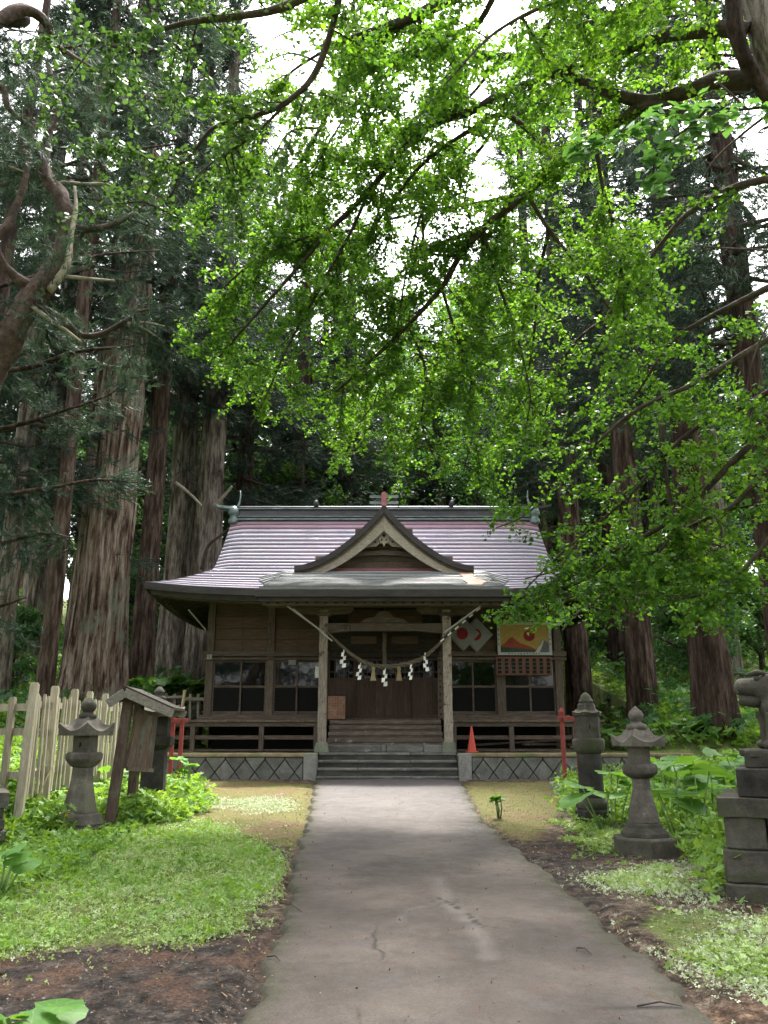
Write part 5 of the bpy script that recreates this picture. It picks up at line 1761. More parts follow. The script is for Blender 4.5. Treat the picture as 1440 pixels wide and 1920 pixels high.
V = {}
V['a'] = cedar_crown(27, 6.5, 3.6, 90, 24, TUFT, 1, M['cedar'])
V['b'] = cedar_crown(29, 9.0, 3.2, 80, 24, TUFT, 2, M['cedar'])
V['c'] = cedar_crown(25, 5.0, 4.0, 95, 22, TUFT, 3, M['cedar'])
V['far1'] = cedar_crown(22, 5, 3.4, 85, 15, tuft_template(11, .06, .7, 9), 5, M['cedar'])
V['far2'] = cedar_crown(24, 8, 3.6, 80, 15, tuft_template(11, .06, .7, 8), 6, M['cedar_light'])


def cedar(px, py, Y, r0, label, var, bark, rz=0., hs=1.0, group=None, name='cedar_tree', seg=40, flute=.18, r1=None, zoff=0, trunk=None, H=None):
    x = pos(px, py, Y).x
    z = gz(x, Y) - .15
    H = H or {'a': 26, 'b': 28, 'c': 24, 'far1': 21}[var] + zoff
    o = empty(name, (x, Y, z), label, 'tree', group, rz)
    link('trunk', trunk or trunk_mesh(H, r0, r1 or r0 * .28, flute, M[bark], seg=seg, seed=px * .01), o)
    if var:
        f, b = V[var]
        fo_ = link('crown', f, o, (0, 0, zoff), None, (hs, hs, 1))
        tag(link('branches', b, o, (0, 0, zoff), None, (hs, hs, 1)), kind='stuff')
    return o


tg = trunk_mesh(30, .88, .30, .20, M['bark_giant'], seg=96, rings=120, flare=.32, seed=2.3, burl=[(6.0, -1.15, .55, .16), (6.6, -1.9, .4, .12), (9.6, -1.3, .7, .22), (13.2, -.9, .6, .25), (13.0, -2.0, .5, .15), (17, -1.2, .6, .2)])
cedar(174, 1290, 25.0, 1.0, 'giant old cedar with fluted peeling trunk behind the timber fence', 'a', 'bark_giant', .4, 1.2, trunk=tg, zoff=6.5)
cedar(84, 1290, 21.5, .24, 'slim dark brown cedar crossing in front of the giant cedar', 'b', 'bark_red', 1.1, .8, zoff=3.0)
cedar(46, 1290, 28.5, .42, 'grey barked cedar at the far left behind the fence', 'c', 'bark_grey', 2.0, .9, zoff=4)
cedar(262, 1285, 27.5, .38, 'reddish cedar just right of the giant cedar', 'b', 'bark_red', 3.0, .8, zoff=2)
cedar(318, 1270, 31.0, .55, 'thick grey cedar left of the hall, left one of the close pair', 'a', 'bark_grey', 4.0, .85, zoff=5)
cedar(374, 1270, 30.0, .58, 'thick grey cedar touching the left eave, right one of the close pair', 'c', 'bark_grey', 5.0, .8, zoff=6)
cedar(-6, 1270, 24.0, .34, 'cedar half cut off by the left edge of the frame', 'a', 'bark_grey', 5.5, .9)
cedar(1086, 1285, 29.0, .42, 'red brown cedar next to the painted board at the right eave', 'a', 'bark_red', 1.5, .9, zoff=3)
cedar(1168, 1280, 31.5, .42, 'cedar standing just behind the middle trunk right of the hall', 'b', 'bark_dark', 2.5, .9, zoff=1)
cedar(1207, 1340, 24.0, .40, 'straight dark red cedar in the undergrowth right of the hall', 'c', 'bark_red', .3, .85, zoff=4.5)
cedar(1344, 1378, 21.5, .50, 'thick dark cedar with flared foot behind the guardian dog', 'b', 'bark_dark', 1.9, .9, zoff=1)
cedar(1376, 1262, 30.0, .30, 'pale barked cedar behind the thick dark cedar', 'a', 'bark_grey', 2.9, .8, zoff=4)
cedar(1478, 1300, 17.0, .34, 'dark cedar cut off by the right edge of the frame', 'c', 'bark_dark', .9, .8, zoff=4)
cedar(1255, 1250, 38.0, .3, 'slim far cedar between the two big trunks on the right', 'far1', 'bark_grey', 3.3, .9)
cedar(560, 1000, 36.0, .45, 'dark cedar rising behind the left half of the roof ridge', 'a', 'bark_dark', 3.9, 1.1, zoff=-3)
cedar(455, 1000, 33.5, .40, 'dark cedar behind the left end of the roof ridge', 'c', 'bark_dark', 4.4, .95, zoff=1)
cedar(655, 1000, 38.0, .42, 'dark cedar behind the small front gable', 'c', 'bark_dark', 2.2, 1.1, zoff=-3)
cedar(1010, 1000, 35.0, .40, 'dark cedar behind the right end of the roof ridge', 'b', 'bark_dark', 1.2, 1.0, zoff=-1)
tr_shared = [trunk_mesh(19.5, .36, .06, .16, M['bark_grey'], seg=12, rings=16, seed=4), trunk_mesh(19.5, .42, .06, .16, M['bark_red'], seg=12, rings=16, seed=9)]
rr = random.Random(4)
k = 0
for row, (Y0, n, x0, x1) in enumerate(((40, 9, -19, 19), (47, 10, -24, 24), (55, 12, -30, 30), (66, 13, -38, 38))):
    for i in range(n):
        x = x0 + (x1 - x0) * (i + .5) / n + rr.uniform(-1.2, 1.2); y = Y0 + rr.uniform(-2.5, 2.5)
        if row == 0 and abs(x) < 2: continue
        z = gz(x, y) - .2
        o = empty('cedar_tree', (x, y, z), 'cedar among the crowded trees on the far hillside', 'tree', 'cedars on the far hillside', rr.uniform(0, 6))
        link('trunk', tr_shared[k % 2], o)
        f, b = V['far1' if rr.random() < .55 else 'far2']
        s = rr.uniform(.85, 1.15)
        link('crown', f, o, (0, 0, 0), None, (s, s, .95)); tag(link('branches', b, o, (0, 0, 0), None, (s, s, .95)), kind='stuff')
        k += 1
for i, (x, y) in enumerate(((-17, 30), (-22, 22), (-14, 17), (17, 27), (21, 20), (15, 13), (-24, 36), (25, 34), (-16, 8), (17, 5), (-7, -9), (-2, -13), (3.5, -11), (8, -8), (-12, -6), (13, -5), (0, -19), (-9, -17), (9, -16), (-17, -1), (18, -2))):
    o = empty('cedar_tree', (x, y, gz(x, y) - .2), 'cedar at the side of the shrine grove', 'tree', 'cedars at the sides of the grove', i * 1.3)
    link('trunk', tr_shared[i % 2], o)
    f, b = V['abc'[i % 3]]
    link('crown', f, o); tag(link('branches', b, o), kind='stuff')


# ------------------------------------------------------------------ broad-leaved trees
FAN = ([(0, 0, 0), (.55, -.62, .04), (.95, -.42, .0), (1.0, -.04, .06), (.80, 0, .03), (1.0, .04, .06), (.95, .42, 0), (.55, .62, .04)], [(0, 1, 2), (0, 2, 3), (0, 3, 4), (0, 4, 5), (0, 5, 6), (0, 6, 7)])
FAN4 = ([(0, 0, 0), (.6, -.62, .05), (1.0, -.28, 0), (.86, 0, .03), (1.0, .28, 0), (.6, .62, .05)], [(0, 1, 2), (0, 2, 3), (0, 3, 4), (0, 4, 5)])
LEAF2 = ([(0, 0, 0), (.5, -.32, .06), (1, 0, 0), (.5, .32, .06)], [(0, 1, 2), (0, 2, 3)])


def broad_crown(H, R, nb, seed, mat, leaf=.16, zb=3.0, dens=42):
    r = np.random.default_rng(seed)
    bm_ = MB(); C = []
    for b in range(nb):
        u = r.random()
        z0 = zb * .6 + (H * .75 - zb * .6) * u
        az = b * 2.4 + r.uniform(-.4, .4)
        L = R * r.uniform(.6, 1.1) * (1 - .5 * u)
        d = np.array([math.cos(az), math.sin(az), r.uniform(.25, .9)])
        pts = [np.array([0, 0, z0])]
        for s in range(4):
            d = d + r.normal(0, .22, 3); d /= np.linalg.norm(d)
            pts.append(pts[-1] + d * L / 4)
        bm_.tube(pts, [.10, .07, .05, .03, .01], 5, cap=False)
        for q in range(7):
            t = r.uniform(.3, 1) * 4; i = min(int(t), 3)
            p = pts[i] + (pts[i + 1] - pts[i]) * (t - i)
            e = p + r.normal(0, .45, 3) * [1, 1, .6] * L * .4
            bm_.tube([p, (p + e) / 2 + r.normal(0, .05, 3), e], [.02, .012, .005], 3, cap=False)
            n = dens
            C.append(p + (e - p) * r.uniform(.1, 1.15, (n, 1)) + r.normal(0, .22, (n, 3)) * [1, 1, .55])
    C = np.concatenate(C); n = len(C)
    Nn = norm(r.normal(0, .5, (n, 3)) + [0, 0, 1])
    return scatter('foliage', *LEAF2, C, r.normal(size=(n, 3)), Nn, r.uniform(.7, 1.2, n) * leaf, mat), bm_.mesh('branches', M['bark_branch'], flat=False)


BV = [broad_crown(14, 4.5, 26, 21, M['broad'], .17), broad_crown(11, 4.0, 24, 22, M['ginkgo'], .15, 2.0), broad_crown(5, 2.6, 16, 23, M['broad'], .15, .6, 50)]
bt = [trunk_mesh(11, .24, .08, .12, M['bark_branch'], seg=12, rings=14, seed=1), trunk_mesh(9, .2, .06, .12, M['bark_branch'], seg=12, rings=14, seed=2), trunk_mesh(3.6, .10, .04, .12, M['bark_branch'], seg=8, rings=8, seed=3)]


def broadleaf(x, y, v, label, group=None, s=1.0, rz=0, name='broadleaf_tree', cat='tree'):
    o = empty(name, (x, y, gz(x, y) - .15), label, cat, group, rz)
    link('trunk', bt[v], o, None, None, (s, s, s)); link('crown', BV[v][0], o, None, None, (s, s, s)); tag(link('branches', BV[v][1], o, None, None, (s, s, s)), kind='stuff')
    return o


bx = pos(905, 960, 33).x
o = broadleaf(bx, 33, 0, 'dark crooked broadleaf tree behind the right half of the ridge', None, 1.0, .5)
bq = [pos(898, 950, 33), pos(896, 880, 33), pos(880, 840, 32.8), pos(850, 818, 32.4), pos(800, 815, 32), pos(760, 822, 31.6)]
MB().tube(bq, [.26, .24, .2, .15, .09, .05], 10, bumpy=.15).build('limb', M['bark_dark'], o, flat=False) if False else None
for i, (x, y, v, s) in enumerate(((-3.5, 35, 1, 1.0), (-8.5, 35, 0, 1.0), (7.5, 37, 0, 1.1), (12.5, 34, 1, .9), (-14, 37, 0, 1.1), (17, 40, 0, 1.1), (3, 41, 0, 1.5), (-1, 46, 1, 1.9), (-5, 43, 1, 1.7), (6, 48, 0, 1.9), (-9, 47, 0, 1.8), (11, 44, 1, 1.6))):
    broadleaf(x, y, v, 'mid green broadleaf tree between the cedar trunks behind the hall', 'broadleaf trees behind the hall', s, i * 1.7)
sh = [(-11.5, 26), (-13.5, 29), (-9.8, 33), (-16, 32), (-7.2, 32.5), (9.0, 33), (11.5, 30), (14, 31), (16, 27), (13, 37), (18, 33), (-19, 27), (10.4, 27.8), (20, 30), (-12, 36), (6.8, 34), (15.5, 36), (-5, 33.5), (2, 34), (-1.5, 33), (4.8, 33)]
for i, (x, y) in enumerate(sh):
    broadleaf(x, y, 2, 'leafy green sapling in the undergrowth beneath the cedars', 'saplings in the undergrowth', .75 + .35 * ((i * 7) % 5) / 5, i * 2.1, 'sapling', 'sapling')

# ------------------------------------------------------------------ the old twisted tree, left
def P3(pts): return [pos(*p) for p in pts]


def smooth_path(pts, n=5):
    pts = [Vector(p) for p in pts]
    out_ = []
    for i in range(len(pts) - 1):
        p0, p1, p2, p3 = pts[max(i - 1, 0)], pts[i], pts[i + 1], pts[min(i + 2, len(pts) - 1)]
        for k in range(n):
            t = k / n
            out_.append(.5 * ((2 * p1) + (p2 - p0) * t + (2 * p0 - 5 * p1 + 4 * p2 - p3) * t * t + (3 * p1 - p0 - 3 * p2 + p3) * t ** 3))
    out_.append(pts[-1])
    return out_


def limb(name, pts, r0, r1, mat, parent, seg=9, bumpy=.35, n=5):
    p = smooth_path(pts, n)
    rad = [r0 + (r1 - r0) * i / (len(p) - 1) for i in range(len(p))]
    return MB().tube(p, rad, seg, bumpy).build(name, M[mat], parent, flat=False), p, rad


base = Vector((-6.0, 9.3, gz(-6.0, 9.3) - .1))
tw = empty('twisted_tree', base, 'old twisted tree leaning in from the left edge with bare bent limbs', 'tree')
TT = []
trunk_pts = [base] + P3([(-260, 1150, 9.4), (-110, 850, 9.5), (-40, 740, 9.5), (10, 640, 9.5), (60, 560, 9.6), (105, 500, 9.7), (128, 430, 9.8), (118, 375, 9.9), (88, 330, 10.0), (85, 270, 10.2), (110, 200, 10.4), (90, 120, 10.6)])
_, p, _r = limb('trunk', trunk_pts, .24, .03, 'bark_twist', tw, 18, .5, 7); TT.append(p[30:])
for pts, r0, r1, mt in (
    ([(72, 545, 9.6), (30, 520, 9.5), (2, 490, 9.4), (-20, 440, 9.3)], .075, .045, 'bark_twist'),
    ([(-20, 460, 9.2), (20, 410, 9.3), (45, 345, 9.4), (55, 290, 9.5), (63, 240, 9.6), (84, 188, 9.7)], .055, .02, 'bark_twist'),
    ([(90, 545, 9.6), (125, 500, 9.6), (133, 440, 9.7), (142, 395, 9.8), (140, 350, 9.9)], .055, .02, 'bark_pale'),
    ([(128, 425, 9.8), (160, 430, 9.9), (200, 425, 10.0), (230, 412, 10.1), (250, 400, 10.2)], .06, .03, 'bark_branch'),
    ([(75, 575, 9.6), (120, 600, 9.7), (150, 628, 9.8), (190, 626, 9.9), (230, 605, 10.0), (270, 582, 10.1), (330, 576, 10.2)], .05, .018, 'bark_branch'),
    ([(60, 575, 9.5), (95, 600, 9.5), (125, 620, 9.5), (152, 640, 9.5)], .035, .012, 'bark_pale'),
    ([(115, 518, 9.6), (160, 522, 9.7), (215, 526, 9.8)], .03, .012, 'bark_pale'),
    ([(240, 607, 10.0), (275, 605, 10.1), (310, 612, 10.2)], .022, .008, 'bark_pale'),
    ([(250, 605, 10.0), (280, 622, 10.1), (300, 636, 10.2)], .02, .007, 'bark_pale'),
    ([(-60, 50, 8.9), (0, 38, 9.1), (45, 18, 9.2), (85, 40, 9.4), (105, 85, 9.6), (150, 115, 9.9), (190, 140, 10.3)], .11, .035, 'bark_twist'),
    ([(-40, 30, 9.2), (30, 40, 9.3), (50, 35, 9.4)], .10, .07, 'bark_branch'),
    ([(-30, 310, 9.2), (10, 312, 9.3), (45, 322, 9.4)], .03, .012, 'bark_pale'),
    ([(-40, 160, 9.2), (5, 165, 9.3), (14, 200, 9.3), (40, 225, 9.4), (62, 240, 9.5)], .06, .02, 'bark_twist'),
    ([(120, 395, 9.9), (110, 345, 10.0), (160, 345, 10.1), (200, 345, 10.2), (235, 362, 10.3)], .03, .01, 'bark_pale'),
    ([(165, 180, 10.4), (150, 230, 10.6), (195, 150, 10.8), (215, 125, 11)], .05, .03, 'bark_twist'),
):
    _, p, _r = limb('limb', P3(pts), r0, r1, mt, tw)
    if mt != 'bark_pale': TT.append(p)


def sprays_round(paths, n_per_m, spread, seed, tuft, mat, name, parent, size=(.16, .3), off=(0, 0, 0), keep=None):
    r = np.random.default_rng(seed)
    C, D, S = [], [], []
    bm_ = MB()
    for p in paths:
        for i in range(len(p) - 1):
            a, b = np.array(p[i]), np.array(p[i + 1])
            L = np.linalg.norm(b - a)
            for _ in range(r.poisson(n_per_m * L)):
                s = a + (b - a) * r.random()
                d = r.normal(0, 1, 3) * [1, 1, .5]; d /= np.linalg.norm(d)
                ln = r.uniform(.4, 1) * spread
                e = s + d * ln + np.array([0, 0, -.25 * ln])
                if keep and not keep(e): continue
                bm_.tube([s, (s + e) / 2 + np.array([0, 0, .06]), e], [.014, .009, .004], 3, cap=False)
                m_ = int(r.integers(22, 40))
                t = r.uniform(.3, 1.1, m_)
                c = s + (e - s) * t[:, None] + r.normal(0, .11 * spread + .05, (m_, 3)) * [1, 1, .6]
                C.append(c); D.append(d + r.normal(0, .5, (m_, 3)) + [0, 0, -.2]); S.append(r.uniform(*size, m_))
    C, D, S = np.concatenate(C), np.concatenate(D), np.concatenate(S)
    off = origin_of(parent)
    link(name, scatter('foliage', *tuft, C - np.array(off), D, norm(r.normal(size=C.shape)), S, M[mat]), parent)
    bo = bm_.build('twigs', M['bark_branch'], parent, flat=False)
    tag(bo, kind='stuff')


sprays_round(TT, 2.4, 1.05, 31, TUFT_FINE, 'cedar', 'crown', tw)

# cedar boughs hanging across the left side, carried by the slim cedar in front of the giant
ob = empty('cedar_bough_tree', (pos(-90, 1290, 18).x, 18, gz(-10.5, 18)), 'bushy cedar at the left edge with low dark boughs spread before the giant trunk', 'tree')
link('trunk', trunk_mesh(20, .26, .08, .14, M['bark_dark'], seg=14, seed=7), ob)
BB = []
for pts in ([(-90, 950, 18), (0, 930, 17.6), (90, 915, 17.3), (180, 900, 17), (260, 905, 17)],
            [(-90, 820, 18), (20, 800, 17.5), (120, 770, 17), (210, 740, 17)],
            [(-90, 1050, 18), (0, 1020, 17.8), (80, 1000, 17.6), (140, 1010, 17.5)],
            [(-90, 700, 18), (50, 690, 17.5), (140, 660, 17), (240, 650, 17), (300, 640, 17)],
            [(-90, 560, 18), (60, 520, 17.5), (180, 480, 17), (300, 470, 17)],
            [(-90, 380, 18), (60, 330, 17.5), (190, 290, 17), (330, 270, 17)],
            [(-90, 200, 18), (60, 150, 17.5), (190, 110, 17), (310, 90, 17)],
            [(180, 110, 17), (280, 180, 17), (370, 220, 17)], [(-90, 1160, 18), (-10, 1140, 17.8), (50, 1120, 17.6)]):
    _, p, _r = limb('limb', P3(pts), .07, .015, 'bark_dark', ob)
    BB.append(p)
sprays_round(BB, 1.7, 1.15, 33, TUFT, 'cedar', 'crown', ob, (.2, .36))
# curved dead branches on the pair of cedars
for pts in ([(378, 1068, 28.0), (390, 1025, 27.8), (412, 1005, 27.6), (430, 990, 27.4)], [(330, 905, 28.5), (355, 925, 28.2), (378, 948, 28)], [(400, 950, 28), (420, 930, 27.8), (435, 912, 27.6)]):
    p = P3(pts)
    tag(MB().tube(smooth_path(p), [.07 - .003 * i for i in range(16)], 6, .2).build('dead_branch', M['bark_branch' if pts[0][0] > 370 and pts[0][1] > 1000 else 'bark_pale'], flat=False),
        {378: 'dark curved dead branch hanging over the left end of the roof', 330: 'pale dead branch stub pointing down across the cedar pair', 400: 'pale forked dead branch left of the ridge end'}[pts[0][0]], 'branch')

# ------------------------------------------------------------------ the ginkgo
gk = empty('ginkgo_tree', (5.7, 10.2, gz(5.7, 10.2) - .2), 'great ginkgo leaning over the path from the right, its boughs filling the view', 'tree')
gp = [Vector((5.75, 10.3, .3)), Vector((5.6, 10.2, 2.5)), pos(1590, 640, 9.9), pos(1530, 330, 9.5), pos(1462, 120, 9.25), pos(1432, 20, 9.2), pos(1410, -120, 9.1), pos(1370, -330, 9.0)]
limb('trunk', gp, .42, .18, 'bark_grey', gk, 24, .22, 8)
limb('limb', P3([(1530, 330, 9.3), (1450, 200, 9.1), (1392, 100, 8.9), (1375, 0, 8.8), (1365, -150, 8.7)]), .10, .10, 'bark_dark', gk, 12)
LB = [  # picture position and depth of each bough, start and end radius
    ([(1400, 60, 9.2), (1345, 52, 9.3), (1250, 66, 9.6), (1165, 92, 10), (1100, 112, 10.4), (1040, 140, 10.8), (960, 165, 11.3)], .13, .045),
    ([(1412, 150, 9.3), (1345, 150, 9.5), (1285, 172, 9.9), (1215, 190, 10.3), (1130, 168, 10.6), (1060, 138, 10.9), (940, 106, 11.3), (850, 104, 11.6), (760, 102, 11.9), (680, 114, 12.2), (640, 160, 12.4), (600, 240, 12.6), (560, 310, 12.9)], .13, .03),
    ([(1300, 215, 9.9), (1215, 200, 10.3), (1150, 236, 10.8), (1060, 292, 11.2), (985, 362, 11.7), (905, 430, 12.1), (862, 480, 12.4), (828, 540, 12.7), (765, 610, 13), (700, 672, 13.3), (630, 735, 13.6)], .11, .02),
    ([(960, 165, 11.3), (890, 205, 11.6), (820, 230, 11.8), (765, 270, 12), (690, 360, 12.3), (620, 430, 12.6), (560, 500, 12.9), (480, 590, 13.2), (410, 670, 13.5)], .08, .02),
    ([(1020, 275, 11.3), (950, 215, 11.6), (880, 245, 11.8), (790, 310, 12.2), (720, 400, 12.6), (640, 500, 13), (560, 620, 13.4)], .05, .015),
    ([(988, 362, 11.7), (1030, 432, 11.8), (1090, 505, 11.8), (1150, 590, 11.8), (1195, 660, 11.8), (1240, 740, 11.8)], .04, .012),
    ([(850, 104, 11.6), (830, 190, 11.9), (770, 230, 12.1), (730, 330, 12.4), (700, 430, 12.7)], .045, .015),
    ([(1480, 520, 9.8), (1400, 560, 10), (1320, 600, 10.3), (1260, 640, 10.6), (1225, 690, 10.8), (1180, 760, 11.1)], .05, .012),
    ([(1490, 610, 9.8), (1400, 660, 10.1), (1300, 720, 10.5), (1200, 765, 10.9), (1120, 830, 11.3), (1050, 905, 11.8), (985, 965, 12.2), (930, 990, 12.5)], .045, .01),
    ([(1490, 700, 9.8), (1400, 760, 10.2), (1310, 800, 10.5), (1240, 860, 10.8), (1180, 930, 11.1), (1110, 990, 11.5), (1050, 1040, 11.8), (980, 1110, 12.1)], .04, .01),
    ([(1240, 790, 10.7), (1245, 870, 10.8), (1262, 960, 10.9), (1290, 1050, 11), (1340, 1130, 11.1)], .04, .01),
    ([(1490, 820, 9.9), (1420, 900, 10.3), (1370, 950, 10.6), (1290, 990, 10.9), (1210, 1040, 11.2), (1130, 1075, 11.5)], .05, .01),
    ([(1490, 940, 9.9), (1420, 1040, 10.2), (1350, 1100, 10.5), (1250, 1130, 10.8)], .035, .01),
    ([(1480, 330, 9.4), (1380, 350, 9.6), (1290, 400, 9.9), (1230, 470, 10.2), (1170, 540, 10.6)], .06, .015),
    ([(1120, 290, 10.9), (1130, 350, 11), (1150, 420, 11), (1165, 500, 11), (1170, 600, 11)], .035, .01),
    ([(862, 480, 12.4), (800, 470, 12.5), (790, 400, 12.4), (760, 520, 12.8), (740, 640, 13.1), (700, 760, 13.5)], .03, .01),
    ([(905, 430, 12.1), (930, 520, 12.3), (960, 600, 12.5), (985, 690, 12.7), (1000, 780, 12.9)], .035, .01),
    ([(828, 540, 12.7), (850, 610, 12.9), (880, 700, 13.1), (890, 790, 13.3), (870, 880, 13.6)], .03, .01),
    ([(765, 610, 13), (800, 700, 13.2), (790, 790, 13.4), (820, 870, 13.7)], .025, .01),
    ([(690, 360, 12.3), (660, 430, 12.6), (600, 540, 12.9), (540, 650, 13.2), (500, 740, 13.5), (470, 800, 13.7)], .035, .01),
    ([(620, 430, 12.6), (560, 450, 12.8), (480, 490, 13), (420, 540, 13.2), (380, 610, 13.4)], .03, .01),
    ([(640, 160, 12.4), (600, 120, 12.5), (540, 100, 12.6), (480, 130, 12.8)], .03, .01),
    ([(1370, -330, 9.0), (1150, -180, 8.8), (950, -60, 8.8), (800, 20, 9), (700, 60, 9.2), (600, 90, 9.5)], .14, .04),
    ([(950, -60, 8.8), (900, 40, 9.2), (860, 60, 9.5), (800, 110, 9.8)], .05, .015),
    ([(1150, -180, 8.8), (1080, -60, 9.2), (1040, 30, 9.6), (1000, 100, 10)], .06, .02),
    ([(1385, -120, 9.1), (1300, -60, 9.3), (1230, 0, 9.6), (1180, 60, 9.9)], .07, .02),
    ([(700, 0, 9.1), (664, 0, 9.2), (672, 60, 9.4), (685, 110, 9.6)], .035, .012),
    ([(800, -200, 7.4), (650, -60, 7.3), (540, 10, 7.4), (450, 30, 7.5), (360, 40, 7.6), (240, 70, 7.6), (120, 90, 7.6)], .07, .012),
    ([(650, -60, 7.3), (600, 120, 7.6), (540, 190, 7.7), (470, 220, 7.8), (400, 240, 7.9), (350, 300, 8), (300, 320, 8), (260, 400, 8)], .04, .008),
    ([(540, 190, 7.7), (480, 250, 7.8), (420, 290, 7.9), (370, 330, 8), (350, 380, 8)], .02, .006),
    ([(600, 240, 12.6), (540, 250, 12.7), (500, 330, 12.9), (470, 400, 13)], .03, .01),
    ([(800, 20, 9), (740, 120, 10.5), (660, 200, 11.5), (600, 300, 12.3), (560, 380, 12.8)], .03, .01),
    ([(700, 60, 9.2), (600, 100, 10), (520, 160, 10.8), (460, 260, 11.6), (440, 340, 12)], .03, .01),
    ([(860, 60, 9.5), (760, 60, 11), (640, 50, 12), (540, 60, 12.6), (470, 100, 13)], .03, .01),
    ([(760, 102, 11.9), (720, 180, 12.6), (660, 270, 13.2), (610, 360, 13.8)], .03, .01),
    ([(1490, 760, 9.8), (1380, 860, 10.3), (1280, 960, 10.8), (1180, 1020, 11.2), (1080, 1060, 11.6), (985, 1085, 12.0)], .05, .01),
    ([(1180, 1020, 11.2), (1110, 1080, 11.5), (1040, 1110, 11.8), (960, 1150, 12.0), (940, 1170, 12.1)], .025, .008),
    ([(1280, 960, 10.8), (1240, 1030, 11), (1180, 1080, 11.2), (1110, 1130, 11.4), (1070, 1160, 11.6)], .025, .008),
    ([(905, 430, 12.1), (800, 470, 13.4), (700, 560, 14.4), (600, 640, 15.2), (500, 700, 15.6)], .04, .012),
    ([(985, 362, 11.7), (900, 380, 13.0), (780, 400, 14.0), (660, 430, 14.8), (560, 470, 15.2), (470, 520, 15.4)], .04, .012),
    ([(905, 430, 12.1), (900, 520, 13.2), (860, 620, 14.2), (790, 700, 15.0), (700, 760, 15.4), (620, 800, 15.6)], .04, .012),
    ([(960, 165, 11.3), (900, 280, 13), (820, 330, 14), (720, 330, 14.6), (620, 330, 15), (540, 370, 15.2)], .04, .012),
    ([(1030, 432, 11.8), (1010, 520, 13), (1000, 640, 14), (980, 740, 14.6), (940, 840, 15)], .035, .01),
    ([(940, 106, 11.3), (860, 200, 13), (780, 220, 14), (680, 240, 14.6)], .035, .01),
    ([(1150, 590, 11.8), (1080, 640, 12.6), (1040, 720, 13.2), (1010, 820, 13.8)], .03, .01),
    ([(1400, -60, 8.6), (1300, -40, 8.2), (1180, -20, 8), (1050, 0, 7.9), (930, 60, 7.9), (860, 130, 7.9)], .05, .01),
]
GP = []
for pts, r0, r1 in LB:
    _, p, _r = limb('limb', P3(pts), r0, r1, 'bark_branch', gk, 8, .25, 5)
    GP.append((p, _r))
r = np.random.default_rng(77)
tw_ = MB()
LC, LX, LN, LS = [], [], [], []
NR = []


def allowed(q):
    """Boughs were pruned clear of the hall and stop short of the fence side."""
    x, y = proj(q)
    if y > 1190: return False
    if 925 < x < 1045 and 1168 < y < 1240 and r.random() < .75: return False
    if x < 905:
        if y > 955 and not (650 < x < 700 and y < 1030) : return False
        if x < 600 and y > 810: return False
        if x < 320 and y > 430: return False
        if x < 1000 and y > 900 and r.random() < .5: return False
    if x > 960 and 640 < y < 1000 and r.random() < .25: return False
    if y > 1000 and x < 905: return False
    if 905 <= x < 1010 and 985 < y < 1050 and r.random() < .6: return False
    # gaps where the white sky shows between boughs
    for gx_, gy_, rx, ry in ((930, 22, 75, 45), (560, 120, 60, 55), (500, 60, 50, 60), (600, 150, 40, 40), (915, 170, 35, 40), (440, 150, 50, 40), (905, 300, 35, 35), (1075, 370, 40, 35), (720, 460, 20, 30), (760, 155, 35, 25), (525, 270, 40, 30), (400, 110, 40, 45), (690, 400, 30, 25), (1240, 130, 30, 30), (1090, 740, 25, 40)):
        if ((x - gx_) / rx) ** 2 + ((y - gy_) / ry) ** 2 < .6 and r.random() < .9: return False
    return True


for (p, rad), (pts_, r0, r1) in zip(GP, LB):
    near = pts_[0][2] < 8.5
    for i in range(1, len(p) - 1):
        a, b = np.array(p[i]), np.array(p[i + 1])
        L = np.linalg.norm(b - a)
        along = (b - a) / max(L, 1e-6)
        prog = i / len(p)
        x_, y_ = proj(a)
        rate = (5.8 if not near else 5.0) if prog > .15 else 3.0
        for _ in range(r.poisson(rate * L)):
            s = a + (b - a) * r.random()
            d = along * r.uniform(.1, .9) + r.normal(0, .8, 3) * [1, 1, .55] + [0, 0, -.12]
            d /= np.linalg.norm(d)
            ln = r.uniform(.5, 1.5) * (.75 if near else 1)
            k1 = s + d * ln * .5 + [0, 0, -.05]; e = s + d * ln + [0, 0, -.22 * ln]
            if not allowed(e) or not allowed(k1): continue
            tw_.tube([s, k1, e], [.012, .008, .003], 3, cap=False)
            twigs = [(s, k1, e)]
            for _2 in range(r.poisson(ln * 5.0)):
                t = r.uniform(.15, 1)
                q0 = s + (k1 - s) * t * 2 if t < .5 else k1 + (e - k1) * (t * 2 - 1)
                d2 = d * .7 + r.normal(0, .6, 3) * [1, 1, .7] + [0, 0, -.28]; d2 /= np.linalg.norm(d2)
                l2 = r.uniform(.2, .62)
                q2 = q0 + d2 * l2
                if not allowed(q2): continue
                tw_.tube([q0, q2], [.005, .002], 3, cap=False)
                twigs.append((q0, (q0 + q2) / 2, q2))
            for q0, q1, q2 in twigs:
                l2 = np.linalg.norm(q2 - q0)
                m_ = max(2, int(l2 / .052))
                t = np.linspace(.12, 1, m_)[:, None]
                nod = q0 + (q2 - q0) * t
                for _3 in range(4):
                    k_ = r.random(m_) < .92
                    c = nod[k_] + r.normal(0, .022, (k_.sum(), 3))
                    dd = r.normal(0, 1, (len(c), 3)) + [0, 0, -.5]
                    dd = norm(dd)
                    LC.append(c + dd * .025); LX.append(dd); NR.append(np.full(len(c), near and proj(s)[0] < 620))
                    LN.append(norm(r.normal(0, .62, (len(c), 3)) + [0, -.25, .8])); LS.append(r.uniform(.030, .072, len(c)))
LC, LX, LN, LS, NR = map(np.concatenate, (LC, LX, LN, LS, NR))
open('/tmp/leaves.txt', 'w').write(str(len(LC)))
off = np.array(gk.location)
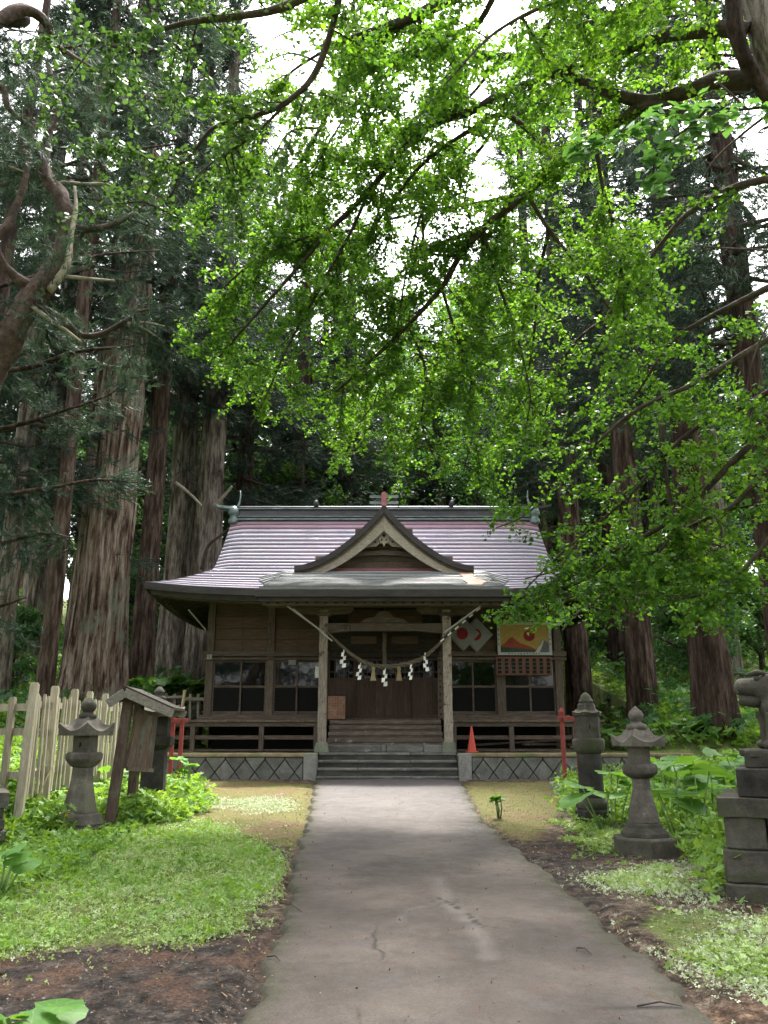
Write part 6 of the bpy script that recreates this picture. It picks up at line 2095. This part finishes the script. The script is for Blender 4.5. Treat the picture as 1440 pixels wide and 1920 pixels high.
for msk, mt in ((~NR, 'ginkgo'), (NR, 'ginkgo_shade')):
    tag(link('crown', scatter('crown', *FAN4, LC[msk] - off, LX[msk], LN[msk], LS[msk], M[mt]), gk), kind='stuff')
tag(tw_.build('twigs', M['twig'], gk), kind='stuff')

# the near spray of large pale leaves, each leaf on its own
fan_me = []
for k in range(4):
    rk_ = random.Random(k)
    v = [(0, 0, 0)]
    na = 10
    for j in range(na + 1):
        a = (-.98 + 1.96 * j / na) * .95
        rad = 1.0 + .05 * rk_.uniform(-1, 1) - (.22 if j == na // 2 else 0)
        v.append((rad * math.cos(a), rad * math.sin(a), .10 * math.sin(j * 1.3 + k) * rad * .5 + .12 * math.cos(a * 2)))
    v2 = [(p[0] * .5, p[1] * .5, p[2] * .35 + .03) for p in v[1:]]
    f = [(0, 1 + na + 1 + j, 1 + na + 2 + j) for j in range(na)] + [(1 + na + 1 + j, 1 + j, 2 + j, 1 + na + 2 + j) for j in range(na)]
    me_ = bpy.data.meshes.new('leaf'); me_.from_pydata(v + v2, [], f); me_.update(); me_.materials.append(M['ginkgo_near'])
    me_.polygons.foreach_set('use_smooth', [True] * len(me_.polygons))
    fan_me.append(me_)
NB = [P3([(1560, 130, 5.4), (1480, 185, 5.4), (1400, 205, 5.4), (1320, 200, 5.5), (1240, 215, 5.6), (1180, 240, 5.7), (1120, 262, 5.8), (1080, 272, 5.9)]),
      P3([(1330, 200, 5.5), (1290, 240, 5.5), (1240, 275, 5.6), (1225, 320, 5.6), (1235, 345, 5.6)]),
      P3([(1480, 185, 5.4), (1400, 245, 5.5), (1340, 300, 5.6), (1320, 335, 5.7)]),
      P3([(1400, 205, 5.4), (1370, 175, 5.4), (1345, 155, 5.4)]),
      P3([(1540, 480, 7.0), (1440, 470, 7.2), (1360, 465, 7.4), (1290, 460, 7.6)]),
      P3([(1540, 560, 7.0), (1450, 600, 7.1), (1410, 680, 7.2), (1400, 740, 7.3)]),
      P3([(1540, 240, 5.2), (1450, 235, 5.3), (1420, 250, 5.4)])]
cnt = 0
rr = random.Random(12)
goff = Vector(gk.location)
for bi, p in enumerate(NB):
    sp_ = smooth_path(p, 5)
    MB().tube(sp_, [.014 - .009 * i / len(sp_) for i in range(len(sp_))], 6).build('limb', M['bark_branch'], gk, flat=False)
    for i in range(2 if bi else 4, len(sp_)):
        for _ in range(5 if bi < 4 else 4):
            if cnt >= 250: break
            c = sp_[i] + Vector((rr.gauss(0, .05), rr.gauss(0, .06), rr.gauss(-.04, .05)))
            d = Vector((rr.gauss(-.3, .7), rr.gauss(-.3, .6), rr.gauss(-.45, .35))).normalized()
            n = Vector((rr.gauss(0, .35), rr.gauss(-.35, .35), 1)).normalized()
            yv = n.cross(d).normalized(); n = d.cross(yv).normalized()
            s = rr.uniform(.065, .10)
            Mx = Matrix((( d.x, yv.x, n.x, 0), (d.y, yv.y, n.y, 0), (d.z, yv.z, n.z, 0), (0, 0, 0, 1)))
            o = bpy.data.objects.new('leaf', fan_me[rr.randrange(4)]); COL.objects.link(o); o.parent = gk
            o.matrix_local = Matrix.Translation(c - goff) @ Mx @ Matrix.Scale(s, 4)
            cnt += 1

# ------------------------------------------------------------------ butterbur: big round leaves on stalks, each a part
def fuki_mesh(seed, mat='fuki'):
    rk_ = random.Random(seed)
    v = [(0.0, 0, -.03)]
    n, rings = 18, 3
    for q in range(1, rings + 1):
        for j in range(n + 1):
            a = -math.pi + .16 + (2 * math.pi - .32) * j / n
            rad = q / rings * (1 + .07 * math.sin(a * 7 + seed) + .04 * rk_.uniform(-1, 1)) * (.9 + .1 * math.cos(a))
            z = .06 * (q / rings) + .11 * (q / rings) ** 2 * math.cos(a * 2 + seed) + .03 * math.cos(a * 9) * (q / rings) - .10 * (q / rings) ** 3
            v.append((rad * math.cos(a) + .05, rad * math.sin(a), z))
    f = [(0, 1 + j, 2 + j) for j in range(n)]
    for q in range(rings - 1):
        for j in range(n):
            a = 1 + q * (n + 1) + j
            f.append((a, a + n + 1, a + n + 2, a + 1))
    me_ = bpy.data.meshes.new('leaf'); me_.from_pydata(v, [], f); me_.update(); me_.materials.append(M[mat])
    me_.polygons.foreach_set('use_smooth', [True] * len(me_.polygons))
    return me_


FK = [fuki_mesh(i) for i in range(5)]
stalk = MB().tube([(0, 0, 0), (.03, 0, .5), (0, 0, 1)], [.012, .010, .008], 6).mesh('stalk', M['stalk'], flat=False)
rr = random.Random(21)


def butterbur(x, y, n, hmin, hmax, rmin, rmax, spread, label, group=None, lean=(0, 0)):
    z = gz(x, y)
    o = empty('butterbur_plant', (x, y, z), label, 'plant', group)
    for k in range(n):
        a = rr.uniform(0, 2 * math.pi); rd = spread * math.sqrt(rr.random())
        h = rr.uniform(hmin, hmax)
        tx_, ty_ = rd * math.cos(a) + lean[0], rd * math.sin(a) + lean[1]
        base_ = Vector((tx_ * .35, ty_ * .35, 0)); top = Vector((tx_, ty_, h))
        R_ = rr.uniform(rmin, rmax)
        lf = link('leaf', FK[rr.randrange(5)], o, top, (rr.gauss(.12, .2), rr.gauss(0, .22), a + rr.gauss(0, .4)), (R_, R_, R_))
        d = top - base_
        link('stalk', stalk, o, base_, d.to_track_quat('Z', 'Y').to_euler(), (1, 1, d.length))
    return o


spots = [((1150, 1560), 6, .45, .8, 'butterbur plant whose leaves hang between the two right lanterns'),
         ((1290, 1585), 8, .45, .85, 'butterbur plant behind the foot of the tall right lantern'),
         ((1330, 1560), 9, .45, .9, 'butterbur clump in the bright patch left of the guardian pedestal'),
         ((1270, 1540), 8, .45, .85, 'butterbur clump just right of the tall lantern shaft'),
         ((1360, 1530), 9, .45, .85, 'butterbur clump rising behind the cap stone of the right pedestal'),
         ((1300, 1510), 8, .4, .8, 'butterbur clump in the middle of the sunlit right bed'),
         ((1230, 1500), 8, .35, .7, 'butterbur clump behind the tall right lantern before the wall'),
         ((1400, 1500), 8, .4, .8, 'butterbur clump behind the inscribed block of the right pedestal'),
         ((1350, 1480), 8, .35, .7, 'butterbur clump before the right end of the retaining wall'),
         ((1180, 1510), 6, .3, .6, 'low butterbur clump between the dark lantern and the wall')]
for (px, py), n, h0, h1, lab in spots:
    g = ground(px, py)
    butterbur(g.x, g.y, n, h0, h1, .16, .30, .5, lab)
g = ground(937, 1538); butterbur(g.x, g.y, 5, .25, .34, .06, .10, .07, 'single small butterbur plant on the moss beside the path edge')
c = pos(85, 1910, 4.35)
butterbur(c.x - .12, c.y + .02, 5, .12, .2, .10, .15, .2, 'large soft butterbur leaves at the bottom left corner')
c = ground(10, 1690); butterbur(c.x - .1, c.y, 5, .22, .4, .12, .18, .22, 'butterbur plant at the foot of the left pedestal')
c = ground(345, 1500); butterbur(c.x, c.y, 6, .45, .75, .12, .2, .18, 'upright butterbur plant in front of the left red posts')
for (px, py), lab in (((30, 1520), 'butterbur plant below the fence corner behind the left pedestal'), ((190, 1500), 'butterbur plant between the grey lantern and the notice board'), ((100, 1490), 'butterbur plant behind the squat grey lantern'), ((60, 1440), 'butterbur plant behind the fence pickets at the left')):
    c = ground(px, py); butterbur(c.x, c.y, 7, .25, .6, .12, .22, .35, lab)
for k, (px, py) in enumerate(((285, 1290), (310, 1292), (335, 1290), (358, 1288), (378, 1290), (300, 1282), (345, 1280))):
    c = pos(px, py, 25.6 + .3 * (k % 3)); o = butterbur(c.x, c.y, 12, .2, .55, .2, .34, .7, 'bright butterbur growing on top of the stone bank', 'butterbur on the stone bank')
    o.location.z = max(pos(px, 1308, c.y).z, gz(c.x, c.y))
for k, (px, py) in enumerate(((300, 1345), (330, 1350), (360, 1345), (285, 1352))):
    c = pos(px, py, 24.0); o = butterbur(c.x, c.y, 7, .1, .35, .14, .22, .4, 'butterbur at the foot of the stone bank', 'butterbur at the foot of the stone bank')
# fine hillside clumps of large leaves, right of the hall
for k in range(16):
    x = rr.uniform(5.9, 12); y = rr.uniform(20.6, 25)
    butterbur(x, y, 8, .2, .55, .14, .26, .6, 'butterbur clump in the undergrowth right of the hall', 'butterbur right of the hall')

# ------------------------------------------------------------------ ground plants
def place(n, fn_xy, zlo, zhi, tmpl, smin, smax, mat, name, label, tilt=.5, pnorm=None, cat=None):
    pts = fn_xy(n)
    x, y = pts[:, 0], pts[:, 1]
    n = len(x)
    z = terrain(x, y) + RNG.uniform(zlo, zhi, n)
    Nn = norm(RNG.normal(0, tilt, (n, 3)) + [0, 0, 1]) if pnorm is None else pnorm(n)
    ob_ = link(name, scatter(name, *tmpl, np.stack([x, y, z], -1), RNG.normal(size=(n, 3)), Nn, RNG.uniform(smin, smax, n), M[mat]))
    tag(ob_, label, cat, None, 'stuff')
    return ob_


def in_polys(polys, dens_noise=None, thr=-1.0, jit=.09):
    def f(n):
        out_ = []
        allp = np.concatenate([np.array(p) for p in polys])
        lo, hi = allp.min(0), allp.max(0)
        areas = []
        got = 0
        while got < n:
            q = RNG.uniform(lo, hi, (n * 2, 2))
            k = np.zeros(len(q), bool)
            for p in polys: k |= in_poly(q[:, 0], q[:, 1], p)
            k &= ~((q[:, 0] > path_l(q[:, 1]) - .05) & (q[:, 0] < path_r(q[:, 1]) + .05))
            v = np.sin(q[:, 0] * 3.1 + 1.3 * np.sin(q[:, 1] * 2.3)) * np.sin(q[:, 1] * 2.7 + 1.1 * np.sin(q[:, 0] * 1.9)) + .6 * np.sin(q[:, 0] * 9 + 2) * np.sin(q[:, 1] * 8)
            k &= v > thr + RNG.normal(0, .35, len(q))
            q = q[k]
            q = q + RNG.normal(0, jit, q.shape)
            q = q[~((q[:, 0] > path_l(q[:, 1]) - .03) & (q[:, 0] < path_r(q[:, 1]) + .03))]
            out_.append(q); got += len(q)
        return np.concatenate(out_)[:n]
    return f


# three round leaflets on one level
CL = []
CF = []
for a in (0, 2.094, 4.189):
    n0 = len(CL)
    ca, sa = math.cos(a), math.sin(a)
    for px_, py_, pz_ in ((0, 0, 0), (.55, -.42, .05), (1.0, -.2, 0), (1.0, .2, 0), (.55, .42, .05)):
        CL.append((px_ * ca - py_ * sa, px_ * sa + py_ * ca, pz_))
    CF += [(n0, n0 + 1, n0 + 2), (n0, n0 + 2, n0 + 3), (n0, n0 + 3, n0 + 4)]
CLOVER = (CL, CF)
BLADE = ([(0, 0, 0), (.5, -.05, .5), (.5, .05, .5), (1, 0, .35)], [(0, 1, 2), (1, 3, 2)])
COMP = ([], [])
for k in range(5):
    a = -1.5 + k * .75; n0 = len(COMP[0]); ca, sa = math.cos(a), math.sin(a)
    for q in ((0, 0, 0), (.5, -.2, .06), (1, 0, -.05), (.5, .2, .06)): COMP[0].append((q[0] * ca - q[1] * sa, q[0] * sa + q[1] * ca, q[2]))
    COMP[1].extend([(n0, n0 + 1, n0 + 2), (n0, n0 + 2, n0 + 3)])

gl = [ZONES['grass'][0]]
place(2600, in_polys(gl, thr=.15), .01, .07, COMP, .025, .06, 'under', 'weeds', 'taller leafy weeds scattered through the clover left of the path', .5)
place(5000, in_polys(gl, thr=-.6), .0, .012, LEAF2, .01, .028, 'litter', 'leaf_litter', 'brown leaf scraps among the clover left of the path', .3)
place(30000, in_polys(gl, thr=-.55), .0, .035, CLOVER, .012, .022, 'clover', 'clover', 'low clover and creeping weeds covering the ground left of the path', .5)
place(16000, in_polys(gl, thr=.1), .0, .03, CLOVER, .010, .018, 'clover_pale', 'creeping_plant', 'pale creeping plants in patches among the clover left of the path', .5)
place(9000, in_polys(gl, thr=-.2, jit=.38), .0, .03, CLOVER, .012, .022, 'clover', 'clover', 'loose clover thinning out round the lawn left of the path', .5)
place(9000, in_polys(gl, thr=.0), .0, .02, BLADE, .04, .09, 'grass', 'grass', 'short grass among the clover left of the path', .3)
place(14000, in_polys(ZONES['grass'][1:] + [ZONES['pale'][3]], thr=.0, jit=.2), .0, .025, CLOVER, .010, .019, 'clover_pale', 'creeping_plant', 'pale creeping plants on the bare soil right of the path', .5)
place(2500, in_polys(ZONES['grass'][1:] + [gpoly([(1040, 1540), (1180, 1560), (1250, 1660), (1200, 1700), (1120, 1640)])], thr=.2), .0, .03, COMP, .03, .06, 'clover', 'weeds', 'scattered green weeds right of the path', .5)
place(5000, in_polys(ZONES['pale'][:2]), .0, .02, CLOVER, .012, .02, 'clover_pale', 'creeping_plant', 'pale creeping patch on the moss left of the path', .4)
lw = gpoly([(-300, 1500), (0, 1470), (130, 1480), (250, 1492), (372, 1488), (395, 1520), (330, 1545), (200, 1555), (110, 1575), (0, 1600), (-300, 1660)])
place(12000, in_polys([lw], thr=-.7), .02, .20, COMP, .04, .09, 'under', 'weeds', 'bright leafy weeds round the foot of the left lantern', .5)
place(5000, in_polys([lw], thr=-.2), .15, .38, COMP, .05, .10, 'under', 'weeds', 'taller leafy weeds round the notice board', .5)
place(5000, in_polys([gpoly([(-200, 1600), (0, 1590), (130, 1575), (250, 1555), (120, 1640), (-200, 1740)])], thr=-.4), .01, .13, COMP, .03, .07, 'under', 'weeds', 'leafy weeds at the left edge of the clover', .5)
rw = gpoly([(1050, 1475), (1240, 1440), (1500, 1440), (1500, 1640), (1345, 1690), (1270, 1590), (1140, 1540), (1060, 1530)])
place(13000, in_polys([rw], thr=-.8), .02, .22, COMP, .04, .09, 'under', 'weeds', 'leafy weeds beneath the butterbur on the right', .5)
place(5000, in_polys([rw], thr=-.3), .15, .42, LEAF2, .05, .12, 'under', 'weeds', 'taller narrow weeds among the butterbur on the right', .7)
sl = gpoly([(1060, 1475), (1130, 1480), (1150, 1560), (1080, 1540)])
place(1500, in_polys([sl]), .01, .12, COMP, .03, .07, 'under', 'weeds', 'weeds round the foot of the dark round lantern', .5)


def hillside(n):
    q = np.stack([RNG.uniform(-24, 26, n * 3), 20.5 + 24 * RNG.random(n * 3) ** 1.4], -1)
    k = (q[:, 1] > 31) | (q[:, 0] > 6.4) | (q[:, 0] < -5.9)
    v = np.sin(q[:, 0] * 1.1 + np.sin(q[:, 1] * .9)) * np.sin(q[:, 1] * 1.3 + q[:, 0] * .5)
    k &= v > -.55 + RNG.normal(0, .3, len(q))
    return q[k][:n]


place(30000, hillside, .02, .35, COMP, .10, .2, 'under', 'undergrowth', 'leafy undergrowth covering the slope beneath the cedars', .5)
place(14000, hillside, .25, .75, COMP, .10, .2, 'broad', 'undergrowth', 'taller darker undergrowth on the slope beneath the cedars', .6)
fl_ = [[(-13, 10), (-5.2, 10), (-6, 19), (-6.3, 23), (-13, 24)]]
place(16000, in_polys(fl_, thr=-.8), .02, .45, COMP, .06, .14, 'under', 'undergrowth', 'leafy undergrowth behind the timber fence', .5)

# litter, twigs and pebbles
def litter_xy(n):
    q = np.stack([RNG.uniform(-5, 5.5, n * 2), 3.8 + 15 * RNG.random(n * 2) ** 1.5], -1)
    onp = (q[:, 0] > path_l(q[:, 1])) & (q[:, 0] < path_r(q[:, 1]))
    k = ~onp | (RNG.random(len(q)) < .16)
    k &= ~in_poly(q[:, 0], q[:, 1], ZONES['grass'][0]) | (RNG.random(len(q)) < .15)
    return q[k][:n]


o = place(13000, litter_xy, .025, .036, LEAF2, .008, .026, 'litter', 'leaf_litter', 'dry brown leaf scraps and bark flakes on soil and path', .25)
PEB = ([(1, 0, 0), (0, 1, 0), (-1, 0, 0), (0, -1, 0), (0, 0, .7)], [(0, 1, 4), (1, 2, 4), (2, 3, 4), (3, 0, 4)])
M['pebble'] = leafmat('small stones', [(.06, .055, .05), (.14, .125, .11), (.30, .28, .25)], .0, .9)


def peb_xy(n):
    q = np.stack([RNG.uniform(-5, 5.5, n * 3), 3.8 + 12 * RNG.random(n * 3) ** 1.4], -1)
    onp = (q[:, 0] > path_l(q[:, 1]) + .02) & (q[:, 0] < path_r(q[:, 1]) - .02)
    k = (~onp) | (RNG.random(len(q)) < .02)
    k &= ~in_poly(q[:, 0], q[:, 1], ZONES['grass'][0])
    return q[k][:n]


place(8000, peb_xy, .0, .015, PEB, .004, .012, 'pebble', 'gravel', 'loose small stones on the bare soil beside the path', .3)
STK = ([(0, -.03, 0), (0, .03, 0), (1, .03, .03), (1, -.03, .03), (.5, 0, .06)], [(0, 1, 4), (1, 2, 4), (2, 3, 4), (3, 0, 4)])
place(900, litter_xy, .026, .036, STK, .03, .10, 'litter', 'fallen_twigs', 'short fallen twigs scattered on soil and path', .1)
for k, (px, py, px2, py2, lab) in enumerate(((1082, 1785, 1110, 1798, 'thin fallen twig lying on the right half of the path'), (1195, 1895, 1280, 1897, 'dark fallen twig lying across the near right of the path'), (525, 1700, 566, 1715, 'black root poking onto the left edge of the path'), (500, 1800, 525, 1810, 'small black root end on the left path edge near the camera'))):
    a, b2 = ground(px, py), ground(px2, py2)
    up = Vector((0, 0, .03))
    tag(MB().tube([a + up, (a + b2) / 2 + up * 1.4 + Vector((.01, .03, 0)), b2 + up], [.005, .004, .002], 5).build('fallen_twig', M['twig'], flat=False), lab, 'twig')
# yellow flowering stem before the squat lantern
g = ground(120, 1570)
o = empty('yellow_flower', g, 'yellow flowering stem in front of the squat grey lantern', 'flower')
MB().tube([g, g + Vector((.01, 0, .15)), g + Vector((.0, 0, .33))], .005, 5).build('stem', M['stalk'], o)
C_ = np.array(RNG.normal(0, .018, (40, 3))) + [0, 0, 0]; C_[:, 2] = RNG.uniform(.10, .34, 40)
tag(link('blossom', scatter('blossom', *LEAF2, C_, RNG.normal(size=(40, 3)), RNG.normal(size=(40, 3)), np.full(40, .03), M['yellow_leaf']), o))
bpy.context.view_layer.update()
